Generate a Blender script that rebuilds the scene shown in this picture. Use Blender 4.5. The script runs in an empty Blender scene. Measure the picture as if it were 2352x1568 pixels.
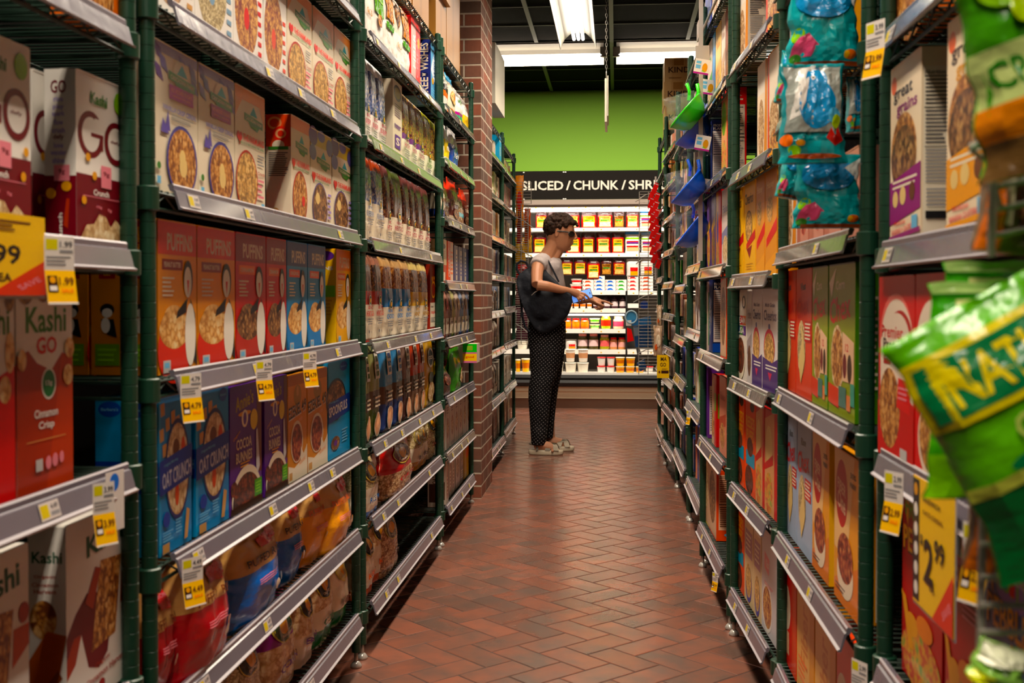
import bpy, bmesh, math, random
from mathutils import Vector, Matrix
from mathutils import noise as mnoise

# ------------------------------------------------------------------ camera
sc = bpy.context.scene
COL = sc.collection
F_PX, W_PX, H_PX = 2610.0, 2352.0, 1568.0
YAW, PIT = math.radians(5.23), math.radians(1.0)
PCX, PCY, CAM_H = 1176.0, 725.6, 1.07
cam_d = bpy.data.cameras.new('camera'); cam = bpy.data.objects.new('camera', cam_d); COL.objects.link(cam)
cam.location = (0, 0, CAM_H)
cam.rotation_euler = (math.pi/2 - PIT, 0, YAW)
cam_d.sensor_fit = 'HORIZONTAL'; cam_d.sensor_width = 36.0; cam_d.lens = 36.0*F_PX/W_PX
cam_d.shift_y = -(H_PX/2 - PCY)/W_PX
cam_d.clip_start = 0.05; cam_d.clip_end = 60
cam_d.dof.use_dof = True; cam_d.dof.focus_distance = 5.2; cam_d.dof.aperture_fstop = 7.5
sc.camera = cam
# ------------------------------------------------------------------ world, exposure
w = bpy.data.worlds.new('world'); sc.world = w; w.use_nodes = True
w.node_tree.nodes['Background'].inputs[0].default_value = (1.0, 0.86, 0.7, 1)
w.node_tree.nodes['Background'].inputs[1].default_value = 0.012
sc.view_settings.view_transform = 'Standard'; sc.view_settings.look = 'None'
sc.view_settings.gamma = 1.0; sc.view_settings.use_curve_mapping = False
sc.view_settings.exposure = 0.0
sc.cycles.max_bounces = 6; sc.cycles.diffuse_bounces = 3; sc.cycles.glossy_bounces = 3
sc.cycles.transmission_bounces = 4; sc.cycles.transparent_max_bounces = 8
sc.cycles.caustics_reflective = False; sc.cycles.caustics_refractive = False
sc.cycles.sample_clamp_indirect = 3.0
sc.cycles.use_adaptive_sampling = True; sc.cycles.adaptive_threshold = 0.03
sc.cycles.use_denoising = True

FW = Vector((-math.sin(YAW)*math.cos(PIT), math.cos(YAW)*math.cos(PIT), -math.sin(PIT)))
RT = Vector((math.cos(YAW), math.sin(YAW), 0)); UP = RT.cross(FW); CAM = Vector((0, 0, CAM_H))
def ray(x, y): return FW + RT*((x-PCX)/F_PX) + UP*((PCY-y)/F_PX)
def atY(x, y, Y): r = ray(x, y); return CAM + r*(Y/r.y)
def atX(x, y, X): r = ray(x, y); return CAM + r*(X/r.x)

# ------------------------------------------------------------------ lamps that are not inside a fixture builder: none
# ------------------------------------------------------------------ materials
def lin(c):
    return c/12.92 if c <= 0.04045 else ((c+0.055)/1.055)**2.4
NAMED = dict(white='#f1ece4', cream='#ece0c8', black='#17161a', maroon='#6d1420', rust='#a3381c', red='#d4202a', green='#3f7d33',
             lgreen='#8cc63f', orange='#ee7a1f', yellow='#f6bd1c', purple='#5b2a86', magenta='#a83287', blue='#1c86cf', navy='#1d3a86',
             teal='#1fa3ad', brown='#6b3d22', tan='#c99a62', gold='#e0a136', pink='#e58a96', gray='#8b8a8c', lgray='#c4c2c0',
             dgray='#45444a', sky='#78b9dd', kraft='#c99d66', lilac='#9a86c9', peach='#f0b48a', lime='#b4d430', dgreen='#1f5a38',
             dred='#9a1520', silver='#d8d8da', cyan='#2fa6df', choc='#3c2116', wheat='#e6c98b')
MATS = {}
def hexlin(h):
    h = NAMED.get(h, h).lstrip('#')
    return tuple(lin(int(h[i:i+2], 16)/255) for i in (0, 2, 4)) + (1.0,)
def vivid(c):                   # printing inks: a little purer than the swatch
    L_ = .3*c[0]+.59*c[1]+.11*c[2]
    return tuple(min(1, max(0, L_+(x-L_)*1.18)) for x in c[:3])+(1.0,)
def newmat(key, **kw):
    m = bpy.data.materials.new(key); m.use_nodes = True
    b = m.node_tree.nodes['Principled BSDF']
    for k, v in kw.items():
        k = k.replace('_', ' ')
        if k in b.inputs: b.inputs[k].default_value = v
    return m, m.node_tree, b
def bump(nt, b, scale, strength, dist=0.002, detail=3, kind='NOISE', coord='Object'):
    tc = nt.nodes.new('ShaderNodeTexCoord')
    n = nt.nodes.new('ShaderNodeTexNoise'); n.inputs['Scale'].default_value = scale; n.inputs['Detail'].default_value = detail
    bp = nt.nodes.new('ShaderNodeBump'); bp.inputs['Strength'].default_value = strength; bp.inputs['Distance'].default_value = dist
    nt.links.new(tc.outputs[coord], n.inputs['Vector']); nt.links.new(n.outputs['Fac'], bp.inputs['Height'])
    nt.links.new(bp.outputs['Normal'], b.inputs['Normal'])
    return n
def pm(c):                      # printed carton
    k = 'print_'+c
    if k not in MATS:
        m, nt, b = newmat(k, Base_Color=vivid(hexlin(c)), Roughness=0.30, Specular_IOR_Level=0.32)
        bump(nt, b, 9, 0.12, 0.01, 1)
        MATS[k] = m
    return MATS[k]
def gm(c):                      # glossy plastic film
    k = 'film_'+c
    if k not in MATS:
        m, nt, b = newmat(k, Base_Color=vivid(hexlin(c)), Roughness=0.22, Specular_IOR_Level=0.6)
        bump(nt, b, 22, 0.55, 0.01, 3)
        MATS[k] = m
    return MATS[k]
def flat(c, rough=0.5, metal=0.0, spec=0.5, key=None, bmp=None):
    k = key or 'flat_%s_%s_%s' % (c, rough, metal)
    if k not in MATS:
        m, nt, b = newmat(k, Base_Color=hexlin(c), Roughness=rough, Metallic=metal, Specular_IOR_Level=spec)
        if bmp: bump(nt, b, *bmp)
        MATS[k] = m
    return MATS[k]
FOODS = dict(flakes=('#7a3c14', '#c9832f', '#eec07a', 95, 1.6), oats=('#8a5a33', '#cfa574', '#efd9ae', 130, 1.0), loops=('#8d6532', '#d9a14a', '#f2cf86', 120, 1.0),
             cocoa=('#2a0f08', '#6e2c14', '#9a4a22', 110, 1.0), berries=('#7c1e1c', '#c98a3a', '#e8b766', 110, 1.0), nuts=('#4a2a18', '#8d5a2c', '#c79a5a', 90, 1.0),
             pale=('#b58a55', '#e0c089', '#f4e4bb', 80, 1.0), puffs=('#c07a2a', '#efb765', '#f8dda0', 70, 0.8), grain=('#8b7448', '#cdb883', '#ece0b8', 220, 1.0),
             tomato=('#5a1510', '#a8452a', '#d88a4a', 80, 1.0), veg=('#4c1d22', '#a47a28', '#6d8f2f', 100, 1.0), darkmix=('#2a1712', '#6a3a26', '#a8743f', 100, 1.0),
             reef=('#c8402f', '#e0a52c', '#6f9a3a', 60, 1.0), redmix=('#7a1414', '#c43a2a', '#e8a070', 70, 1.0), bluemix=('#1d2c56', '#6b7fae', '#d6c39a', 80, 1.0))
def fm(kind, film=False):       # printed photograph of food: cells of three tones
    k = 'food_'+kind+('_film' if film else '')
    if k not in MATS:
        a, bb, c, s, st = FOODS[kind]
        m, nt, b = newmat(k, Roughness=0.25 if film else 0.36, Specular_IOR_Level=0.5)
        tc = nt.nodes.new('ShaderNodeTexCoord'); mp = nt.nodes.new('ShaderNodeMapping'); mp.inputs['Scale'].default_value = (st, 1, 1)
        nz = nt.nodes.new('ShaderNodeTexNoise'); nz.inputs['Scale'].default_value = 60
        mx = nt.nodes.new('ShaderNodeVectorMath'); mx.operation = 'MULTIPLY_ADD'; mx.inputs[1].default_value = (0.02,)*3
        v = nt.nodes.new('ShaderNodeTexVoronoi'); v.inputs['Scale'].default_value = s
        nt.links.new(tc.outputs['Object'], mp.inputs[0]); nt.links.new(nz.outputs['Color'], mx.inputs[0]); nt.links.new(mp.outputs[0], mx.inputs[2])
        nt.links.new(tc.outputs['Object'], nz.inputs['Vector']); nt.links.new(mx.outputs[0], v.inputs['Vector'])
        sep = nt.nodes.new('ShaderNodeSeparateColor'); nt.links.new(v.outputs['Color'], sep.inputs[0])
        mul = nt.nodes.new('ShaderNodeMath'); mul.operation = 'MULTIPLY_ADD'; mul.inputs[1].default_value = -s*0.022; mul.use_clamp = True
        # tone = random per piece minus distance from the piece's middle
        mm = nt.nodes.new('ShaderNodeMath'); mm.operation = 'MULTIPLY_ADD'; mm.inputs[1].default_value = 0.75; mm.inputs[2].default_value = 0.4
        nt.links.new(sep.outputs[0], mm.inputs[0]); nt.links.new(v.outputs['Distance'], mul.inputs[0]); nt.links.new(mm.outputs[0], mul.inputs[2])
        v.inputs['Randomness'].default_value = 0.9
        mul.inputs[1].default_value = -0.9
        r = nt.nodes.new('ShaderNodeValToRGB'); r.color_ramp.elements[0].color = hexlin(a); r.color_ramp.elements[0].position = 0.05
        r.color_ramp.elements[1].color = hexlin(c); r.color_ramp.elements[1].position = 0.9
        e = r.color_ramp.elements.new(0.45); e.color = hexlin(bb)
        nt.links.new(mul.outputs[0], r.inputs[0]); nt.links.new(r.outputs[0], b.inputs['Base Color'])
        MATS[k] = m
    return MATS[k]
def mat(name, film=False):
    if not isinstance(name, str): return name
    if name in FOODS: return fm(name, film)
    return gm(name) if film else pm(name)
STEEL = flat('#a8a298', 0.3, 0.35, key='wire_steel')
GREEN = flat('#123a28', 0.36, 0.0, 0.5, key='green_epoxy', bmp=(60, 0.08, 0.002, 2))
GREEN_D = flat('#0d2a1d', 0.5, 0.0, 0.5, key='green_wire')
RAILM, _nt, _b = newmat('price_rail_plastic', Base_Color=hexlin('#6c6670'), Roughness=0.24, Specular_IOR_Level=0.6, Coat_Weight=0.5, Coat_Roughness=0.12)
bump(_nt, _b, 30, 0.25, 0.004, 2)
RAILC, _nt, _b = newmat('price_rail_clear', Base_Color=hexlin('#77706c'), Roughness=0.16, Specular_IOR_Level=0.8, Coat_Weight=0.8, Coat_Roughness=0.06)
bump(_nt, _b, 38, 0.9, 0.01, 4)
RAILG, _nt, _b = newmat('price_rail_green', Base_Color=hexlin('#93a57a'), Roughness=0.22, Specular_IOR_Level=0.7, Coat_Weight=0.5, Coat_Roughness=0.1)
bump(_nt, _b, 30, 0.4, 0.005, 3)
RAILT = flat('#b5afb4', 0.18, 0.0, 0.8, key='price_rail_lip')
BLACKM = flat('#0c0b0b', 0.5, key='black_rubber')
CHROME = flat('#c8c4bc', 0.2, 0.4, key='chrome')

# ------------------------------------------------------------------ mesh builder
class MB:
    def __init__(s): s.v = []; s.f = []; s.m = []; s.mats = []
    def mi(s, m):
        if m not in s.mats: s.mats.append(m)
        return s.mats.index(m)
    def add(s, vs, fs, m, flip=False):
        o = len(s.v); k = s.mi(m); s.v += [tuple(p) for p in vs]
        for f in fs:
            f = [i+o for i in f]
            s.f.append(f[::-1] if flip else f); s.m.append(k)
    def poly(s, pts, m): s.add(pts, [list(range(len(pts)))], m)
    def box(s, a, b, m, mt=None):
        (x0, y0, z0), (x1, y1, z1) = a, b
        vs = [(x0,y0,z0),(x1,y0,z0),(x1,y1,z0),(x0,y1,z0),(x0,y0,z1),(x1,y0,z1),(x1,y1,z1),(x0,y1,z1)]
        s.add(vs, [(3,2,1,0),(0,1,5,4),(1,2,6,5),(2,3,7,6),(3,0,4,7)], m); s.add(vs, [(4,5,6,7)], mt or m)
    def tube(s, pts, r, m, n=6, cap=True, closed=False):
        pts = [Vector(p) for p in pts]; N = len(pts); rr = r if isinstance(r, (list, tuple)) else [r]*N
        vs = []; pu = None
        for i, p in enumerate(pts):
            a = pts[i-1] if (i > 0 or closed) else p; b = pts[(i+1) % N] if (i < N-1 or closed) else p
            t = (b-a).normalized() if (b-a).length > 1e-9 else Vector((0, 0, 1))
            if pu is None:
                pu = t.cross(Vector((0, 0, 1)));
                if pu.length < 1e-3: pu = Vector((1, 0, 0))
            u = (pu - t*pu.dot(t)).normalized(); pu = u; q = t.cross(u)
            for k in range(n):
                an = 2*math.pi*k/n; vs.append(p + (u*math.cos(an)+q*math.sin(an))*rr[i])
        fs = []
        for i in range(N if closed else N-1):
            j = (i+1) % N
            for k in range(n):
                fs.append((i*n+k, i*n+(k+1) % n, j*n+(k+1) % n, j*n+k))
        if cap and not closed: fs += [tuple(range(n))[::-1], tuple((N-1)*n+k for k in range(n))]
        s.add(vs, fs, m)
    def lathe(s, prof, m, n=16, c=(0, 0), cap=True, ms=None):
        vs = []; 
        for r, z in prof:
            for k in range(n): a = 2*math.pi*k/n; vs.append((c[0]+r*math.cos(a), c[1]+r*math.sin(a), z))
        o = len(s.v); s.v += vs
        for i in range(len(prof)-1):
            mm = s.mi(ms[i] if ms else m)
            for k in range(n):
                s.f.append([o+i*n+k, o+i*n+(k+1) % n, o+(i+1)*n+(k+1) % n, o+(i+1)*n+k]); s.m.append(mm)
        if cap:
            s.f.append([o+k for k in range(n)][::-1]); s.m.append(s.mi(ms[0] if ms else m))
            s.f.append([o+(len(prof)-1)*n+k for k in range(n)]); s.m.append(s.mi(ms[-1] if ms else m))
    def mesh(s, name, smooth=False):
        me = bpy.data.meshes.new(name); me.from_pydata(s.v, [], s.f)
        for m in s.mats: me.materials.append(m)
        me.polygons.foreach_set('material_index', s.m)
        if smooth:
            me.polygons.foreach_set('use_smooth', [True]*len(s.f))
        me.update(); return me
    def build(s, name, parent=None, smooth=False, loc=(0, 0, 0), rz=0.0):
        return link(name, s.mesh(name, smooth), parent, loc, rz)
def link(name, me, parent=None, loc=(0, 0, 0), rz=0.0):
    o = bpy.data.objects.new(name, me); COL.objects.link(o); o.location = loc; o.rotation_euler = (0, 0, rz)
    if parent: o.parent = parent
    return o
LABELS = {}
def tag(o, label, cat, group=None):
    n = len(label.split())
    if n > 16 or n < 4: print('LABEL LENGTH', n, label)
    if label in LABELS: print('DUP LABEL', label)
    LABELS[label] = 1
    o['label'] = label; o['category'] = cat
    if group: o['group'] = group
    return o
def empty(name, loc=(0, 0, 0), rz=0.0):
    return link(name, None, None, loc, rz)
def struct(o): o['kind'] = 'structure'; return o

# ------------------------------------------------------------------ lettering
TXT = {}
def text_geo(s, bold=True):
    k = (s, bold)
    if k in TXT: return TXT[k]
    cu = bpy.data.curves.new('t', 'FONT'); cu.body = s; cu.size = 1.0; cu.resolution_u = 2
    if bold: cu.offset = 0.022
    o = bpy.data.objects.new('t', cu); COL.objects.link(o)
    dg = bpy.context.evaluated_depsgraph_get(); ev = o.evaluated_get(dg); me = ev.to_mesh()
    vs = [(v.co.x, v.co.y) for v in me.vertices]; fs = [tuple(p.vertices) for p in me.polygons]
    ev.to_mesh_clear(); bpy.data.objects.remove(o); bpy.data.curves.remove(cu)
    if vs:
        x0 = min(v[0] for v in vs); x1 = max(v[0] for v in vs); y0 = min(v[1] for v in vs); y1 = max(v[1] for v in vs)
        vs = [((v[0]-x0)/(x1-x0), (v[1]-y0)/(y1-y0)) for v in vs]; asp = (x1-x0)/(y1-y0)
    else: asp = 1
    TXT[k] = (vs, fs, asp); return TXT[k]
def finer(vs, fs, w_, h_, lim=.035):   # split long letter faces so they can follow a curved film
    vs = list(vs); out = []; st = []
    for f in fs:
        for i in range(1, len(f)-1): st.append((f[0], f[i], f[i+1]))
    mid = {}
    def M(a, b):
        k = (min(a, b), max(a, b))
        if k not in mid: mid[k] = len(vs); vs.append(((vs[a][0]+vs[b][0])/2, (vs[a][1]+vs[b][1])/2))
        return mid[k]
    while st:
        t = st.pop(); d = [math.hypot((vs[t[i]][0]-vs[t[(i+1) % 3]][0])*w_, (vs[t[i]][1]-vs[t[(i+1) % 3]][1])*h_) for i in range(3)]
        i = d.index(max(d))
        if d[i] < lim: out.append(t); continue
        a, b, c = t[i], t[(i+1) % 3], t[(i+2) % 3]; m = M(a, b); st += [(a, m, c), (m, b, c)]
    return vs, out
# element makers; u,v in 0..1 on the face (or metres in 'real' maps)
def R(u0, v0, u1, v1, m): return ('R', u0, v0, u1, v1, m)
def E(u, v, ru, rv, m): return ('E', u, v, ru, rv, m)
def P(pts, m): return ('P', pts, m)
def T(s, u, v, w_, h_, m, rot=0, bold=True): return ('T', s, u, v, w_, h_, m, rot, bold)   # centred, fitted to width w_ and height h_
def lines(u0, u1, v0, v1, n, m, jag=0.25, seed=1):   # small unreadable print
    rd = random.Random(seed); out = []
    for i in range(n):
        v = v1-(v1-v0)*(i+0.5)/n; h = (v1-v0)/n*0.22
        out.append(R(u0, v-h, u1-(u1-u0)*jag*rd.random(), v+h, m))
    return out
def art(mb, fn, els, film=False, tess=False, e0=0.0002, de=0.00009):
    """draw elements through fn(u, v, lift) -> point"""
    for i, e in enumerate(els):
        lf = e0+de*i; m = mat(e[-1], film) if e[0] != 'T' else mat(e[6], film)
        if e[0] == 'R':
            _, u0, v0, u1, v1, _m = e
            n = 14 if tess else 1
            vs = [fn(u0+(u1-u0)*a/n, v0+(v1-v0)*b/n, lf) for b in range(n+1) for a in range(n+1)]
            mb.add(vs, [(b*(n+1)+a, b*(n+1)+a+1, (b+1)*(n+1)+a+1, (b+1)*(n+1)+a) for b in range(n) for a in range(n)], m)
        elif e[0] == 'E':
            _, u, v, ru, rv, _m = e; n = 28; rings = 8 if tess else 1
            vs = [fn(u, v, lf)]
            for k in range(1, rings+1):
                for j in range(n):
                    a = 2*math.pi*j/n; vs.append(fn(u+ru*k/rings*math.cos(a), v+rv*k/rings*math.sin(a), lf))
            fs = [(0, 1+j, 1+(j+1) % n) for j in range(n)]
            for k in range(1, rings):
                for j in range(n):
                    fs.append((1+(k-1)*n+j, 1+k*n+j, 1+k*n+(j+1) % n, 1+(k-1)*n+(j+1) % n))
            mb.add(vs, fs, m)
        elif e[0] == 'P':
            if not tess: mb.add([fn(u, v, lf) for u, v in e[1]], [tuple(range(len(e[1])))], m)
            else:
                from mathutils.geometry import tessellate_polygon
                vv = [Vector((u, v, 0)) for u, v in e[1]]
                for tri in tessellate_polygon([vv]):
                    A, B_, C_ = (vv[t] for t in tri); n = 10; ix = {}; vs = []; fs = []
                    if (B_-A).cross(C_-A).z < 0: B_, C_ = C_, B_
                    for a in range(n+1):
                        for b in range(n+1-a): ix[a, b] = len(vs); q_ = A+(B_-A)*(a/n)+(C_-A)*(b/n); vs.append(fn(q_.x, q_.y, lf))
                    for a in range(n):
                        for b in range(n-a):
                            fs.append((ix[a, b], ix[a+1, b], ix[a, b+1]))
                            if a+b < n-1: fs.append((ix[a+1, b], ix[a+1, b+1], ix[a, b+1]))
                    mb.add(vs, fs, m)
        else:
            _, s, u, v, w_, h_, _m, rot, bold = e
            vs, fs, asp = text_geo(s, bold); c, sn = math.cos(rot), math.sin(rot); out = []
            if tess: vs, fs = finer(vs, fs, w_, h_, .02)
            for x, y in vs:
                x = (x-0.5)*w_; y = (y-0.5)*h_
                if rot == 'V':
                    pass
                out.append(fn(u+x*c-y*sn, v+x*sn+y*c, lf))
            mb.add(out, fs, m)
def TV(s, u, v, w_, h_, m):      # vertical lettering reading upward: run along v
    return ('TV', s, u, v, w_, h_, m)

# ------------------------------------------------------------------ packages
class Design:
    def __init__(s, name, kind, desc, plural, cat, w, h, d, base, front=(), side=(), **kw):
        s.name, s.kind, s.desc, s.plural, s.cat = name, kind, desc, plural, cat
        s.w, s.h, s.d, s.base, s.front, s.side, s.kw = w, h, d, base, list(front), list(side), kw
        s.me = None
    def mesh(s):
        if s.me: return s.me
        w_, h, d = s.w, s.h, s.d; mb = MB()
        if s.kind == 'box':
            b = mat(s.base); st = mat(s.kw.get('sidebase', s.base)); top = mat(s.kw.get('top', s.base))
            x0, x1 = -w_/2, w_/2; r = 0.0012
            vs = [(x0,0,0),(x1,0,0),(x1,d,0),(x0,d,0),(x0,0,h),(x1,0,h),(x1,d,h),(x0,d,h)]
            mb.add(vs, [(0,1,5,4)], b); mb.add(vs, [(3,2,1,0),(2,3,7,6)], b); mb.add(vs, [(1,2,6,5),(3,0,4,7)], st); mb.add(vs, [(4,5,6,7)], top)
            mb.box((x0+0.004, -0.0006, h-0.0015), (x1-0.004, d*0.55, h+0.0012), top)   # tucked top flap
            art(mb, lambda u, v, l: (x0+w_*u, -l, h*v), expand(s.front, w_, h))
            if s.side:
                art(mb, lambda u, v, l: (x0-l, d*(1-u), h*v), expand(s.side, d, h))
                art(mb, lambda u, v, l: (x1+l, d*u, h*v), expand(s.side, d, h))
        elif s.kind == 'carton':      # brown shipping carton with tape
            b = mat(s.base); mb.box((-w_/2, 0, 0), (w_/2, d, h), b)
            art(mb, lambda u, v, l: (-w_/2+w_*u, -l, h*v), expand(s.front, w_, h))
            if s.side:
                art(mb, lambda u, v, l: (-w_/2-l, d*(1-u), h*v), expand(s.side, d, h)); art(mb, lambda u, v, l: (w_/2+l, d*u, h*v), expand(s.side, d, h))
        elif s.kind in ('pouch', 'bag'):
            surf = bag_surf(s)
            nu, nv = s.kw.get('nu', 18), s.kw.get('nv', 26); bands = s.kw.get('bands', [(0, s.base)])
            vs = []; 
            for sgn in (-1, 1):
                for j in range(nv+1):
                    for i in range(nu+1): vs.append(surf(i/nu, j/nv, 0.0, sgn))
            o = (nu+1)*(nv+1)
            for j in range(nv):
                vm = (j+0.5)/nv; mm = [b for a, b in bands if vm >= a][-1]
                f1 = [(j*(nu+1)+i, j*(nu+1)+i+1, (j+1)*(nu+1)+i+1, (j+1)*(nu+1)+i) for i in range(nu)]
                mb.add(vs, [], mat(mm, True)) if False else None
                for f in f1: mb.f.append(list(f)); mb.m.append(mb.mi(mat(mm, True)))
                for f in f1: mb.f.append([q+o for q in f][::-1]); mb.m.append(mb.mi(mat(mm, True)))
            mb.v = vs + mb.v
            k = mb.mi(mat(s.base, True))
            for j in range(nv):
                for i in (0, nu):
                    q = [j*(nu+1)+i, (j+1)*(nu+1)+i, (j+1)*(nu+1)+i+o, j*(nu+1)+i+o]; mb.f.append(q if i == 0 else q[::-1]); mb.m.append(k)
            for i in range(nu):
                q = [i, i+1, i+1+o, i+o]; mb.f.append(q[::-1]); mb.m.append(k)
                q = [nv*(nu+1)+i, nv*(nu+1)+i+1, nv*(nu+1)+i+1+o, nv*(nu+1)+i+o]; mb.f.append(q); mb.m.append(k)
            me0 = len(mb.f)
            art(mb, lambda u, v, l: surf(u, v, l, -1), expand(s.front, w_, h), True, True, e0=0.0038, de=0.0003)
            s.me = mb.mesh(s.name); s.me.polygons.foreach_set('use_smooth', [True]*me0+[False]*(len(mb.f)-me0)); return s.me
        s.me = mb.mesh(s.name); return s.me
def bag_surf(s):
    w_, h, d = s.w, s.h, s.d; pu = s.kw.get('pu', 3.0); crimp = s.kw.get('crimp', 0.06); wr = s.kw.get('wr', 0.004); seed = s.kw.get('seed', 0)
    flare = s.kw.get('flare', 0.0); bot = s.kw.get('bot', 0.35); lean = s.kw.get('lean', 0.0); topw = s.kw.get('topw', 0.9); tp = s.kw.get('tp', 0.75)
    def f(u, v, l, sgn):
        x = 2*u-1
        # fullness over the height: fat low down, flat at the crimped top
        vb = min(1, bot+(1-bot)*math.sin(min(1, v/0.35)*math.pi/2)) if v < 0.35 else max(0.0, 1-((v-0.35)/(0.65-crimp))**2.2)**tp if v < 1-crimp else 0.0
        full = max(0.0, 1-abs(x)**pu)**0.6
        th = d/2*max(vb*full, 0.02)
        hw = w_/2*(1-(1-topw)*v**2)*(1-0.10*(1-abs(2*v-1)**3)*(1 if s.kind == 'bag' else 0.2))*(1+flare*(1-v))
        n = (mnoise.noise(Vector((x*3.1+seed*7.3, v*5.3, sgn*2.0+seed)))*1.0+mnoise.noise(Vector((x*9+seed, v*13, sgn)))*0.28)*wr
        edge = mnoise.noise(Vector((0.3*sgn*0+seed*3, v*7, (1 if x > 0 else -1)*2.2)))*wr*1.3*abs(x)
        y = d/2 + sgn*(th+l) + sgn*n*min(1, full*3) + lean*v
        return (x*hw+edge, y, h*v + (0.4*wr*mnoise.noise(Vector((x*4, seed, 1.5))) if v > 0.95 else 0))
    return f
def expand(els, w_, h):
    out = []
    for e in els:
        if isinstance(e, list): out += expand(e, w_, h)
        elif e[0] == 'TV':
            _, s, u, v, wv, hu, m = e        # wv: length along v (fraction of h), hu: letter height along u (fraction of w)
            vs, fs, asp = text_geo(s, True)
            out.append(('TV', s, u, v, wv, hu, m))
        else: out.append(e)
    return out
_art0 = art
def flatten(els):
    out = []
    for e in els:
        if isinstance(e, list): out += flatten(e)
        else: out.append(e)
    return out
def art(mb, fn, els, film=False, tess=False, e0=0.0002, de=0.00009):
    for i, e in enumerate(flatten(els)):
        lf = e0+de*i
        if e[0] == 'TV':
            _, s, u, v, wv, hu, m = e
            vs, fs, asp = text_geo(s, True)
            mb.add([fn(u-(y-0.5)*hu, v+(x-0.5)*wv, lf) for x, y in vs], fs, mat(m, film))
        else: _art0(mb, fn, [e], film, tess, lf, 0)
# ------------------------------------------------------------------ package designs
DS = {}
def D(key, kind, desc, plural, cat, w, h, d, base, front=(), side=(), name=None, **kw):
    DS[key] = Design(name or cat.replace(' ', '_'), kind, desc, plural, cat, w, h, d, base, front, side, **kw)
def heart(u, v, r, m): return [E(u-r*0.5, v, r*0.55, r*0.4, m), E(u+r*0.5, v, r*0.55, r*0.4, m), P([(u-r, v-0.05*r), (u, v-r*0.95), (u+r, v-0.05*r)], m)]
def bowl(u, v, ru, rv, food, rim='white', lift=0): return [E(u, v, ru, rv, rim), E(u, v+rv*0.03, ru*0.88, rv*0.88, food)]
def sqr(u, v, m='lgray'): return [R(u, v, u+.16, v+.075, m), R(u+.03, v+.03, u+.13, v+.06, 'sky')]
def facts(base='white', ink='black'):     # printed nutrition side
    return [R(.05, .03, .95, .90, base), T('Nutrition Facts', .5, .87, .8, .022, ink), R(.08, .845, .92, .852, ink),
            lines(.1, .88, .70, .84, 7, ink, .4, 3), R(.08, .685, .92, .692, ink), lines(.1, .88, .50, .68, 9, 'dgray', .5, 4),
            R(.08, .485, .92, .490, ink), lines(.1, .9, .30, .48, 10, 'gray', .2, 5), R(.1, .12, .9, .16, ink), lines(.12, .88, .18, .28, 5, 'gray', .2, 6)]
# ---- left, nearest rack
bits = lambda pts, m='gold', s=.045: [E(u, v, s, s*.55, m) for u, v in pts]
D('go', 'box', 'white and maroon cereal box', 'white and maroon cereal boxes', 'cereal box', .17, .25, .046, 'white', [
    R(0, 0, 1, .42, 'maroon'), E(.27, .655, .24, .135, 'maroon'), E(.27, .655, .165, .10, 'white'), R(.34, .665, .53, .755, 'white'), R(.27, .645, .50, .668, 'maroon'), R(.44, .575, .50, .66, 'maroon'),
    E(.755, .64, .23, .13, 'maroon'), E(.755, .64, .16, .095, 'white'), T('defy', .74, .645, .2, .025, 'maroon'), T('Kashi', .42, .87, .32, .07, 'green'), E(.83, .89, .11, .068, 'lgreen'),
    R(.45, .36, .65, .49, 'pink'), T('9g', .55, .44, .12, .035, 'maroon'), T('Crunch', .45, .325, .3, .035, 'white', bold=True), R(.1, .295, .9, .299, 'pink'),
    bits([(.2, .52), (.32, .42), (.9, .46), (.85, .33), (.12, .27)]), P([(.02, 0), (.98, 0), (.98, .06), (.84, .14), (.72, .18), (.62, .13), (.52, .19), (.4, .2), (.3, .14), (.16, .13), (.05, .05)], 'pale'),
    T('10g', .4, .24, .1, .02, 'pink'), T('7g', .6, .23, .08, .02, 'pink')],
    [R(0, 0, 1, .40, 'maroon'), T('GO', .45, .90, .5, .075, 'maroon'), T('rise', .45, .83, .3, .028, 'lilac'), T('play', .45, .785, .34, .034, 'lilac'), T('spark', .45, .745, .4, .034, 'lilac'), T('flow', .45, .70, .3, .032, 'lilac'),
     T('crush', .45, .655, .4, .03, 'lilac'), T('defy', .45, .615, .34, .034, 'maroon'), T('love', .45, .57, .3, .03, 'lilac'), T('wander', .45, .53, .5, .03, 'lilac'), T('shine', .45, .485, .38, .032, 'lilac'),
     R(.3, .37, .8, .46, 'pink'), T('9g', .55, .42, .2, .035, 'maroon'), E(.2, .30, .16, .03, 'gold'), E(.7, .34, .16, .028, 'gold'), P([(.6, .12), (.7, .27), (.8, .27), (.74, .1)], 'rust'), TV('Crunch', .5, .09, .2, .13, 'white')], flap=1)
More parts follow.
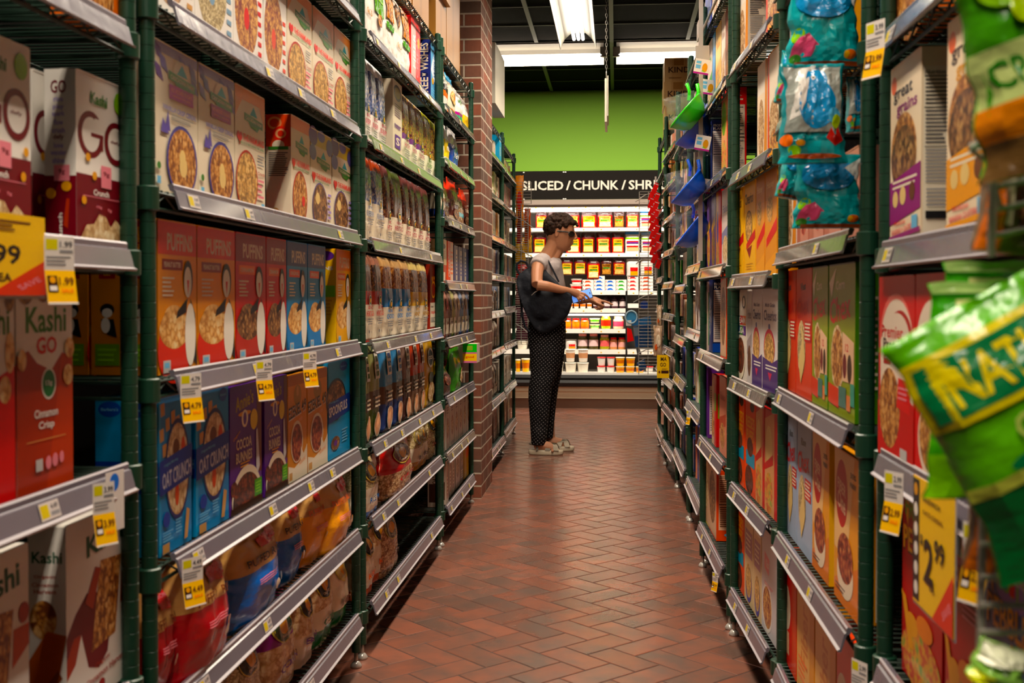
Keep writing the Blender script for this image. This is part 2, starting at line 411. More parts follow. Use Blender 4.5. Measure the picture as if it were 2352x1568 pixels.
D('kcin', 'box', 'white and rust cereal box', 'white and rust cereal boxes', 'cereal box', .16, .285, .05, 'white', [
    P([(0, 0), (1, 0), (1, .62), (.8, .64), (.6, .56), (.35, .60), (.2, .66), (0, .64)], 'rust'), P([(.5, 0), (1, 0), (1, .62), (.8, .64)], '#b8442a'),
    T('Kashi', .52, .80, .72, .12, 'green'), T('GO', .52, .68, .36, .08, 'red'), E(.55, .50, .13, .075, 'white'), E(.55, .50, .11, .064, '#13743f'), T('13g', .55, .50, .12, .03, 'white'),
    T('Cinnamon', .5, .365, .42, .04, 'white'), T('Crisp', .5, .305, .28, .045, 'white'), R(.15, .24, .85, .244, 'tan'), E(.15, .93, .13, .06, 'nuts'), E(.45, .95, .14, .07, 'nuts'), E(.8, .94, .13, .06, 'nuts'),
    E(.93, .66, .09, .05, 'puffs'), E(.9, .53, .09, .05, 'puffs'), E(.08, .62, .07, .05, 'puffs'), R(.3, .10, .42, .155, 'lgray'), E(.52, .13, .05, .032, 'pink'), E(.64, .135, .05, .032, 'pink'), E(.76, .14, .04, .028, 'pink')],
    [R(0, 0, 1, .6, 'rust'), TV('Kashi GO', .5, .8, .25, .4, 'green')])
D('kred', 'box', 'red and white cereal box', 'red and white cereal boxes', 'cereal box', .16, .285, .05, 'white', [
    P([(0, 0), (1, 0), (1, .60), (.6, .55), (.3, .62), (0, .58)], 'red'), T('Kashi', .5, .80, .8, .12, 'green'), T('GO', .5, .68, .36, .08, 'red'), E(.8, .5, .12, .06, 'puffs'), E(.9, .9, .1, .06, 'nuts'), E(.9, .66, .1, .09, 'puffs')])
D('kharv', 'box', 'white wheat biscuit cereal box with maroon swirl', 'white cereal boxes with maroon swirl', 'cereal box', .20, .27, .055, 'white', [
    P([(0, .42), (.12, .52), (.28, .60), (.42, .58), (.55, .50), (.62, .34), (.58, .22), (.45, .16), (.3, .20), (.25, .30), (.2, .40), (.1, .40), (0, .30)], 'maroon'), P([(0, .30), (.1, .40), (.2, .40), (.12, .26), (0, .2)], 'rust'), P([(.78, .44), (1, .52), (1, .62), (.8, .62)], '#c0502a'),
    P([(.34, .27), (.70, .30), (.80, .72), (.48, .74)], 'flakes'), T('Kashi', .58, .86, .6, .115, '#14573a', rot=.06), E(.93, .68, .07, .05, 'rust'), P([(.25, .55), (.4, .72), (.48, .7), (.36, .5)], 'rust'),
    T('Organic', .5, .185, .22, .03, 'rust', rot=.06), T('Cinnamon Harvest', .55, .13, .6, .035, 'rust', rot=.06), E(.2, .05, .04, .02, 'green'), E(.36, .06, .05, .03, 'dred'), E(.48, .065, .05, .03, 'dred')],
    [T('Kashi', .5, .84, .8, .06, '#14573a'), T('Organic', .45, .74, .6, .022, 'rust'), T('Cinnamon', .45, .70, .7, .022, 'rust'), T('Harvest', .45, .665, .6, .022, 'rust'), E(.4, .52, .36, .10, 'flakes'), P([(0, .30), (.5, .46), (1, .44), (.8, .2), (0, .16)], '#c0602f'), P([(.0, .05), (.12, .02), (.9, .22), (.78, .26)], '#8a4420')])
D('orangetop', 'box', 'orange cereal box', 'orange cereal boxes', 'cereal box', .19, .26, .05, 'orange', [E(.45, .2, .42, .25, 'flakes'), T('OATS', .5, .7, .7, .14, 'white')])
# ---- second rack
def CF(u, v, s=1.0): return [E(u, v+.055*s, .2*s, .075*s, 'cream'), P([(u-.13*s, v+.03*s), (u, v+.11*s), (u+.13*s, v+.03*s)], 'teal'), P([(u-.31*s, v+.035*s), (u+.31*s, v+.005*s), (u+.31*s, v-.055*s), (u-.31*s, v-.025*s)], 'green'),
    P([(u-.18*s, v-.03*s), (u+.2*s, v-.05*s), (u+.12*s, v-.09*s), (u-.1*s, v-.07*s)], 'green'), T('CASCADIAN FARM', u, v-.01*s, .54*s, .03*s, 'cream', rot=-.03), T('ORGANIC', u, v-.062*s, .2*s, .014*s, 'lgreen')]
flow = lambda m: [P([(a, b), (a+.14, b-.03), (a+.2, b-.12), (a+.05, b-.09)], m) for a, b in ((0, .99), (.1, .93), (.55, .97), (.78, .95), (.0, .86), (.82, .86))]
D('van', 'box', 'cream cereal box with violet flowers', 'cream cereal boxes with violet flowers', 'cereal box', .185, .25, .05, 'cream', [
    R(0, .93, 1, 1, '#9a94bd'), flow('purple'), flow('#6a62a8')[1:4], CF(.62, .80), R(.32, .645, .88, .745, 'magenta'), T('NO ADDED SUGAR', .6, .71, .5, .028, 'pink'), T('sweetened with vanilla', .6, .675, .42, .014, 'pink'),
    T('VANILLA CRISP CEREAL', .56, .575, .78, .034, '#6a62a8'), lines(.36, .88, .50, .545, 3, 'gray', .2), P([(.2, .42), (.28, .56), (.33, .42)], '#5a4a98'), P([(.12, .40), (.16, .5), (.3, .4)], '#5a4a98'),
    E(.6, .24, .36, .245, '#3f3a86'), E(.6, .235, .325, .225, 'flakes'), E(.62, .20, .09, .07, 'wheat'), E(.60, .26, .07, .06, 'wheat'), R(.03, .05, .11, .10, 'sky'), E(.07, .17, .04, .025, 'green')])
D('farm', 'box', 'cream cereal box with orange top and granola bowl', 'cream cereal boxes with orange tops', 'cereal box', .185, .25, .05, 'cream', [
    R(0, .90, 1, 1, '#e89a5c'), P([(0, .90), (.22, .90), (0, .74)], '#e8a468'), P([(1, .90), (.8, .90), (1, .72)], '#e8a468'), CF(.60, .77), heart(.13, .60, .08, 'red'), T('THE FARMLAND', .60, .60, .72, .055, '#e8402f'), T('JOIN US IN RESTORING THE LAND', .52, .545, .84, .022, 'green'),
    lines(.72, .96, .40, .50, 4, 'gray', .4), T('Crunch', .84, .34, .24, .03, 'rust'), E(.36, .24, .36, .26, '#b0302a'), E(.36, .24, .335, .24, 'loops'), R(.84, .03, .95, .09, 'sky'), lines(.72, .95, .12, .30, 4, 'pink', .5)])
D('farmside', 'box', 'cream cereal box turned with orange spiral side panel', 'cream cereal boxes with orange spiral side', 'cereal box', .155, .25, .06, 'cream', [
    R(0, .88, 1, 1, '#e8935a'), CF(.55, .74), heart(.13, .57, .08, 'red'), T('THE FARMLAND', .60, .57, .72, .055, '#e8402f'), T('JOIN US IN RESTORING', .52, .515, .84, .022, 'green'), E(.45, .24, .38, .26, '#b0302a'), E(.45, .24, .35, .24, 'flakes'), E(.62, .22, .08, .05, 'red')],
    [R(0, .70, 1, 1, '#d8502c'), E(.35, .92, .28, .06, '#f0a070'), E(.35, .92, .2, .04, '#d8502c'), E(.6, .82, .34, .07, '#e8402f'), E(.6, .82, .22, .045, '#f0b080'), E(.6, .82, .13, .03, '#d8402c'), E(.5, .71, .25, .05, 'cream'), R(.1, .67, .9, .70, 'green'), lines(.12, .9, .42, .65, 13, 'dgray', .2), E(.35, .08, .22, .05, 'tan')])
D('blueb', 'box', 'cream cereal box with blue and yellow fruit top', 'cream cereal boxes with fruit tops', 'cereal box', .145, .245, .05, 'cream', [
    R(0, .84, 1, 1, '#cdb84a'), E(.12, .93, .2, .1, 'purple'), E(.5, .96, .18, .06, '#6a62a8'), E(.1, .76, .16, .08, '#6a62a8'), E(.9, .88, .16, .09, '#6a62a8'), CF(.6, .70), heart(.13, .53, .08, 'red'), T('THE FARMLAND', .60, .53, .72, .055, '#e8402f'), T('JOIN US', .5, .475, .7, .02, 'green'),
    E(.42, .22, .36, .25, '#5a4a8a'), E(.42, .22, .34, .235, 'nuts'), E(.3, .3, .1, .06, 'wheat'), lines(.8, .96, .1, .4, 5, 'lilac', .3)])
for i, (f, c) in enumerate((('oats', 'tan'), ('grain', '#7fa0b8'), ('berries', 'red'), ('berries', '#d85040'))):
    D('gran%d' % i, 'box', ['white cereal box with oat cluster bowl', 'white cereal box with pale grain bowl', 'white cereal box with fruit granola bowl', 'white cereal box with berry granola bowl'][i], 'white granola boxes', 'cereal box', .19, .255, .05, 'white',
      [E(.42, .42, .40, .36, f), E(.42, .36, .09, .09, c), lines(.82, .96, .1, .6, 6, c, .2), T('GRANOLA', .5, .9, .7, .07, c)] + ([heart(.2, .90, .08, 'red'), T('THE FARM', .62, .90, .6, .05, '#e8402f')] if i == 3 else []))
def bird(u, v, s, pose=0):   # plain seabird drawing
    return [P([(u+.06*s, v+.13*s), (u+.20*s, v+.02*s), (u+.25*s, v-.36*s), (u+.12*s, v-.30*s)], 'black'), E(u+.06*s, v-.13*s, .15*s, .225*s, '#f4efe2'), P([(u-.02*s, v+.13*s), (u-.30*s, v+.04*s), (u-.33*s, v-.01*s), (u-.06*s, v+.03*s)], 'black'),
            E(u, v+.27*s, .13*s, .13*s, 'black'), E(u-.01*s, v+.245*s, .105*s, .11*s, '#f4efe2'), P([(u-.035*s, v+.26*s), (u+.025*s, v+.26*s), (u-.005*s, v+.15*s)], 'red')]
def puff(base, top, tagc, tagt, food, bowlc, desc, plural, dark=False, side=()):
    return ('box', desc, plural, 'cereal box', .165, .26, .056, base, [R(0, .78, 1, 1, top), T('PUFFINS', .56, .865, .66, .115, 'cream'), R(.10, .68, .62, .75, tagc), T(tagt, .36, .715, .42, .035, 'cream'), lines(.1, .42, .50, .64, 5, 'cream', .4),
            E(.40, .15, .42, .22, bowlc), E(.40, .29, .38, .13, food), E(.38, .36, .26, .09, food), bird(.75, .37, .95), R(.10, .01, .28, .09, 'lgray'), R(.13, .04, .25, .075, 'sky')], side)
pbside = [R(0, 0, 1, 1, '#c98012'), R(.25, .62, .75, .99, 'dred'), TV('PEANUT BUTTER', .5, .80, .32, .22, 'gold'), E(.5, .42, .22, .04, 'black'), E(.5, .40, .16, .03, 'white'), P([(.3, .36), (.7, .36), (.8, .24), (.5, .26)], 'black'), E(.45, .32, .14, .05, 'white'), R(.12, .06, .88, .2, '#6f9a2a'), lines(.2, .8, .08, .18, 3, 'lgreen', .2)]
D('ppb', *puff('#f0a018', '#e0501a', '#8e2418', 'PEANUT BUTTER', 'puffs', '#d8401a', 'amber cereal box with seabird', 'amber bird cereal boxes', side=pbside))
D('pcin', *puff('#cf2a22', '#8e2a30', '#ee7a1f', 'CINNAMON', 'nuts', '#b83a32', 'red cereal box with seabird', 'red bird cereal boxes'))
D('pblu', *puff('#2b8fc9', '#273a7c', '#e8602a', 'ORIGINAL', 'puffs', '#2b7fc0', 'blue cereal box with seabird', 'blue bird cereal boxes'))
D('phon', *puff('#f2b428', '#ee8a3a', '#e8702a', 'PUFFINS', 'puffs', '#f2b428', 'yellow cereal box with seabird', 'yellow bird cereal boxes', side=[R(0, 0, 1, 1, '#f5c21c'), R(.2, .5, .95, .62, 'lgreen'), E(.5, .93, .4, .05, 'purple'), T('FINS', .5, .8, .7, .04, 'white'), lines(.2, .8, .3, .48, 5, 'gold', .2)]))
D('oatc', 'box', 'blue oat squares cereal box', 'blue oat square cereal boxes', 'cereal box', .165, .265, .05, '#2f86c4', [
    R(0, .0, .06, 1, '#1ba0d8'), [P([(a, b), (a+.12, b+.01), (a+.13, b-.07), (a+.01, b-.08)], 'tan') for a, b in ((.05, .96), (.2, .86), (.02, .80), (.36, .9), (.1, .70), (.5, .86))], E(.82, .93, .12, .05, '#1d4aa8'), T("Barbara's", .82, .93, .18, .02, 'sky'),
    E(.55, .52, .38, .33, '#1d2c66'), E(.55, .52, .34, .30, 'pale'), E(.5, .66, .1, .06, 'brown'), E(.72, .62, .07, .1, '#d85a3a'), E(.52, .36, .06, .08, '#d85a3a'), P([(0, .60), (1, .66), (1, .44), (0, .38)], '#1a3fa0'), T('Original Morning', .34, .575, .42, .025, 'sky', rot=.05), T('OAT CRUNCH', .52, .49, .88, .105, '#dfe6f4', rot=.05),
    E(.2, .22, .1, .05, '#1a3fa0'), lines(.08, .4, .08, .15, 4, 'sky', .3), lines(.46, .66, .1, .2, 5, 'sky', .3), P([(.72, .04), (.82, .04), (.9, .22), (.8, .24)], 'tan'), R(.06, .01, .26, .07, 'tan')],
    [R(0, 0, 1, 1, '#1b8fc6'), E(.5, .93, .4, .05, '#1d4aa8'), T("Barbara's", .5, .93, .6, .02, 'sky'), R(0, .4, 1, .6, '#1a3fa0'), T('OAT CRUNCH', .5, .5, .9, .07, 'sky')])
D('cocoa', 'box', 'purple cereal box with brown COCOA BUNNIES bowl', 'purple cocoa cereal boxes', 'cereal box', .17, .255, .05, 'purple', [
    R(.84, .25, 1, 1, '#6b3418'), T("Annie's", .45, .875, .56, .12, '#b5a516', rot=.08), E(.45, .77, .2, .02, 'gold'), E(.45, .73, .10, .07, 'cream'), E(.45, .73, .05, .05, 'purple'), E(.74, .70, .12, .085, '#e0c414'), T('Organic', .2, .61, .22, .03, 'gold', rot=.3),
    T('COCOA', .42, .535, .48, .085, 'cream'), T('BUNNIES', .42, .43, .5, .085, 'cream'), lines(.3, .6, .34, .39, 2, 'gold', .2), E(.5, .10, .46, .25, 'cream'), E(.5, .05, .44, .24, 'cocoa'), E(.1, .2, .1, .06, 'cocoa'), P([(.80, .6), (.84, .62), (.92, .3), (.84, .24), (.8, .3)], 'silver'), R(0, 0, 1, .05, 'choc'), R(.74, .06, .98, .2, '#4f9a2f'), lines(.78, .95, .08, .18, 4, 'lgreen', .2)])
D('ezek', 'box', 'golden tan sprouted grain cereal box', 'golden tan cereal boxes', 'cereal box', .16, .25, .05, '#d8912e', [
    R(0, .90, 1, 1, '#b8742a'), E(.5, .80, .2, .1, '#a8823f'), E(.5, .84, .06, .05, 'tan'), T('EZEKIEL 4:9', .5, .66, .92, .12, 'white', rot=.06), T('EZEKIEL 4:9', .49, .668, .92, .115, 'choc', rot=.06), T('SPROUTED', .5, .55, .5, .03, 'peach', rot=.08),
    E(.45, .36, .32, .20, 'cream'), E(.45, .35, .28, .18, 'tomato'), P([(0, 0), (1, 0), (1, .30), (.8, .22), (.66, .3), (.62, .16), (.3, .12), (0, .16)], 'cream'), T('Almond', .72, .16, .34, .05, 'peach', rot=.1), R(.04, .02, .2, .09, 'tan')])
D('spoon', 'box', 'blue cereal box with brown squares bowl and navy band', 'blue spoonfuls boxes', 'cereal box', .155, .26, .05, '#1d92c8', [
    E(.7, .93, .18, .05, '#1d3aa0'), T("Barbara's", .7, .93, .28, .02, 'sky'), E(.35, .60, .45, .22, '#14203f'), E(.35, .60, .40, .195, 'nuts'), P([(0, .58), (1, .63), (1, .43), (0, .37)], '#1a3aa0'), T('Multigrain', .25, .58, .4, .025, 'sky'), T('SPOONFULS', .44, .50, .84, .10, 'white', rot=.04), lines(.6, .9, .12, .27, 5, 'sky', .4), E(.3, .15, .2, .07, 'nuts'), E(.3, .15, .08, .03, 'purple')])
def puffed(c, tc, t1, desc, plural, seed): return ('bag', desc, plural, 'cereal bag', .20, .27, .12, 'kraft', [
    P([(.42, .76), (.64, .80), (.64, .86), (.90, .84), (.90, .70), (.70, .70), (.68, .67), (.44, .68)], '#c81a30'), T('ARROWHEAD', .66, .775, .38, .035, 'pink'), T('MILLS', .78, .73, .2, .03, 'pink'),
    T('PUFFED', .36, .59, .36, .07, tc), T(t1, .73, .59, .26, .07, tc), lines(.3, .7, .36, .42, 3, 'pink', .2), E(.66, .25, .07, .05, 'cream'), E(.82, .27, .06, .045, 'cream')])
D('puf0', *puffed('#a8142a', '#6b3418', 'RICE', 'kraft and crimson puffed cereal bag', 'kraft and crimson bags', 1), bands=[(0, '#a8142a'), (.52, 'kraft')], bot=.75, wr=.006, seed=1, nu=24, nv=32)
D('puf1', *puffed('#1c62b4', '#2a1c16', 'RICE', 'kraft and blue puffed cereal bag', 'kraft and blue bags', 2), bands=[(0, '#1a64ba'), (.50, 'kraft')], bot=.75, wr=.006, seed=4, nu=24, nv=32)
D('puf2', *puffed('#e8a018', '#d8661e', 'MILLET', 'kraft and yellow puffed cereal bag', 'kraft and yellow bags', 3), bands=[(0, '#eda415'), (.55, 'kraft')], bot=.75, wr=.006, seed=9, nu=24, nv=32)
def nec(lab, col, txt, food, desc, plural, seed, band='cream', bot='green'): return ('bag', desc, plural, 'grain bag', .19, .25, .10, food,
    [lab and E(.42, .68, .27, .19, '#2b3a1c'), E(.42, .68, .225, .155, '#7a8a2a') if lab else E(.42, .68, .24, .17, col), E(.44, .68, .13, .09, 'gold'), T("NATURE'S", .42, .80, .3, .045, 'cream'), T('GOLD', .45, .56, .22, .035, 'cream'), T(txt, .55, .27, .55, .075, col)] if True else None)
def nec2(key, labc, col, txt, food, desc, plural, bands, seed, w_=.18, h=.25, d=.09):
    D(key, 'bag', desc, plural, 'grain bag', w_, h, d, food, [E(.45, .70, .29, .17, '#c9b45a'), E(.45, .70, .27, .155, labc), E(.46, .70, .13, .085, 'gold'), T("NATURE'S", .45, .81, .26, .035, 'cream'), T('ORGANIC', .45, .60, .26, .03, 'cream'), T(txt, .55, .28, .6, .085, col)], bands=bands, bot=.8, seed=seed, wr=.006)
nec2('nblk', '#1c1a14', '#7a2a2a', 'OATS', 'grain', 'clear bag of pale grain with black round label', 'clear grain bags with black labels', [(0, 'grain')], 2)
nec2('npur', '#2e4a22', 'purple', 'CORN', 'pale', 'clear grain bag with purple top and green round label', 'purple topped grain bags', [(0, 'pale'), (.55, '#8a1f8a')], 3)
nec2('nflk', '#1c1a14', 'purple', '829', 'pale', 'clear bag of pale flakes with small lettering', 'clear flake bags', [(0, 'cream'), (.35, 'pale')], 5)
nec2('ncorn', '#1c1a14', '#2a6a3a', 'CORN', 'grain', 'clear grain bag with CORN lettering and green foot', 'green footed corn bags', [(0, '#2a7a2f'), (.18, 'cream'), (.42, 'pale')], 6)
nec2('ngrn', '#cdbb7a', '#8a6a5a', 'MIX', 'cream', 'cream film grain bag with green foot', 'cream and green bags', [(0, '#2a7a2f'), (.2, 'cream')], 7)
nec2('nrice', '#16140e', '#1c5a9a', 'RICE PUFFS', 'grain', 'clear rice bag with black label and blue foot', 'clear rice bags', [(0, '#1a5aa8'), (.13, 'cream'), (.45, 'grain')], 8, .2, .22, .10)
nec2('nflax', '#7a2a2a', '#7a2a2a', 'FLAX PLUS', 'cream', 'pink and cream flax bag', 'pink flax bags', [(0, '#a82a2a'), (.14, '#e6cdb8')], 9)
nec2('nred', '#5a1a10', '#c8102a', 'OATS', 'oats', 'red topped clear oat bag', 'red topped oat bags', [(0, 'oats'), (.42, '#b41a18')], 10, .2, .21, .10)
nec2('nbar', '#8a7a5a', '#4a2a1a', 'BARLEY', 'grain', 'clear barley bag with yellow foot', 'yellow footed barley bags', [(0, '#d89a2a'), (.2, 'cream'), (.5, 'grain')], 11)
nec2('norg', '#1c1a14', '#e8701a', 'KAMUT', 'pale', 'clear flake bag with orange foot', 'orange footed flake bags', [(0, '#e8701a'), (.12, 'cream'), (.5, 'pale')], 12, .2, .24, .09)
nec2('noat', '#6a5a3a', '#6a3a2a', 'OATS', 'oats', 'clear bag of brown oats', 'clear brown oat bags', [(0, 'oats')], 13)
# ---- third rack pouches (photo on top, cream foot)
def pch(key, top, foot, ink, t1, desc, plural, split=.42, w_=.15, h=.27, d=.05, topc=None, logo='dgreen', seed=0, word2=''):
    D(key, 'pouch', desc, plural, 'granola pouch', w_, h, d, top, [E(.55, split+.02, .12, .06, 'cream'), E(.55, split+.02, .10, .05, logo), E(.55, split+.02, .06, .03, 'gold'), T(t1, .5, split-.13, .72, .06, ink), T(word2 or '82 BC', .5, split-.06, .5, .035, ink), lines(.2, .8, split-.26, split-.18, 3, 'gray', .2), E(.4, split*.25, .05, .02, 'gray'), E(.6, split*.25, .05, .02, 'gray'), R(0.02, 0, .98, .02, ink)],
      bands=[(0, foot), (split, top)] + ([(.86, topc)] if topc else []), bot=.85, pu=8, wr=.0025, crimp=.02, tp=.35, topw=1.0, seed=seed)
pch('mg', 'berries', 'cream', '#a83a4a', 'HERITAGE', 'amber and cream cereal pouch', 'amber and cream pouches', .42, topc='#b86a3a', seed=1)
pch('mb', 'bluemix', 'cream', '#7a8aa8', 'BLUEBERRY', 'slate blue and cream cereal pouch', 'slate blue pouches', .45, topc='#a8462a', seed=2)
pch('mr', 'darkmix', 'cream', '#a83a4a', 'HERITAGE', 'dark red and cream cereal pouch', 'dark red pouches', .36, topc='#6a3a38', seed=3)
pch('mo', 'darkmix', 'cream', '#a83a4a', 'HERITAGE', 'russet and cream cereal pouch', 'russet pouches', .38, topc='#4e5a2a', seed=4)
pch('br', 'darkmix', 'cream', '#c8423a', 'HERITAGE', 'brown and cream oat pouch', 'brown oat pouches', .45, topc='#8a5a48', seed=5)
pch('bb', 'flakes', 'cream', '#2f7fc0', 'CHOCO', 'gold and blue oat pouch', 'gold and blue oat pouches', .40, topc='#c8964a', seed=6)
DS['bb'].kw['bands'] = [(0, 'cream'), (.40, '#1f7ac0'), (.60, 'flakes'), (.9, '#c8a070')]; DS['br'].kw['bands'] = [(0, 'cream'), (.42, '#b03a32'), (.58, 'darkmix'), (.9, '#9a6a58')]
pch('by', 'nuts', 'cream', '#c8962a', 'HONEY', 'yellow and cream oat pouch', 'yellow oat pouches', .40, seed=7); DS['by'].kw['bands'] = [(0, 'cream'), (.40, '#e0b41c'), (.58, 'nuts'), (.9, '#d8c080')]
D('maple', 'box', 'brown and cream MAPLE cereal box', 'brown maple boxes', 'cereal box', .14, .27, .05, '#8e2a14', [R(0, .05, 1, .42, 'cream'), T('maple', .5, .27, .7, .07, 'red'), T('& oat', .3, .36, .4, .03, 'choc'), lines(.1, .8, .12, .2, 4, 'gray', .3), E(.5, .62, .36, .13, 'gold'), E(.5, .62, .30, .10, '#8e2a14'), E(.3, .78, .1, .04, 'gold'), E(.6, .8, .08, .03, 'gold')])
pch('vw', 'veg', '#dfe0c4', '#b86a7a', 'HERITAGE', 'purple and green granola pouch', 'purple and green pouches', .40, seed=8); DS['vw'].kw['bands'] = [(0, '#e3e2c8'), (.34, '#6a3a78'), (.42, 'veg')]
pch('vg', 'veg', '#dfe0c4', '#6f9a4a', 'SUPER', 'olive green granola pouch', 'olive green pouches', .34, topc='#8a8a2a', seed=9)
pch('vb', 'bluemix', 'white', '#b83a5a', 'BLUEBERRY', 'silver and blue granola pouch', 'silver and blue pouches', .36, topc='silver', seed=10)
D('emb', 'box', 'cream flat pouch side with black and gold seal', 'cream seal boxes', 'cereal box', .11, .27, .05, '#ddd2bc', [E(.5, .86, .42, .10, 'black'), E(.5, .86, .3, .07, '#8a7a2a'), lines(.2, .85, .55, .72, 6, '#8a7a8a', .2), lines(.15, .9, .40, .46, 3, 'purple', .2), R(.2, .15, .8, .32, 'purple'), T('S', .5, .24, .4, .1, 'cream')])
D('shin', 'pouch', 'white foil granola pouch', 'white foil pouches', 'granola pouch', .15, .26, .05, 'white', [E(.45, .75, .32, .16, 'nuts'), T('OATS', .5, .35, .6, .07, 'tan')], bands=[(0, 'white'), (.5, '#e8dccb')], bot=.85, pu=8, wr=.004, crimp=.02, tp=.35, topw=1, seed=3)
D('shing', 'pouch', 'white foil pouch with green panel', 'white pouches with green panel', 'granola pouch', .15, .26, .05, 'white', [R(.1, .45, .9, .85, '#5f9a34'), lines(.2, .8, .6, .8, 4, 'lgreen', .2), E(.5, .38, .2, .08, 'berries')], bot=.85, pu=8, wr=.004, crimp=.02, tp=.35, topw=1, seed=4)
D('shino', 'pouch', 'white foil pouch with amber panel', 'white pouches with amber panel', 'granola pouch', .15, .26, .05, 'white', [R(.1, .55, .9, 1, '#b8741a'), E(.5, .7, .3, .14, 'flakes'), R(.1, .42, .9, .5, '#4f8a34')], bot=.85, pu=8, wr=.004, crimp=.02, tp=.35, topw=1, seed=5)
D('redf', 'box', 'red FIBER cereal box', 'red fiber boxes', 'cereal box', .15, .26, .05, '#cf2028', [R(0, 0, .5, .92, '#e8a8a4'), TV('FIBER', .35, .55, .5, .28, 'white'), TV('CEREAL', .68, .5, .6, .22, 'pink'), E(.8, .72, .12, .08, 'gold')])
D('wish', 'box', 'navy and pale blue FREE WISHES cereal box', 'navy wishes boxes', 'cereal box', .15, .27, .055, '#5f9ac4', [P([(0, .55), (.5, 1), (1, 1), (1, .6), (.4, .4)], '#dfe8f0'), TV('FREE WISHES', .45, .55, .7, .3, '#3a6aa8'), lines(.1, .9, .05, .3, 6, 'sky', .3), E(.2, .4, .1, .05, 'gold')],
  [R(0, 0, 1, 1, '#1f2a70'), TV('FREE', .5, .28, .30, .62, 'cream'), E(.5, .47, .3, .035, '#12184a'), TV('w', .5, .47, .05, .3, 'cream'), TV('WISHES', .5, .74, .42, .62, 'cream')])
def winp(key, top, mid, desc, plural, seed, wn='peach'):
    D(key, 'pouch', desc, plural, 'oat pouch', .14, .30, .05, top, [R(.3, .62, .75, .93, '#d9d2c4'), R(.38, .80, .66, .86, mid), R(.38, .72, .66, .77, mid), R(.38, .65, .66, .7, mid), E(.5, .14, .30, .13, 'cream'), E(.5, .14, .25, .115, wn), lines(.2, .8, .32, .45, 3, 'cream', .3)],
      bands=[(0, mid), (.3, '#5a4636'), (.5, top)], bot=.85, pu=8, wr=.003, crimp=.02, tp=.35, topw=1, seed=seed)
winp('wg', '#8a8c5a', '#4a5a2a', 'olive hot cereal pouch with window', 'olive window pouches', 1); winp('wb', '#3f7fb0', '#22407e', 'blue hot cereal pouch with window', 'blue window pouches', 2)
winp('wbr', '#7a5f54', '#4e2f26', 'brown hot cereal pouch with window', 'brown window pouches', 3); winp('wr', '#b4432c', '#8a6a52', 'red hot cereal pouch with window', 'red window pouches', 4)
D('yelp', 'pouch', 'yellow hot cereal pouch with black oval', 'yellow oval pouches', 'oat pouch', .15, .29, .05, '#c79a2c', [E(.5, .68, .32, .14, 'cream'), E(.5, .68, .26, .11, 'black'), T('GOOD', .5, .68, .4, .05, 'cream'), E(.5, .4, .26, .08, '#2a2a1a'), E(.5, .2, .35, .14, 'pale')], bot=.85, pu=8, wr=.003, crimp=.02, tp=.35, topw=1)
# ---- rack beside pillar
def sm(key, kind, w_, h, d, base, bands, desc, plural, cat, els=(), **k):
    kk = dict(bot=.8, wr=.005, seed=len(DS)); kk.update(k)
    D(key, kind, desc, plural, cat, w_, h, d, base, els, bands=bands, **kk)
sm('cblk', 'bag', .15, .22, .06, 'black', [(0, 'white'), (.3, 'orange'), (.42, 'black'), (.7, 'cream'), (.88, 'orange')], 'black and orange snack bag', 'black and orange bags', 'snack bag', [T('OATS', .5, .6, .6, .1, 'cream')])
sm('cblu', 'bag', .14, .21, .06, 'white', [(0, 'dgray'), (.12, '#e0762a'), (.22, 'cream'), (.8, 'cyan')], 'white snack bag with blue top', 'white and blue bags', 'snack bag', [E(.5, .5, .3, .15, 'puffs')])
sm('cgrn', 'bag', .14, .19, .06, 'white', [(0, 'white'), (.15, '#1fa878'), (.32, 'magenta'), (.4, 'white')], 'white snack bag with green and violet foot', 'white and green bags', 'snack bag', [T('MIX', .5, .7, .5, .1, 'green')])
sm('cyel', 'bag', .14, .19, .06, 'white', [(0, 'white'), (.18, '#f0c818'), (.5, 'white')], 'white snack bag with yellow foot', 'white and yellow bags', 'snack bag', [T('GRAIN', .5, .7, .5, .09, 'gray')])
sm('cbrn', 'bag', .12, .2, .05, 'cream', [(0, 'cream'), (.4, '#4a2a24'), (.7, 'cream')], 'cream and brown snack bag', 'cream and brown bags', 'snack bag', [])
sm('cylw', 'bag', .12, .19, .05, 'lgray', [(0, 'white'), (.2, '#efd21c'), (.6, 'lgray')], 'grey snack bag with yellow band', 'grey and yellow bags', 'snack bag', [T('NEW', .5, .4, .5, .1, 'white')])
sm('cnav', 'bag', .14, .2, .05, 'lgray', [(0, 'lgray'), (.2, '#1f4aa8'), (.6, 'lgray')], 'grey snack bag with blue band', 'grey and blue bags', 'snack bag', [T('NEW', .5, .38, .5, .12, 'white')])
sm('cora', 'bag', .17, .22, .06, '#e0481a', [(0, '#c8b8a0'), (.2, '#5a2a2a'), (.55, '#7a2418'), (.75, '#e0481a')], 'orange and brown nut bag', 'orange and brown bags', 'snack bag', [T('naked', .5, .5, .6, .12, 'cream'), E(.5, .25, .3, .12, 'nuts')])
sm('corb', 'bag', .16, .17, .06, '#e8d8c0', [(0, '#d8502a'), (.1, 'oats'), (.3, '#5fb4c0'), (.42, 'oats'), (.8, '#e0481a')], 'orange and teal nut bag', 'orange and teal bags', 'snack bag', [])
sm('cbbl', 'bag', .15, .17, .06, '#e8d8c0', [(0, '#1f3a9a'), (.2, 'cream'), (.6, '#8a5a3a')], 'blue and cream nut bag', 'blue and cream bags', 'snack bag', [T('nuts', .5, .45, .5, .12, 'brown')])
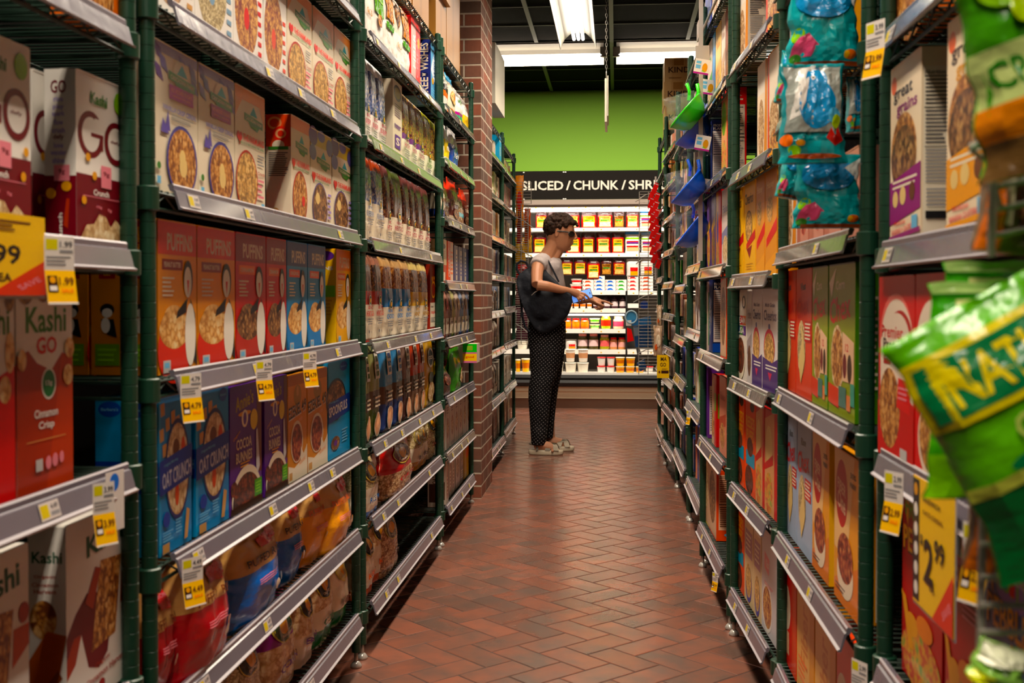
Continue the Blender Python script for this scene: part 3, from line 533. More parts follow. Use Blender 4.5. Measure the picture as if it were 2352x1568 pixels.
D('ckr', 'box', 'cream and brown oatmeal box', 'cream oatmeal boxes', 'cereal box', .12, .19, .05, '#e6d3a4', [R(0, 0, 1, .42, '#b8471c'), E(.5, .85, .3, .06, 'black'), lines(.15, .85, .55, .75, 5, 'tan', .2), R(.1, .05, .7, .25, 'cream')], [R(0, 0, 1, .42, '#b8471c'), lines(.15, .85, .5, .8, 9, 'tan', .2)])
D('cor', 'box', 'orange and cream bar box', 'orange bar boxes', 'cereal box', .10, .19, .05, '#e8582a', [R(.5, 0, 1, 1, '#e8c8b0'), TV('ORGANIC', .3, .5, .7, .3, 'cream'), lines(.55, .95, .2, .8, 6, 'orange', .2)])
D('cnv', 'box', 'navy and cream bar box', 'navy bar boxes', 'cereal box', .10, .18, .05, '#4a4a6a', [R(.45, .1, .85, .9, '#cfc0ac'), lines(.5, .8, .2, .8, 6, '#2a3a8a', .2), R(0, 0, 1, .08, '#3a3a5a')])
for i, (c, c2, nm) in enumerate((('#b5a396', '#8c7466', 'taupe'), ('#cfb59c', '#a85a42', 'buff'), ('#8a6e60', '#5c3c34', 'brown'), ('#c7c08a', '#6c7a3a', 'olive'), ('#d6c4b4', '#a08070', 'pale tan'), ('#8d9bb4', '#3c4c8e', 'slate blue'), ('#b98474', '#8a3a30', 'brick pink'), ('#e2d6c6', '#b8a894', 'off white'), ('#e8b070', '#d8701f', 'orange'), ('#c8506a', '#8c1c3c', 'raspberry'))):
    D('g%d' % i, 'box', nm+' grocery box', nm+' grocery boxes', 'grocery box', .09, .22, .05, c, [R(.08, .05, .92, .38, c2), E(.5, .62, .36, .18, ['oats', 'nuts', 'darkmix', 'grain', 'pale', 'bluemix', 'redmix', 'pale', 'puffs', 'berries'][i]), T('OATS', .5, .88, .7, .06, c2), lines(.2, .8, .1, .3, 4, 'cream', .3)], [R(.1, .1, .9, .9, c2), lines(.2, .8, .3, .8, 10, 'cream', .3)])
    D('q%d' % i, 'pouch', nm+' grain pouch', nm+' grain pouches', 'grain pouch', .12, .22, .05, c, [R(.12, .1, .88, .42, 'cream'), T('GRAIN', .5, .32, .6, .06, c2), E(.5, .7, .3, .14, ['oats', 'nuts', 'darkmix', 'grain', 'pale', 'bluemix', 'redmix', 'pale', 'puffs', 'berries'][i])], bands=[(0, c2), (.1, c)], nu=10, nv=14, bot=.85, pu=6, wr=.003, crimp=.03, tp=.4, topw=1, seed=i)
D('syrw', 'box', 'white and brown tall carton', 'white and brown cartons', 'grocery box', .10, .20, .06, '#d8cabb', [R(.3, .1, .75, .85, '#9a5f38'), R(.0, .86, 1, .93, 'black'), lines(.35, .7, .2, .6, 5, 'cream', .3), R(0, 0, .25, 1, 'cream')], [R(.1, .1, .9, .5, '#4a2a1c'), TV('OATMEAL', .5, .7, .4, .3, 'choc')])
D('cof', 'box', 'cream and brown hot cereal carton', 'cream and brown cartons', 'grocery box', .12, .21, .06, '#cdb9ac', [E(.5, .45, .34, .22, '#9a6a58'), E(.5, .45, .26, .16, 'oats'), lines(.2, .8, .75, .92, 3, '#7a5a4e', .2), R(0, 0, .14, 1, '#efe6da')], [R(0, 0, 1, 1, '#efe6da'), E(.5, .4, .3, .1, '#9a6a58')])
D('yelb', 'box', 'yellow hot cereal carton', 'yellow cartons', 'grocery box', .12, .21, .06, '#d8a81f', [E(.5, .6, .3, .15, 'orange'), T('OATS', .5, .85, .6, .07, 'choc')])
sm('cyb', 'bag', .13, .18, .05, '#e0c23a', [(0, '#e0c23a')], 'yellow dried fruit bag', 'yellow dried fruit bags', 'snack bag', [])
sm('cdk', 'bag', .16, .14, .07, '#4a2a20', [(0, '#3a2018'), (.5, '#6a3a2a')], 'dark brown bean bag', 'dark brown bean bags', 'snack bag', [E(.5, .6, .3, .2, 'cocoa')])
sm('cdr', 'bag', .14, .2, .06, '#5a1a1e', [(0, '#5a1a1e')], 'dark red dried fruit bag', 'dark red dried fruit bags', 'snack bag', [E(.5, .3, .3, .15, 'redmix')])
sm('cgb', 'bag', .14, .2, .06, '#3f8a1f', [(0, '#3f8a1f')], 'bright green seed bag', 'bright green seed bags', 'snack bag', [E(.7, .35, .2, .18, 'pale')])
# ---- cartons
D('cart', 'carton', 'plain brown shipping carton', 'shipping cartons', 'cardboard box', .30, .22, .25, '#93693a', [R(.42, 0, .56, 1, '#855d32'), lines(.12, .4, .1, .25, 3, '#8a6238', .2)], [lines(.1, .8, .2, .8, 8, '#b0864f', .5), R(.42, 0, .56, 1, '#855d32')])
D('cartl', 'carton', 'brown shipping carton with white barcode label', 'labelled shipping cartons', 'cardboard box', .30, .25, .25, '#93693a', [R(.4, .5, .85, .98, '#efe9e0'), [R(.45+.035*i, .58, .462+.035*i, .72, 'dgray') for i in range(9)], lines(.48, .8, .8, .92, 3, 'gray', .2)])
kindside = [R(.25, 0, .75, 1, '#b08c60'), R(.32, .68, .66, .98, '#8a6238'), T('KIND', .5, .50, .74, .24, 'choc'), lines(.14, .6, .12, .2, 2, 'brown', .1)]
D('kind', 'carton', 'brown KIND shipping carton', 'brown snack cartons', 'cardboard box', .32, .155, .185, '#bd9c70', [lines(.1, .5, .3, .5, 3, 'brown', .2)], kindside)
# ---- right racks
def tgr(c, w1, desc, plural): return ('box', desc, plural, 'cereal box', .165, .27, .055, '#f0ddc0', [
    E(.12, .90, .09, .05, '#e06a4a'), T('great', .42, .83, .62, .085, '#3a2f36'), T('grains', .55, .745, .66, .085, w1), E(.45, .50, .42, .22, 'flakes'), E(.45, .47, .40, .18, 'nuts'), P([(0, .12), (1, .18), (1, .42), (0, .36)], c), lines(.1, .9, .31, .37, 2, 'cream', .1), E(.2, .26, .09, .045, 'wheat'), E(.45, .27, .1, .05, 'wheat'), E(.75, .28, .09, .05, 'brown'),
    T('CRUNCHY', .35, .125, .4, .02, 'red'), T(['RAISINS + DATES', 'BANANA CLUSTERS'][w1 == 'gold'], .42, .085, .66, .03, '#c8404a', rot=.03), R(.74, .08, .92, .15, 'sky'), P([(0, .03), (1, .06), (1, .085), (0, .055)], c)], facts('#f1e6d2'))
D('ggp', *tgr('#8c2470', '#8c2470', 'cream flake cereal box with purple band', 'cream and purple cereal boxes'), sidebase='#f0ddc0')
D('ggy', *tgr('#eaa21a', 'gold', 'cream flake cereal box with yellow band', 'cream and yellow cereal boxes'), sidebase='#f0ddc0')
D('prem', 'box', 'red and white flake cereal box', 'red protein cereal boxes', 'cereal box', .165, .275, .055, '#cf1a22', [E(.5, .66, .46, .25, '#e87a70'), E(.52, .63, .45, .25, '#f0e0cc'), P([(.06, .2), (.97, .3), (.97, .65), (.06, .65)], '#f0e0cc'), E(.62, .655, .34, .165, '#b01820'), E(.54, .65, .35, .155, '#f0e0cc'),
    T('Premier', .40, .70, .62, .07, '#c81e26'), T('Protein', .42, .63, .54, .065, '#3a2a2a'), R(.16, .52, .36, .59, '#a81820'), T('20g', .26, .555, .14, .03, 'white'), P([(0, 0), (1, 0), (1, .33), (.6, .42), (0, .30)], '#c41a20'), E(.34, .28, .30, .22, 'flakes'), P([(.55, .3), (.9, .28), (.9, .44), (.6, .46)], '#d8242a'), lines(.6, .86, .34, .42, 3, 'pink', .2), R(.66, .02, .84, .09, 'lgray')])
D('straw', 'box', 'red strawberry cereal box with silver spoon bowl', 'red strawberry cereal boxes', 'cereal box', .165, .275, .055, '#cf1a22', [E(.5, .66, .46, .22, '#f0e0cc'), P([(0, .42), (1, .42), (1, .50), (0, .50)], '#d83038'), T('STRAWBERRIES', .5, .455, .88, .055, '#f0c8b8', rot=-.05), E(.5, .20, .40, .20, '#e8d4c0'), E(.5, .22, .36, .18, 'flakes'), E(.58, .24, .08, .05, '#d8301a'), P([(.84, .22), (.88, .2), (1, .36), (.97, .38)], 'silver')])
pebl = lambda base, c2: [P([(.05, .90), (.18, .95), (.15, .8)], 'yellow'), T('FRUITY', .45, .885, .75, .10, 'lgreen', rot=-.05), R(.3, .85, .42, .94, 'teal'), R(.46, .84, .56, .93, 'red'), T('PEBBLES', .49, .73, .9, .14, 'black'), T('PEBBLES', .48, .735, .88, .13, 'yellow'), lines(.5, .9, .58, .66, 3, 'pink', .2), E(.5, .14, .5, .16, 'reef'), E(.28, .3, .16, .06, 'gold'), E(.6, .34, .2, .06, '#e0843a'), P([(0, .44), (.12, .42), (.34, .18), (.22, .16)], 'gold')]
D('pebr', 'box', 'red fruity rice cereal box', 'red fruity cereal boxes', 'cereal box', .18, .285, .055, '#b0141c', pebl('#b0141c', 1)); D('pebb', 'box', 'blue fruity rice cereal box', 'blue fruity cereal boxes', 'cereal box', .18, .285, .055, '#1269ad', [E(.5, .86, .3, .08, 'lilac'), pebl('#1269ad', 1)[:7], E(.5, .14, .5, .16, 'reef'), T('Marshmallow', .5, .92, .7, .05, 'white')])
def chex(key, base, c1, t1, desc, plural, ink='#d23a26', green=False):
    el = [T(t1, .45, .865, .34, .06, 'cream' if green else 'dgray', rot=.04), T('Chex', .44, .71, .80, .17, ink, rot=.08), E(.36, .38, .26, .22, 'pale'), E(.36, .38, .22, .19, 'flakes' if green else 'grain')]
    if green: el += [P([(.02, .88), (.3, .98), (.12, .78)], 'cream'), P([(.56, .56), (.97, .50), (.97, .24), (.56, .24)], '#f0c8a4'), T('12', .72, .46, .12, .05, 'red'), E(.64, .34, .07, .08, 'maroon'), E(.82, .33, .08, .09, 'choc'), P([(0, .20), (.42, .18), (.42, .05), (0, .07)], '#d84a2c'), R(.42, .07, .7, .2, '#4f7a6f'), R(.72, .06, .86, .16, '#e08a5a'), R(.86, .1, 1, .24, '#4fa08a')]
    else: el += [R(.56, .53, .98, .60, c1), R(.56, .44, .98, .51, c1), lines(.6, .95, .45, .59, 5, 'cream', .2), P([(.3, .60), (.42, .44), (.2, .28), (.34, .1), (.62, .3), (.5, .5)], 'wheat')]
    D(key, 'box', desc, plural, 'cereal box', .17, .29, .055, base, el, [R(0, 0, 1, 1, c1 if green else base), lines(.2, .8, .2, .8, 14, 'cream', .3)], top='#3c4a14' if green else base)  # green box tops get a darker colour in place of shade under the shelf
chex('chw', '#d8503c', '#c42a22', 'Wheat', 'salmon red square cereal box', 'salmon red cereal boxes', '#c4201c'); chex('chg', '#8f9c2e', '#4f8a14', 'Corn', 'green square cereal box', 'green cereal boxes', '#d8301c', True); chex('chb', '#a9b8cf', '#d23a3a', 'Rice', 'pale blue square cereal box', 'pale blue cereal boxes', '#d8303a')
D('fib', 'box', 'golden fiber cereal box with red oval', 'golden fiber cereal boxes', 'cereal box', .175, .29, .055, '#e8a01c', [P([(0, .34), (.55, .3), (.85, 1), (0, 1)], '#efc48c'), P([(0, .0), (1, .0), (1, .34), (0, .12)], '#e0801a'), E(.32, .72, .25, .22, '#b8141c'), T('FIBER', .32, .76, .36, .075, '#efd0b0', rot=-.1), T('One', .32, .665, .34, .12, '#efd0b0', rot=-.1), T('35%', .80, .88, .22, .035, 'choc'), T('FIBER', .80, .82, .24, .03, 'choc'), E(.48, .22, .34, .16, '#f0dcc0'), E(.48, .32, .32, .16, 'tomato'), lines(.08, .5, .07, .12, 2, 'brown', .2)],
  [R(0, 0, .5, 1, '#e8b030'), R(.55, .02, 1, .98, '#f2ead8'), [R(.6, .1+.06*i, .95, .115+.06*i, 'dgray') for i in range(13)]])
D('tang', 'box', 'golden tan cereal box', 'golden tan cereal boxes', 'cereal box', .17, .28, .055, '#d8941c', [R(0, 0, .75, 1, '#dfae6a'), TV('Fiber', .45, .5, .5, .4, '#c87a1c'), lines(.1, .6, .1, .3, 4, 'orange', .3)])
D('orw', 'box', 'orange red and cream cereal box', 'orange red cereal boxes', 'cereal box', .17, .28, .055, '#d8502a', [R(0, 0, .7, 1, '#d8391c'), E(.3, .5, .3, .2, 'cream'), R(0, .1, .5, .3, '#efc4a0')])
D('chy', 'box', 'yellow ring cereal box', 'yellow ring cereal boxes', 'cereal box', .17, .28, .055, '#f2b90f', [T('Cheerios', .42, .84, .72, .12, 'choc'), E(.42, .54, .3, .17, 'choc'), E(.42, .54, .26, .155, 'loops'), P([(.2, .30), (.98, .40), (.98, .50), (.2, .36)], '#c8202a'), P([(.25, .30), (.7, .34), (.5, .2)], '#8a1c14'), lines(.2, .8, .08, .16, 3, 'gold', .3)])
D('cho', 'box', 'amber honey ring cereal box', 'amber ring cereal boxes', 'cereal box', .17, .29, .055, '#e39a3c', [R(0, .7, 1, 1, '#c98a52'), P([(.1, .26), (1, .40), (1, .52), (.1, .34)], '#d8302a'), E(.4, .62, .25, .13, 'loops'), T('Honey', .45, .83, .6, .09, '#efd0a0'), P([(0, 0), (1, 0), (1, .22), (0, .1)], '#f0a81c')])
D('mgc', 'box', 'white and violet ring cereal box', 'white and violet ring cereal boxes', 'cereal box', .17, .28, .055, '#e4dcd8', [T('Multi Grain', .45, .83, .6, .04, '#4a3f6a'), T('Cheerios', .46, .73, .78, .105, '#3f2f60'), E(.42, .62, .06, .03, 'navy'), E(.42, .42, .34, .18, '#c8304a'), E(.42, .40, .31, .16, 'loops'), P([(0, 0), (1, 0), (1, .34), (.6, .28), (0, .32)], '#4a2f70'), lines(.2, .9, .2, .26, 2, 'white', .1), P([(.35, .18), (.6, .18), (.48, .1)], '#c83a5a')])
D('team', 'box', 'white chocolate ring cereal box with coloured squares', 'white ring cereal boxes with coloured squares', 'cereal box', .17, .28, .055, '#e6ddd2', [[R(.06+.3*i, .60-.11*j, .34+.3*i, .70-.11*j, c) for (i, j, c) in ((0, 0, 'teal'), (1, 0, 'red'), (2, 0, 'orange'), (0, 1, 'navy'), (1, 1, 'green'), (2, 1, 'purple'))], T('TEAM', .5, .65, .8, .07, 'white'), T('USA', .5, .54, .6, .07, 'white'), E(.75, .85, .16, .07, 'dgray'), E(.75, .85, .12, .05, '#e6ddd2'), E(.45, .22, .42, .22, 'cream'), E(.45, .26, .38, .20, 'cocoa')])
D('ree', 'box', 'bright orange peanut cereal box', 'bright orange peanut cereal boxes', 'cereal box', .17, .28, .055, '#e85c14', [T('REESE’S', .5, .76, .85, .12, 'yellow'), T('PUFFS', .5, .62, .7, .12, 'yellow'), R(.1, .3, .95, .45, '#1f8fb0'), E(.5, .5, .3, .1, 'cocoa'), E(.4, .15, .4, .15, 'cocoa'), E(.7, .93, .2, .05, 'choc')])
D('lucky', 'box', 'red and tan marshmallow cereal box', 'red and tan cereal boxes', 'cereal box', .17, .28, .055, '#c41c24', [P([(0, 0), (.8, 0), (.8, 1), (0, .9)], '#d9a070'), E(.35, .65, .28, .2, 'wheat'), E(.35, .2, .32, .2, 'reef'), P([(0, .4), (.7, .5), (.7, .6), (0, .46)], '#c4301c')])
D('pinkw', 'box', 'pale grey square cereal box with pink badge', 'pale grey cereal boxes', 'cereal box', .17, .28, .055, '#d0cccf', [P([(.2, .78), (.55, .74), (.5, .58), (.2, .62)], '#e08a94'), T('Kids', .4, .68, .2, .08, 'white'), E(.4, .26, .34, .24, 'white'), E(.4, .26, .3, .2, 'berries'), lines(.2, .8, .46, .5, 2, 'pink', .2)])
D('kidw', 'box', 'pale tan cereal box with purple bowl', 'pale tan cereal boxes', 'cereal box', .17, .28, .055, '#dfc59a', [R(.1, .5, .9, .78, '#a87a8a'), lines(.2, .8, .55, .75, 4, 'cream', .2), E(.5, .22, .36, .2, '#5a4a9a'), E(.5, .25, .32, .18, 'loops'), R(.1, .84, .9, .9, 'cream')])
D('kidp', 'box', 'purple marshmallow cereal box', 'purple kids cereal boxes', 'cereal box', .16, .28, .05, '#5b3f94', [E(.4, .75, .3, .15, '#8a6ac8'), E(.5, .3, .4, .25, 'reef'), P([(.1, .5), (.9, .6), (.8, .7), (.1, .6)], 'yellow')])
D('kidr', 'box', 'red and yellow kids cereal box', 'red and yellow kids boxes', 'cereal box', .16, .28, .05, '#d8242a', [P([(0, 0), (.7, 0), (.5, 1), (0, 1)], '#e8a82c'), E(.35, .5, .2, .25, '#5b3f94'), E(.4, .2, .3, .15, 'reef')])
D('ksid', 'box', 'red cereal box with nutrition side panel', 'red cereal boxes with nutrition panels', 'cereal box', .15, .29, .06, '#e0351c', [P([(0, 0), (.8, 0), (.8, 1), (0, .9)], '#d8a06a'), E(.35, .7, .3, .2, '#6f9a3a'), E(.35, .25, .35, .2, 'reef')], [R(0, 0, 1, 1, '#d8301c'), T('K', .5, .93, .5, .06, 'cream'), lines(.2, .8, .84, .88, 1, 'cream', 0), R(.12, .03, .9, .80, '#d9c8b4'), lines(.18, .85, .45, .78, 14, 'dgray', .4), R(.14, .42, .88, .43, 'black'), lines(.18, .85, .06, .4, 12, 'gray', .3)])
D('nsid', 'box', 'navy cereal box with nutrition side panel', 'navy cereal boxes with nutrition panels', 'cereal box', .15, .28, .06, '#24306e', [E(.5, .5, .3, .3, 'bluemix')], [R(0, 0, 1, 1, '#1f2850'), T('FROSTED', .5, .93, .8, .035, 'cream'), T('FLAKES', .5, .885, .8, .04, 'cream'), R(.06, .14, .94, .85, '#e2d6cc'), lines(.12, .9, .55, .83, 10, 'gray', .4), R(.1, .52, .9, .53, 'black'), lines(.12, .9, .18, .5, 12, 'gray', .3), R(0, 0, 1, .12, '#1f4aa8')])
D('osid', 'box', 'orange cereal box with nutrition side panel, leaning', 'orange leaning boxes', 'cereal box', .16, .29, .07, '#e8541a', [P([(0, .02), (1, .02), (1, .98), (0, .9)], '#d8b090'), E(.5, .5, .4, .35, 'nuts')], [R(0, 0, 1, 1, '#ee5a16'), T("Cap'n", .5, .93, .6, .035, 'cream'), R(.12, .14, .92, .86, '#f0c4a4'), T('Nutrition Facts', .52, .84, .7, .02, 'choc'), R(.14, .815, .9, .822, 'choc'), lines(.18, .85, .5, .8, 12, 'brown', .3), R(.14, .47, .9, .48, 'choc'), lines(.18, .85, .18, .45, 10, 'brown', .3), E(.6, .08, .2, .02, 'sky')])
D('ytop', 'box', 'yellow topped cereal box', 'yellow topped cereal boxes', 'cereal box', .16, .29, .05, '#e8d01c', [P([(0, .02), (1, .02), (1, .9), (0, .9)], '#d8b090'), E(.5, .5, .4, .3, 'pale')])
D('gwh', 'box', 'glossy white granola box with amber bowl', 'glossy white granola boxes', 'cereal box', .17, .28, .055, '#efe6da', [R(0, 0, .7, .7, '#f0dcc4'), E(.4, .35, .3, .3, 'oats'), P([(.7, 0), (1, 0), (1, 1), (.85, 1)], '#d88a3a')], facts('#e6d8c4', 'dgray'))
D('grw', 'box', 'amber and white granola box', 'amber and white granola boxes', 'cereal box', .16, .28, .055, '#e8a23a', [P([(0, .3), (1, .2), (1, 1), (0, 1)], '#efe2cf'), E(.5, .3, .4, .25, 'oats'), R(0, 0, .12, 1, '#d84a1c'), E(.5, .15, .25, .1, 'berries')])
D('nsd2', 'box', 'purple cereal box with nutrition side', 'purple cereal boxes with nutrition side', 'cereal box', .15, .27, .06, '#5f2f84', [P([(0, 0), (.6, 0), (.6, 1), (0, .9)], '#ccae9a'), E(.3, .3, .25, .2, 'oats')], [R(0, 0, 1, 1, '#5f2f84'), R(.1, .05, .9, .75, '#ddd0c4'), lines(.15, .85, .1, .7, 18, 'gray', .3)])
D('rsd2', 'box', 'red cereal box with green corner', 'red and green cereal boxes', 'cereal box', .15, .26, .06, '#c4242a', [P([(0, 0), (.6, 0), (.6, 1), (0, .9)], '#caa48a'), R(.6, .5, 1, .75, '#7fa03a'), E(.3, .3, .25, .2, 'berries')], [R(0, 0, 1, 1, '#c4242a'), R(.1, .4, .9, .75, '#7fa03a'), lines(.2, .8, .1, .35, 6, 'cream', .3)])
for i, (c, c2, nm) in enumerate((('#e2d4c8', '#b89a88', 'pearly'), ('#dfcabb', '#5a9a5a', 'pearly green'), ('#3f8fd0', '#1f6ab0', 'bright blue'), ('#e8c070', '#d89a2a', 'honey'), ('#e8d8d0', '#8a8aa8', 'pale lilac'), ('#8a4a34', '#5a2a1c', 'chestnut'), ('#3fbf2a', '#2a9a1f', 'lime green'), ('#3a4aa0', '#22307a', 'royal blue'), ('#cfc6c4', '#9a8f90', 'ash grey'), ('#d88a70', '#b04a34', 'coral'))):
    D('r%d' % i, 'box', nm+' cereal box', nm+' cereal boxes', 'cereal box', .15, .27, .055, c, [P([(0, .3), (1, .4), (1, .55), (0, .45)], c2), E(.5, .24, .34, .17, ['oats', 'grain', 'bluemix', 'loops', 'pale', 'nuts', 'grain', 'bluemix', 'darkmix', 'berries'][i]), T('Flakes', .5, .75, .7, .1, c2)], [R(.1, .08, .9, .85, c2), lines(.2, .8, .1, .7, 12, 'cream', .3)])
D('shrink', 'box', 'film wrapped rose coloured multipack', 'rose multipacks', 'multipack', .12, .16, .08, '#c98a78', [R(0, 0, .3, 1, '#b06a58'), E(.6, .5, .3, .3, 'redmix')])
# ------------------------------------------------------------------ racks
ORD = ['first', 'second', 'third', 'fourth', 'fifth', 'sixth', 'seventh', 'eighth', 'ninth', 'tenth', 'eleventh', 'twelfth', 'thirteenth', 'fourteenth']
POST = {}
def post_mesh(h):
    if h in POST: return POST[h]
    mb = MB(); pr = [(.0127, .045)]; z = .07
    while z < h-.02:
        pr += [(.0127, z-.0012), (.0119, z-.0006), (.0119, z+.0004), (.0127, z+.0010)]; z += .0254
    pr += [(.0127, h), (.009, h+.004)]
    mb.lathe(pr, GREEN, 24)
    POST[h] = mb.mesh('post', False); 
    f = MB(); f.lathe([(.006, .012), (.006, .046)], CHROME, 8); f.lathe([(.016, 0), (.017, .006), (.012, .014), (.007, .018)], CHROME, 12)
    POST[h, 'f'] = f.mesh('leveling_foot', True); return POST[h]
DEPTH = .44
class Unit:
    def __init__(s, name, side, p0, p1, levels, top, label, shelf_words=None, rails=True, norail=(), railmats=None, tags=None, nobars=False, skip_near=False):
        s.side = side; s.near = Vector((p0[0], p0[1], 0)); s.far = Vector((p1[0], p1[1], 0)); s.levels = levels; s.label = label
        s.L = (s.far-s.near).length; d = (s.far-s.near).normalized(); s.u = d
        s.out = Vector((d.y, -d.x, 0)) if side == 'L' else Vector((-d.y, d.x, 0))      # towards the aisle
        s.rz = math.atan2(d.y, d.x) if side == 'L' else math.atan2(-d.y, -d.x)
        s.org = s.near if side == 'L' else s.far
        s.words = shelf_words or [ORD[i]+' shelf up' for i in range(len(levels))]; s.counts = {}
        root = empty('shelving_unit', s.org, s.rz); s.root = root
        tag(root, 'green epoxy wire shelving rack, ' + label, 'shelving rack', 'green wire racks along the aisle')
        pm_ = post_mesh(top)
        nearx = 0 if side == 'L' else s.L
        for x in (0, s.L):
            for y in (0, DEPTH):
                if skip_near and x == nearx and y == 0: continue
                p = link('post', pm_, root, (x, y, 0)); link('leveling_foot', POST[top, 'f'], p)
        for i, z in enumerate(levels):
            mb = MB(); zt = z-.014
            for y in (.0, DEPTH):
                for zz in (zt-.004, zt-.030): mb.tube([(0, y, zz), (s.L, y, zz)], .0035, GREEN_D, 5)
                n = int(s.L/.05); pts = [(.02+(s.L-.04)*k/n, y, zt-.006 if k % 2 else zt-.028) for k in range(n+1)]
                mb.tube(pts, .0022, GREEN_D, 4)
            for x in (0, s.L):
                for zz in (zt-.004, zt-.030): mb.tube([(x, 0, zz), (x, DEPTH, zz)], .0035, GREEN_D, 5)
            for x in (s.L/3, 2*s.L/3): mb.tube([(x, 0, zt-.010), (x, DEPTH, zt-.010)], .0035, GREEN_D, 5)
            n = int(s.L/.026)
            for k in range(1, n): x = s.L*k/n; mb.tube([(x, -.003, zt), (x, DEPTH+.003, zt)], .0019, GREEN_D, 4, cap=False)
            for x in (0, s.L):
                for y in (0, DEPTH): mb.lathe([(.0155, zt-.036), (.0185, zt-.034), (.0185, zt+.002), (.0155, zt+.004)], GREEN, 24, (x, y))
            sh = mb.build('wire_shelf', root)
            if rails and i not in norail:
                r = MB(); x0, x1 = .062, s.L-.045
                if side == 'R': x0, x1 = .045, s.L-.062
                rm = (railmats or {}).get(i, RAILM); 
                prof = [(-.002, z-.002), (-.010, z), (-.0125, z-.003), (-.0125, z-.010), (-.016, z-.012), (-.023, z-.038), (-.028, z-.041), (-.0265, z-.044), (-.021, z-.043), (-.012, z-.014), (-.006, z-.012)]
                prof = [(y-.006, zz) for y, zz in prof]
                rd = random.Random(int(z*1000)+i*7+int(s.near.y*100)); nseg = 6; cuts = [x0+(x1-x0)*k/nseg for k in range(nseg+1)]
                vs = [(x, y, zz) for x in cuts for y, zz in prof]; m = len(prof)
                for a in range(nseg):
                    for b in range(m-1):
                        r.add([vs[a*m+b], vs[(a+1)*m+b], vs[(a+1)*m+b+1], vs[a*m+b+1]], [(0, 3, 2, 1)], RAILT if b in (1, 5, 6) else rm)
                r.add([(x0,)+p for p in prof], [tuple(range(m))], rm); r.add([(x1,)+p for p in prof], [tuple(range(m))[::-1]], rm)
                # printed shelf strips inside the channel
                nt = max(1, int(s.L/.32)); 
                for k in range(nt):
                    if rd.random() < .25: continue
                    xx = x0+.03+(x1-x0-.12)*(k+rd.random()*.5)/nt
                    def fn(u, v, l, xx=xx): return (xx+u, -.0232-.0065*(1-v/.024)-l*1.0, z-.0375+v)
                    art(r, fn, [R(0, .002, .05, .024, '#c9c0bc'), R(.002, .005, .022, .021, '#cdb83e'), T('4.49', .037, .017, .018, .007, 'dgray'), R(.026, .006, .048, .011, 'gray')], e0=.0006)
                r.build('price_rail', sh)
    def plane_hit(s, x, y, inset):
        r = ray(x, y); n = s.out; p = s.near - s.out*inset
        t = (p-CAM).dot(n)/r.dot(n); return CAM + r*t
    def place(s, key, t0, t1, z, inset=.012, h=None, rot=0.0, dz=0.0, lvl=None, extra='', lean=0.0, wfix=False):
        """t0, t1: span along the rack from its near post"""
        ds = DS[key]; me = ds.mesh(); tc = (t0+t1)/2; wd = abs(t1-t0)
        p = s.near + s.u*tc - s.out*inset
        o = link(ds.name, me, None, (p.x, p.y, z+dz), s.rz+rot)
        if not wfix: o.scale.x = wd*.985/ds.w
        if h: o.scale.z = h/ds.h
        if lean: o.rotation_euler = (lean, 0, s.rz+rot)
        s.counts.setdefault(lvl, []).append((tc, key, o, extra))
        return o
    def row(s, lvl, items, inset=.012):
        z = s.levels[lvl]-.011
        for it in items:
            x0, x1, key = it[:3]; kw = dict(it[3]) if len(it) > 3 else {}
            ins = kw.pop('inset', inset)
            a = (s.plane_hit(x0, 700, ins)-s.near).dot(s.u); b = (s.plane_hit(x1, 700, ins)-s.near).dot(s.u)
            top = kw.pop('top', None)
            if top is not None:
                kw['h'] = s.plane_hit(x1 if s.side == 'L' else x0, top, ins).z-z
            s.place(key, min(a, b), max(a, b), z, ins, lvl=lvl, **kw)
    def fill(s, lvl, keys, a=.03, b=None, wd=.09, inset=.012, jit=.1, h=None, seed=0, hs=None):
        rd = random.Random(seed+lvl*17+int(s.near.y*10)); t = a; b = b if b is not None else s.L-.02; i = 0; z = s.levels[lvl]-.011
        up = (s.levels[lvl+1] if lvl+1 < len(s.levels) else s.levels[lvl]+.33)-s.levels[lvl]-.065
        while t < b-.02:
            k = keys[i % len(keys)]; w_ = min(wd*(1+jit*(rd.random()-.5)), b-t)
            hh = min(up, (h or DS[k].h)*(1+.08*(rd.random()-.5)))
            s.place(k, t, t+w_, z, inset+rd.random()*.012, h=hh, lvl=lvl); t += w_+.002; i += 1
    def finish(s):
        for lvl, lst in s.counts.items():
            word = s.words[lvl] if lvl is not None and lvl < len(s.words) else 'top'
            by = {}
            for tc, key, o, ex in sorted(lst, key=lambda q: q[0]): by.setdefault((DS[key].desc, ex), []).append((o, key))
            for (desc, ex), os_ in by.items():
                for i, (o, key) in enumerate(os_):
                    pre = ''
                    if len(os_) > 1: pre = ('nearest ' if i == 0 else ('farthest ' if i == len(os_)-1 else ORD[i]+' ')) if len(os_) < 4 else (ORD[i]+' nearest ' if i else 'nearest ')
                    lab = '%s%s%s, %s, %s' % (pre, desc, (' '+ex) if ex else '', word, s.label)
                    tag(o, lab, DS[key].cat, '%s on %s, %s' % (DS[key].plural, word, s.label) if len(os_) > 1 else None)
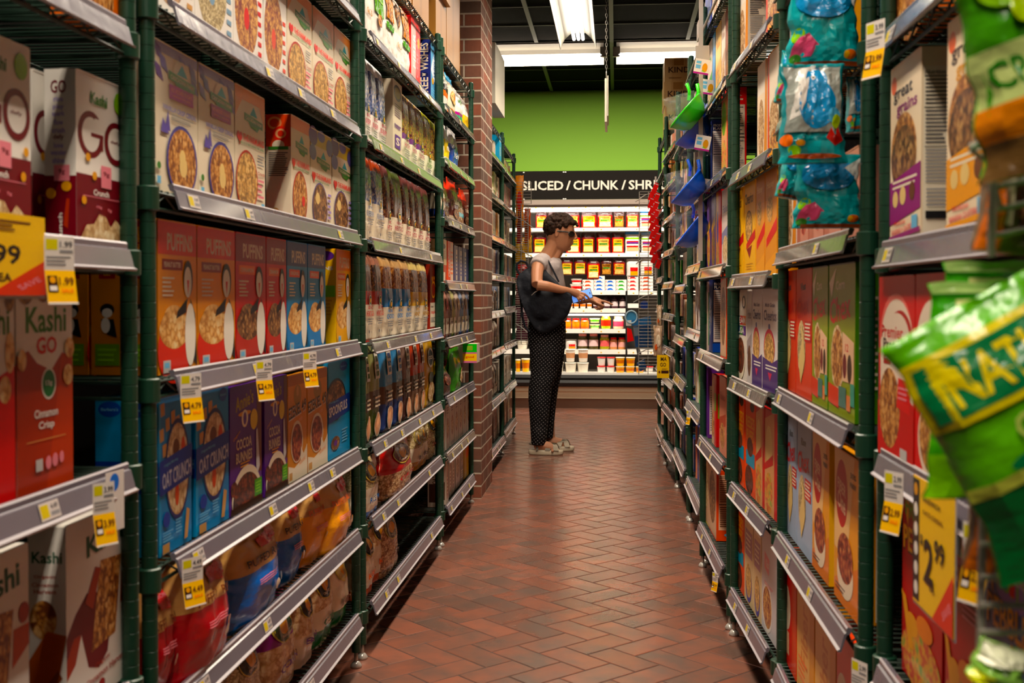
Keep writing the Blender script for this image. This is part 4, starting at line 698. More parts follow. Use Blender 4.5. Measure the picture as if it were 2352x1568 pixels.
# ------------------------------------------------------------------ left racks and their goods
W4 = ['floor shelf', 'lowest visible shelf', 'lower middle shelf', 'upper middle shelf', 'uppermost visible shelf', 'top shelf']
L0 = Unit('L0', 'L', (-.745, .26), (-.745, 1.684), [.17, .492, .822, 1.151, 1.482, 1.87], 2.2, 'nearest left rack', W4)
L0.row(4, [(196, 276, 'orangetop')])
L0.row(3, [(-70, 74, 'go'), (76, 180, 'go', dict(inset=.075)), (176, 295, 'go')])
L0.row(2, [(-90, 33, 'kred'), (35, 166, 'kcin')])
L0.row(1, [(-140, 62, 'kharv'), (146, 303, 'kharv', dict(rot=.0))])
LA = Unit('LA', 'L', (-.745, 1.756), (-.745, 3.206), [.17, .413, .645, .949, 1.256, 1.559, 1.875], 2.2, 'second left rack')
LA.row(6, [(600, 680, 'gran0'), (680, 745, 'gran1'), (745, 806, 'gran1')])
LA.row(5, [(345, 450, 'gran0'), (451, 538, 'gran1'), (540, 606, 'gran2'), (608, 660, 'gran3'), (662, 718, 'farm'), (720, 768, 'farm'), (769, 807, 'farm')])
LA.row(4, [(355, 456, 'van'), (457, 540, 'van'), (541, 610, 'farm'), (669, 713, 'farmside'), (714, 762, 'blueb'), (764, 809, 'blueb')])
LA.row(3, [(362, 452, 'ppb'), (453, 540, 'ppb'), (541, 611, 'pcin'), (612, 658, 'pcin'), (659, 706, 'pblu'), (707, 748, 'pblu'), (772, 806, 'phon')])
LA.place('ppb', .075, .24, .938, .075, lvl=3, extra='in second row'); LA.place('ppb', .075, .24, .938, .137, lvl=3, extra='in third row')
LA.row(2, [(362, 438, 'oatc'), (447, 524, 'oatc'), (526, 600, 'cocoa'), (606, 659, 'cocoa'), (660, 704, 'ezek'), (705, 751, 'ezek'), (753, 803, 'spoon')])
LA.place('oatc', .075, .24, .634, .075, lvl=2, extra='in second row')
LA.row(1, [(335, 428, 'puf0', dict(h=.21, inset=-.0)), (430, 557, 'puf0', dict(h=.225, inset=-.03)), (548, 672, 'puf1', dict(h=.215, inset=-.02)), (650, 714, 'puf1', dict(h=.215, inset=-.0)), (704, 768, 'puf2', dict(h=.215, inset=-.0)), (757, 822, 'puf2', dict(h=.215, inset=-.025))])
LA.row(0, [(430, 530, 'nblk', dict(h=.2)), (540, 618, 'nblk', dict(h=.22)), (619, 695, 'npur', dict(h=.215)), (690, 732, 'nflk', dict(h=.21)), (726, 777, 'ncorn', dict(h=.22)), (772, 810, 'ngrn', dict(h=.215))])
LB = Unit('LB', 'L', (-.745, 3.284), (-.745, 4.727), [.155, .409, .633, .941, 1.248, 1.552, 1.862, 2.147], 2.165, 'third left rack', norail=(7,), railmats={5: RAILG, 4: RAILC, 3: RAILC})
LB.row(6, [(838, 857, 'shin'), (858, 885, 'shing'), (886, 908, 'shino'), (909, 923, 'shin'), (924, 944, 'shino'), (945, 966, 'redf'), (990, 1010, 'wish')])
LB.row(5, [(837, 852, 'vb'), (853, 869, 'vb'), (870, 889, 'vb'), (903, 924, 'emb', dict(rot=.0)), (926, 944, 'vw'), (945, 959, 'vw'), (960, 977, 'vw'), (978, 993, 'vg'), (994, 1009, 'vg')])
LB.row(4, [(837, 859, 'mb'), (861, 884, 'mb'), (887, 900, 'mr'), (902, 928, 'mo'), (929, 944, 'mr'), (945, 957, 'mr'), (958, 973, 'mr'), (974, 990, 'mr')])
LB.row(3, [(837, 858, 'br'), (860, 881, 'br'), (883, 906, 'bb'), (908, 927, 'bb'), (928, 946, 'bb'), (947, 965, 'by'), (966, 986, 'by'), (988, 1002, 'maple')])
LB.row(2, [(837, 851, 'wg'), (854, 875, 'wg'), (881, 905, 'wb'), (907, 927, 'wb'), (928, 945, 'wbr'), (947, 962, 'wr'), (963, 977, 'wr'), (978, 998, 'yelp')])
LB.row(1, [(837, 882, 'nrice', dict(h=.20, inset=-.01)), (882, 914, 'nflax', dict(h=.17)), (900, 962, 'nred', dict(h=.19, inset=-.02)), (956, 978, 'nbar', dict(h=.17)), (968, 988, 'nbar', dict(h=.18)), (985, 1010, 'nblk', dict(h=.20))])
LB.row(0, [(837, 868, 'norg', dict(h=.22)), (862, 890, 'norg', dict(h=.23, inset=.02)), (884, 926, 'noat', dict(h=.21, inset=0))])
LC = Unit('LC', 'L', (-.745, 4.80), (-.745, 5.822), [.162, .391, .637, .890, 1.14, 1.417, 1.668, 1.90, 2.139], 2.165, 'left rack beside brick pillar', norail=(8,), railmats={k: RAILC for k in (1, 3, 4, 5, 7)} | {6: RAILG})
LC.row(7, [(1013, 1036, 'cblk'), (1032, 1052, 'cblu'), (1052, 1068, 'cgrn'), (1066, 1081, 'cyel')])
LC.row(6, [(1012, 1025, 'cbrn'), (1022, 1036, 'cylw'), (1037, 1058, 'cnav')])
LC.row(5, [(1012, 1027, 'cbbl', dict(inset=-.01)), (1014, 1040, 'cora', dict(inset=.03)), (1038, 1060, 'cora'), (1050, 1072, 'corb'), (1066, 1080, 'cora', dict(inset=.03))])
LC.row(4, [(1013, 1026, 'ckr'), (1028, 1041, 'cor'), (1043, 1052, 'cnv'), (1053, 1062, 'cnv'), (1063, 1072, 'cnv'), (1073, 1081, 'cnv')])
LC.row(3, [(1012, 1022, 'q0'), (1023, 1031, 'q6'), (1032, 1040, 'q2'), (1041, 1048, 'q3'), (1049, 1058, 'q4'), (1059, 1066, 'q5'), (1067, 1074, 'q0'), (1075, 1081, 'q5')])
LC.row(2, [(1012, 1023, 'cyb'), (1018, 1042, 'cdk', dict(inset=-.01, h=.13)), (1024, 1046, 'cdr', dict(inset=.04)), (1044, 1067, 'cgb', dict(inset=-.01))])
LC.row(1, [(1013, 1022, 'cof'), (1024, 1032, 'cof'), (1034, 1043, 'cof'), (1044, 1053, 'cof'), (1054, 1062, 'cof'), (1063, 1071, 'cof'), (1072, 1080, 'cof')])
LC.row(0, [(1013, 1022, 'syrw'), (1024, 1030, 'syrw', dict(inset=.0)), (1031, 1037, 'syrw'), (1038, 1044, 'syrw'), (1046, 1056, 'cof'), (1057, 1064, 'g0'), (1066, 1079, 'yelb')])
LD = Unit('LD', 'L', (-.765, 6.60), (-.767, 7.64), [.135, .43, .74, .98, 1.21, 1.45, 1.70, 1.95, 2.15], 2.17, 'left rack behind brick pillar', norail=(8,), railmats={k: RAILC for k in range(2, 8)})
for lvl, ks in enumerate((['g2', 'g6', 'g0'], ['q7', 'q2'], ['q7', 'q0', 'q7'], ['g5', 'q4'], ['g7', 'g1', 'g5'], ['g3', 'g7', 'g8'], ['g3', 'g1', 'q3'], ['g7', 'g0'])): LD.fill(lvl, ks, wd=.11, h=.2, inset=.02)
sm('cybl', 'box', .14, .2, .05, '#1f9fd0', [], 'bright blue grocery box', 'bright blue boxes', 'grocery box', [T('O’S', .4, .8, .6, .12, 'white'), lines(.2, .8, .3, .6, 6, 'white', .3)])
LD.place('cybl', .86, 1.0, 1.94, .0, lvl=7)
LE = Unit('LE', 'L', (-.782, 7.73), (-.791, 8.787), [.135, .43, .74, .995, 1.213, 1.452, 1.708, 1.964, 2.15], 2.17, 'farthest left rack', norail=(8,), railmats={k: RAILC for k in range(0, 8)})
for lvl, ks in enumerate((['g7', 'g1', 'g6'], ['g7', 'q4', 'g7'], ['g2', 'g7'], ['g7', 'g5'], ['g5', 'g7', 'g8'], ['g3', 'q3', 'g0'], ['g1', 'g6', 'g0'], ['g4', 'q8', 'g7'])): LE.fill(lvl, ks, wd=.12, h=.2, inset=.02)
# shipping cartons along the top of the left racks
LB.place('cart', 1.02, 1.40, 2.138, .03, h=.24, lvl=7); LB.place('cart', .60, 1.0, 2.138, .03, h=.30, lvl=7)
LC.place('cart', .0, .30, 2.130, .02, h=.24, lvl=8, extra='at near end'); LC.place('cart', .31, .74, 2.130, .02, h=.40, lvl=8, extra='standing tall')
LC.place('cartl', -.06, .30, 2.371, .0, h=.28, lvl=8); LC.place('cart', .72, .98, 2.130, .05, h=.46, lvl=8, extra='at far end')
# ------------------------------------------------------------------ right racks
R0 = Unit('R0', 'R', (.43, .42), (.43, 1.86), [.17, .505, .835, 1.156, 1.482, 1.87], 2.2, 'nearest right rack', W4)
R0.row(4, [(2052, 2140, 'orangetop')])
R0.row(3, [(2043, 2114, 'ggp'), (2172, 2275, 'ggy')], inset=-.010)
R0.row(2, [(2019, 2102, 'prem'), (2103, 2186, 'straw'), (2188, 2290, 'straw')], inset=-.016)
R0.row(1, [(2076, 2170, 'pebr'), (2176, 2262, 'pebr'), (2268, 2400, 'pebb')])
R1 = Unit('R1', 'R', (.415, 1.93), (.41, 2.85), [.175, .50, .852, 1.187, 1.50, 1.82], 2.2, 'second right rack', railmats={3: RAILC})
R1.row(4, [(1870, 1830, 'cho'), (1828, 1802, 'gwh'), (1940, 1872, 'grw')])
R1.row(3, [(1800, 1828, 'gwh', dict(h=.24)), (1830, 1855, 'shrink'), (1858, 1890, 'shrink'), (1893, 1930, 'shrink'), (1934, 1972, 'shrink')])
R1.row(2, [(1801, 1828, 'chw'), (1829, 1865, 'chw'), (1866, 1902, 'chg'), (1904, 1965, 'chg')])
R1.row(1, [(1809, 1832, 'chb'), (1833, 1866, 'chb'), (1868, 1907, 'fib'), (1919, 1975, 'fib')])
R1.row(0, [(1801, 1832, 'orw'), (1834, 1874, 'tang'), (1876, 1924, 'tang'), (1926, 1975, 'orw')])
R2 = Unit('R2', 'R', (.408, 2.90), (.373, 3.62), [.165, .495, .825, 1.137, 1.449, 1.784, 2.1], 2.2, 'third right rack', railmats={3: RAILC, 2: RAILC}, skip_near=True)
R2.row(5, [(1693, 1716, 'gwh'), (1757, 1790, 'grw')]); 
R2.row(4, [(1738, 1760, 'gwh'), (1762, 1790, 'grw')]); R2.place('ksid', .45, .62, 1.438, .11, lvl=4, extra='in second row')
R2.row(3, [(1684, 1708, 'chy'), (1709, 1735, 'chy'), (1736, 1756, 'cho'), (1757, 1784, 'cho')])
R2.row(2, [(1692, 1715, 'team'), (1716, 1727, 'r8'), (1728, 1751, 'mgc'), (1752, 1790, 'mgc')])
R2.row(1, [(1689, 1711, 'ree'), (1713, 1736, 'ree'), (1737, 1757, 'lucky'), (1758, 1786, 'lucky')])
R2.row(0, [(1690, 1711, 'ree'), (1712, 1732, 'kidw'), (1733, 1751, 'kidw'), (1752, 1786, 'pinkw')])
R3 = Unit('R3', 'R', (.367, 3.687), (.343, 4.53), [.19, .53, .867, 1.178, 1.49, 1.785, 2.1], 2.2, 'fourth right rack', railmats={3: RAILC, 2: RAILC, 4: RAILC})
R3.row(6, [(1618, 1632, 'r7'), (1634, 1650, 'r0'), (1652, 1668, 'r0')])
R3.row(5, [(1624, 1634, 'r1'), (1635, 1641, 'r2'), (1642, 1654, 'r3'), (1655, 1664, 'r0'), (1665, 1675, 'r5')])
R3.row(4, [(1620, 1634, 'nsid', dict(inset=.03)), (1656, 1672, 'ksid')])
R3.row(3, [(1623, 1632, 'kidp'), (1633, 1643, 'kidp'), (1644, 1655, 'kidr'), (1657, 1674, 'r4')])
R3.row(2, [(1616, 1624, 'r1'), (1625, 1637, 'nsid', dict(inset=.02)), (1655, 1668, 'osid')])
R3.row(1, [(1617, 1627, 'nsd2'), (1636, 1646, 'rsd2'), (1653, 1668, 'r9')])
R3.row(0, [(1617, 1630, 'ytop'), (1629, 1647, 'osid', dict(h=.28))])
R4 = Unit('R4', 'R', (.36, 4.58), (.352, 5.44), [.225, .59, .925, 1.21, 1.50, 1.80, 2.1], 2.2, 'fifth right rack', railmats={k: RAILC for k in (2, 3, 4, 5)})
for lvl, ks in enumerate((['r7', 'r9'], ['r0', 'r7', 'r6'], ['r8', 'r4'], ['r4', 'r8', 'r4'], ['r1', 'r4', 'r3'], ['r1', 'r0', 'r4'], ['r0', 'r7', 'r0'])): R4.fill(lvl, ks, wd=.11, h=.25, inset=.02)
R5 = Unit('R5', 'R', (.35, 5.49), (.343, 6.389), [.235, .455, .65, .865, 1.13, 1.38, 1.62, 1.87], 2.2, 'sixth right rack', railmats={k: RAILC for k in (2, 3, 4, 5, 6)})
for lvl, ks in enumerate((['r7', 'r2', 'r4'], ['r7', 'r4', 'r0'], ['r4', 'r7'], ['r3', 'r1', 'r8'], ['r0', 'r8', 'r0'], ['r9', 'r1', 'r3'], ['r0', 'r9'], ['r0', 'r7'])): R5.fill(lvl, ks, wd=.10, h=.19, inset=.02)
R6 = Unit('R6', 'R', (.345, 6.44), (.315, 7.259), [.17, .40, .58, .765, .968, 1.157, 1.35, 1.55, 1.75, 1.95], 2.2, 'seventh right rack', railmats={k: RAILC for k in range(2, 10)})
for lvl, ks in enumerate((['r0', 'r5'], ['r9', 'r0'], ['r5', 'r8', 'r0'], ['r8', 'r4'], ['r9', 'r3', 'r0'], ['r6', 'r8', 'r1'], ['r9', 'r0'], ['r3', 'r9'], ['r1', 'r3'], ['r9', 'r0'])): R6.fill(lvl, ks, wd=.09, h=.13, inset=.02)
R7 = Unit('R7', 'R', (.318, 7.31), (.308, 8.15), [.17, .40, .60, .80, 1.0, 1.2, 1.42, 1.65, 1.9, 2.14], 2.19, 'farthest right rack', norail=(9,), railmats={k: RAILC for k in range(0, 10)})
for lvl, ks in enumerate((['g0', 'g4'], ['g7', 'g1'], ['g4', 'g0'], ['g8', 'g2'], ['g7', 'g0'], ['g3', 'g8'], ['g1', 'g7'], ['g8', 'g3'], ['g8', 'g1'])): R7.fill(lvl, ks, wd=.11, h=.14, inset=.02)
for U in (L0, LA, LB, LC, LD, LE, R0, R1, R2, R3, R4, R5, R6, R7): U.finish()
# cartons with printed name on top of the far right rack, ends facing the camera
for i, (x, z, w_, hh) in enumerate(((.315, 2.152, .21, .15), (.308, 2.305, .22, .152), (.312, 2.46, .20, .158))):
    o = link('cardboard_box', DS['kind'].mesh(), None, (x, 7.62-.0, z), -math.pi/2)
    tag(o, ['brown KIND carton, bottom of stack of three on far right rack', 'brown KIND carton, middle of stack of three on far right rack', 'brown KIND carton, topmost of stack of three on far right rack'][i], 'cardboard box', 'brown KIND cartons stacked on far right rack')

for i, (yy, nm) in enumerate(((4.12, 'nearer'), (4.42, 'farther'))):
    b = MB(); b.lathe([(.085, 0), (.09, .004), (.095, .19), (.10, .192), (.10, .205), (.09, .207)], pm('#d8d2c8'), 24); o = b.build('food_bucket', None, False, (-1.02, yy, .144))
    tag(o, 'white lidded bucket at back of bottom shelf, %s of two, third left rack' % nm, 'bucket', 'white buckets at back of bottom shelf')
# ------------------------------------------------------------------ room
def tile_floor():
    mb = MB(); W_ = .1012; s2 = math.sqrt(.5); a = Vector((s2, -s2)); b = Vector((s2, s2)); O = Vector((-.515, 3.382)); g = .0022
    tm, nt, bs = newmat('quarry_tile', Roughness=.27, Specular_IOR_Level=.5)
    geo = nt.nodes.new('ShaderNodeNewGeometry'); tc = nt.nodes.new('ShaderNodeTexCoord')
    n1 = nt.nodes.new('ShaderNodeTexNoise'); n1.inputs['Scale'].default_value = 7; n1.inputs['Detail'].default_value = 4
    vm = nt.nodes.new('ShaderNodeVectorMath'); vm.operation = 'MULTIPLY_ADD'; vm.inputs[1].default_value = (1, 1, 1)
    cmb = nt.nodes.new('ShaderNodeCombineXYZ'); ml = nt.nodes.new('ShaderNodeMath'); ml.operation = 'MULTIPLY'; ml.inputs[1].default_value = 40
    nt.links.new(geo.outputs['Random Per Island'], ml.inputs[0]); nt.links.new(ml.outputs[0], cmb.inputs[2])
    nt.links.new(tc.outputs['Object'], vm.inputs[0]); nt.links.new(cmb.outputs[0], vm.inputs[2]); nt.links.new(vm.outputs[0], n1.inputs['Vector'])
    r = nt.nodes.new('ShaderNodeValToRGB'); r.color_ramp.elements[0].color = hexlin('#84513f'); r.color_ramp.elements[0].position = .36
    r.color_ramp.elements[1].color = hexlin('#614a40'); r.color_ramp.elements[1].position = .66
    nt.links.new(n1.outputs['Fac'], r.inputs[0])
    hs = nt.nodes.new('ShaderNodeHueSaturation'); m2 = nt.nodes.new('ShaderNodeMath'); m2.operation = 'MULTIPLY_ADD'; m2.inputs[1].default_value = .28; m2.inputs[2].default_value = .86
    nt.links.new(geo.outputs['Random Per Island'], m2.inputs[0]); nt.links.new(m2.outputs[0], hs.inputs['Value']); nt.links.new(r.outputs[0], hs.inputs['Color']); nt.links.new(hs.outputs[0], bs.inputs['Base Color'])
    n2 = nt.nodes.new('ShaderNodeTexNoise'); n2.inputs['Scale'].default_value = 18; n2.inputs['Detail'].default_value = 3
    bp = nt.nodes.new('ShaderNodeBump'); bp.inputs['Strength'].default_value = .10; bp.inputs['Distance'].default_value = .005
    nt.links.new(vm.outputs[0], n2.inputs['Vector']); nt.links.new(n2.outputs['Fac'], bp.inputs['Height']); nt.links.new(bp.outputs[0], bs.inputs['Normal'])
    mr = nt.nodes.new('ShaderNodeMapRange'); mr.inputs['To Min'].default_value = .17; mr.inputs['To Max'].default_value = .29
    nt.links.new(n1.outputs['Fac'], mr.inputs['Value']); nt.links.new(mr.outputs[0], bs.inputs['Roughness'])
    gr = flat('#2e1c15', .8, key='grout')
    def quad(p0, q0, p1, q1):
        c = [(p0+g, q0+g), (p1-g, q0+g), (p1-g, q1-g), (p0+g, q1-g)]; e = .0022; ci = [(p0+g+e, q0+g+e), (p1-g-e, q0+g+e), (p1-g-e, q1-g-e), (p0+g+e, q1-g-e)]
        P2 = lambda p, q, z: ((O+a*p+b*q).x, (O+a*p+b*q).y, z)
        cc = O+a*((p0+p1)/2)+b*((q0+q1)/2)
        if not (-1.5 < cc.x < 1.25 and 1.3 < cc.y < 11.0): return
        vs = [P2(x, y, -.0016) for x, y in c]+[P2(x, y, 0) for x, y in ci]
        mb.add(vs, [(4, 5, 6, 7), (0, 1, 5, 4), (1, 2, 6, 5), (2, 3, 7, 6), (3, 0, 4, 7)], tm)
    for k in range(-90, 90):
        for m in range(-30, 30):
            i, j = k+4*m, k
            quad(i*W_, j*W_, (i+2)*W_, (j+1)*W_); quad(i*W_, (j+1)*W_, (i+1)*W_, (j+3)*W_)
    mb.add([(-3, -2, -.0017), (3, -2, -.0017), (3, 13, -.0017), (-3, 13, -.0017)], [(0, 1, 2, 3)], gr)
    return struct(mb.build('floor'))
tile_floor()
CEIL = 3.18; BACK = 11.72
wallg = flat('#86c01c', .6, key='green_wall_paint', bmp=(3, .1, .01, 4)); blk = flat('#070706', 1, 0, .05, key='black_ceiling_panel', bmp=(8, .3, .004, 3)); dk = flat('#2b2622', .8, key='dark_wall_paint')
m = MB(); m.box((-3, BACK, 0), (3, BACK+.1, CEIL+.1), wallg); struct(m.build('wall_back'))
m = MB(); m.box((-3.1, -2, 0), (-3, BACK+.1, CEIL+.1), dk); struct(m.build('wall_left'))
m = MB(); m.box((3, -2, 0), (3.1, BACK+.1, CEIL+.1), dk); struct(m.build('wall_right'))
dkp = flat('#171412', .9, 0, .1, key='shade_sheet_black')  # unseen sheets added behind the racks so gaps between goods stay black
m = MB(); m.box((-1.33, -1.9, 0), (-1.29, 8.85, 2.12), dkp); struct(m.build('shade_sheet_left'))
m = MB(); m.box((.98, -1.9, 0), (1.02, 8.2, 2.12), dkp); struct(m.build('shade_sheet_right'))
m = MB(); m.box((-3.1, -2.1, 0), (3.1, -2, CEIL+.1), dk); struct(m.build('wall_front'))
m = MB(); m.box((-3.1, -2.1, CEIL), (3.1, BACK+.1, CEIL+.1), blk); struct(m.build('ceiling'))
grid = flat('#3d4131', .6, key='ceiling_grid_paint'); m = MB()
x = -2.52
while x < 3: m.box((x-.016, -2, CEIL-.012), (x+.016, BACK, CEIL-.001), grid); x += .62
y = -1.5
while y < BACK: m.box((-3, y-.006, CEIL-.010), (3, y+.006, CEIL-.0015), grid); y += .575
struct(m.build('trim_1'))
# brick pillar
bm_, nt, bs = newmat('red_brick', Roughness=.85, Specular_IOR_Level=.2)
tc = nt.nodes.new('ShaderNodeTexCoord'); sx = nt.nodes.new('ShaderNodeSeparateXYZ'); ad = nt.nodes.new('ShaderNodeMath'); cb = nt.nodes.new('ShaderNodeCombineXYZ')
nt.links.new(tc.outputs['Object'], sx.inputs[0]); nt.links.new(sx.outputs[0], ad.inputs[0]); nt.links.new(sx.outputs[1], ad.inputs[1]); nt.links.new(ad.outputs[0], cb.inputs[0]); nt.links.new(sx.outputs[2], cb.inputs[1])
br = nt.nodes.new('ShaderNodeTexBrick'); br.inputs['Scale'].default_value = 1; br.inputs['Brick Width'].default_value = .205; br.inputs['Row Height'].default_value = .0672; br.inputs['Mortar Size'].default_value = .0055; br.inputs['Mortar Smooth'].default_value = .3
br.inputs['Color1'].default_value = hexlin('#804935'); br.inputs['Color2'].default_value = hexlin('#5a483d'); br.inputs['Mortar'].default_value = hexlin('#b3a491'); br.inputs['Bias'].default_value = 0
nt.links.new(cb.outputs[0], br.inputs['Vector'])
nz = nt.nodes.new('ShaderNodeTexNoise'); nz.inputs['Scale'].default_value = 40; nz.inputs['Detail'].default_value = 5
mx = nt.nodes.new('ShaderNodeMixRGB'); mx.blend_type = 'MULTIPLY'; mx.inputs[0].default_value = .5
nt.links.new(tc.outputs['Object'], nz.inputs['Vector']); nt.links.new(br.outputs['Color'], mx.inputs[1]); nt.links.new(nz.outputs['Fac'], mx.inputs[2]); nt.links.new(mx.outputs[0], bs.inputs['Base Color'])
bp = nt.nodes.new('ShaderNodeBump'); bp.invert = True; bp.inputs['Distance'].default_value = .006; nt.links.new(br.outputs['Fac'], bp.inputs['Height']); nt.links.new(bp.outputs[0], bs.inputs['Normal'])
mx2 = nt.nodes.new('ShaderNodeMixRGB'); mx2.blend_type = 'ADD'; mx2.inputs[0].default_value = .35; nt.links.new(mx.outputs[0], mx2.inputs[1]); nt.links.new(br.outputs['Color'], mx2.inputs[2]); nt.links.new(mx2.outputs[0], bs.inputs['Base Color'])
m = MB(); m.box((0, 0, 0), (.50, .53, CEIL-.15), bm_); o = m.build('brick_pillar', None, False, (-1.208, 5.95, 0)); struct(o)
# ------------------------------------------------------------------ lamps
tube_m, nt, b = newmat('lamp_tube', Base_Color=(1, 1, 1, 1)); b.inputs['Emission Color'].default_value = (1, .95, .86, 1); b.inputs['Emission Strength'].default_value = 5
refl = flat('#968f83', .45, key='lamp_reflector'); LCOL = (1.0, .85, .68)
def aisle_lamp(y0, y1, label, x0=-.27, power=112, zc=2.86):
    root = empty('ceiling_lamp', (x0, (y0+y1)/2, zc)); L = y1-y0
    tag(root, label, 'ceiling lamp', 'ceiling lamps along the aisle')
    m = MB(); prof = [(-.125, -.035), (-.118, .0), (-.095, .045), (-.062, .075), (-.05, .085), (.05, .085), (.062, .075), (.095, .045), (.118, .0), (.125, -.035)]
    n = len(prof)
    for t in (0, .004):
        vs = [(x*(1+t*8), y, z+t) for y in (-L/2, L/2) for x, z in prof]
        m.add(vs, [(i, i+1, n+i+1, n+i) for i in range(n-1)], refl, flip=t > 0)
    m.box((-.06, -L/2, .09), (.06, L/2, .13), refl); m.build('reflector_housing', root)
    for dx in (-.032, 0, .032):
        m = MB(); m.tube([(dx, -L/2+.02, .045), (dx, L/2+.01, .045)], .0115, tube_m, 8); m.build('lamp_tube', root)
    for yy in (-L/2+.3, L/2-.3):
        m = MB(); m.tube([(0, yy, .13), (0, yy, CEIL-zc)], .004, STEEL, 5); m.build('suspension_rod', root)
    ld = bpy.data.lights.new('lamp_light', 'AREA'); ld.shape = 'RECTANGLE'; ld.size = .15; ld.size_y = L-.1; ld.energy = power; ld.spread = math.radians(145); ld.color = LCOL
    lo = bpy.data.objects.new('lamp_light', ld); COL.objects.link(lo); lo.parent = root; lo.location = (0, 0, .05)
aisle_lamp(5.75, 8.15, 'white three tube fluorescent lamp hanging above the aisle near the green wall', power=76)
aisle_lamp(3.25, 5.65, 'white fluorescent lamp above the aisle, just overhead beyond the frame', zc=2.86)
aisle_lamp(.75, 3.15, 'white fluorescent lamp above the aisle, overhead near the camera', power=84)
aisle_lamp(-1.8, .6, 'white fluorescent lamp above the aisle, just behind the camera', power=84)
# crosswise strip lamp in front of the refrigerated case
for k, (xa, xb) in enumerate(((-1.75, -.105), (.0, 1.7))):
    root = empty('ceiling_lamp', ((xa+xb)/2, 9.55, 3.035)); L = xb-xa
    tag(root, ['crosswise strip lamp, left of the hanging chain, before green wall', 'crosswise strip lamp, right of the hanging chain, before green wall'][k], 'ceiling lamp', 'crosswise strip lamps')
    m = MB(); pr = [(-.10, .115), (-.10, .118), (.06, .13), (.10, .045), (.105, -.005), (.10, -.005)]
    m.add([(x, y, z) for x in (-L/2, L/2) for y, z in [(-.11, .125), (.03, .105), (.085, .06), (.10, -.012), (.108, -.012), (.108, .14), (-.11, .14)]], [(i, i+1, 7+i+1, 7+i) for i in range(6)]+[(6, 0, 7, 13), (0, 6, 5, 4, 3, 2, 1), (7, 8, 9, 10, 11, 12, 13)], refl); m.build('reflector_housing', root)
    m = MB(); m.tube([(-L/2+.02, .0, .045), (L/2-.02, .0, .045)], .017, tube_m, 8); m.build('lamp_tube', root)
    for xx in (-L/2, L/2): m = MB(); m.box((xx-.03, -.015, .03), (xx+.03, .015, .11), refl); m.build('lamp_holder', root)
    ld = bpy.data.lights.new('lamp_light', 'AREA'); ld.shape = 'RECTANGLE'; ld.size = L-.1; ld.size_y = .09; ld.energy = 95; ld.color = (1, .87, .70)
    lo = bpy.data.objects.new('lamp_light', ld); COL.objects.link(lo); lo.parent = root; lo.location = (0, .028, .017); lo.rotation_euler = (.95, 0, 0)
# hanging signs
def chain(root, x, y, z0, z1, n=0):
    m = MB(); L = z1-z0; k = int(L/.022)
    for i in range(k):
        z = z0+.011+i*.022; r = .006
        pts = [((x+r*math.cos(t)) if i % 2 else x, y if i % 2 else y+r*math.cos(t), z+.013*math.sin(t)) for t in [q*math.pi/3 for q in range(6)]]
        m.tube(pts, .0016, STEEL, 4, closed=True)
    return m.build('chain', root)
sg = flat('#d9d2bf', .5, key='sign_board')
root = empty('hanging_sign', (-.06, 6.9, 2.12)); tag(root, 'thin cream sign panel hanging edge on from chain mid aisle', 'sign')
m = MB(); m.box((-.010, -.02, -.0), (.004, .42, .26), sg); m.build('sign_panel', root); m = MB(); m.box((.006, -.05, .03), (.012, .34, .27), sg); m.build('sign_panel', root)
m = MB(); m.tube([(.0, .0+.012*math.cos(t), +.285+.018*math.sin(t)) for t in [q*math.pi/4 for q in range(8)]], .003, CHROME, 5, closed=True); m.build('hook', root); chain(root, 0, 0, .30, CEIL-2.12)
root = empty('hanging_sign', (-.78, 7.1, 2.28)); tag(root, 'white box sign hanging beside the brick pillar', 'sign')
m = MB(); m.box((-.05, 0, 0), (.025, .6, .38), sg); m.box((-.05, .0, .35), (.0, -.002, .365), BLACKM); m.build('sign_panel', root); chain(root, -.02, .05, .38, CEIL-2.28)
# ------------------------------------------------------------------ refrigerated case
def zy(y, Y, x=1350): return atY(x, y, Y).z
def xx(x, Y, y=700): return atY(x, y, Y).x
ROWS = {}
ste = flat('#a08a78', .32, .85, key='brushed_steel', bmp=(4, .15, .01, 2)); crm = flat('#f0e2c0', .45, key='cream_panel'); bum = flat('#0e0c0b', .45, key='bumper_black'); ledge = flat('#2a2826', .4, key='dark_ledge')
wht = flat('#f2eee6', .4, key='white_enamel'); intr = flat('#5f5852', .5, key='case_lining'); sgn = flat('#120f0c', .8, 0, .1, key='sign_brown'); ltr = flat('#b5ada0', .6, key='sign_letters')
FX0, FX1 = -1.9, 1.6
case = empty('refrigerated_case', (0, 10.8, 0)); tag(case, 'long open refrigerated cheese case across the end of the aisle', 'refrigerated case')
def cbox(name, x0, x1, Y0, Y1, z0, z1, m, par=None):
    b = MB(); b.box((x0, Y0-10.8, z0), (x1, Y1-10.8, z1), m); return b.build(name, par or case)
z1, z2, z3 = zy(915, 10.83), zy(888, 10.8), zy(861, 10.78)
cbox('kick_plate', FX0, FX1, 10.84, 10.9, 0, z1, ste)
b = MB(); b.box((FX0, 0, z1+.004), (FX1, .7, z2), crm); b.box((FX0, -.012, z1+.07), (FX1, .0, z2), crm); b.build('lower_panel', case)
b = MB(); zb = z2; pr = [(0, zb), (-.05, zb+.012), (-.06, zb+.04), (-.05, zb+.065), (-.03, zb+.07), (-.03, zb+.078), (-.04, zb+.085), (-.03, zb+.115), (0, z3)]
b.add([(x, y, z) for x in (FX0, FX1) for y, z in pr], [(i, 9+i, 9+i+1, i+1) for i in range(8)], bum); b.build('bumper', case)
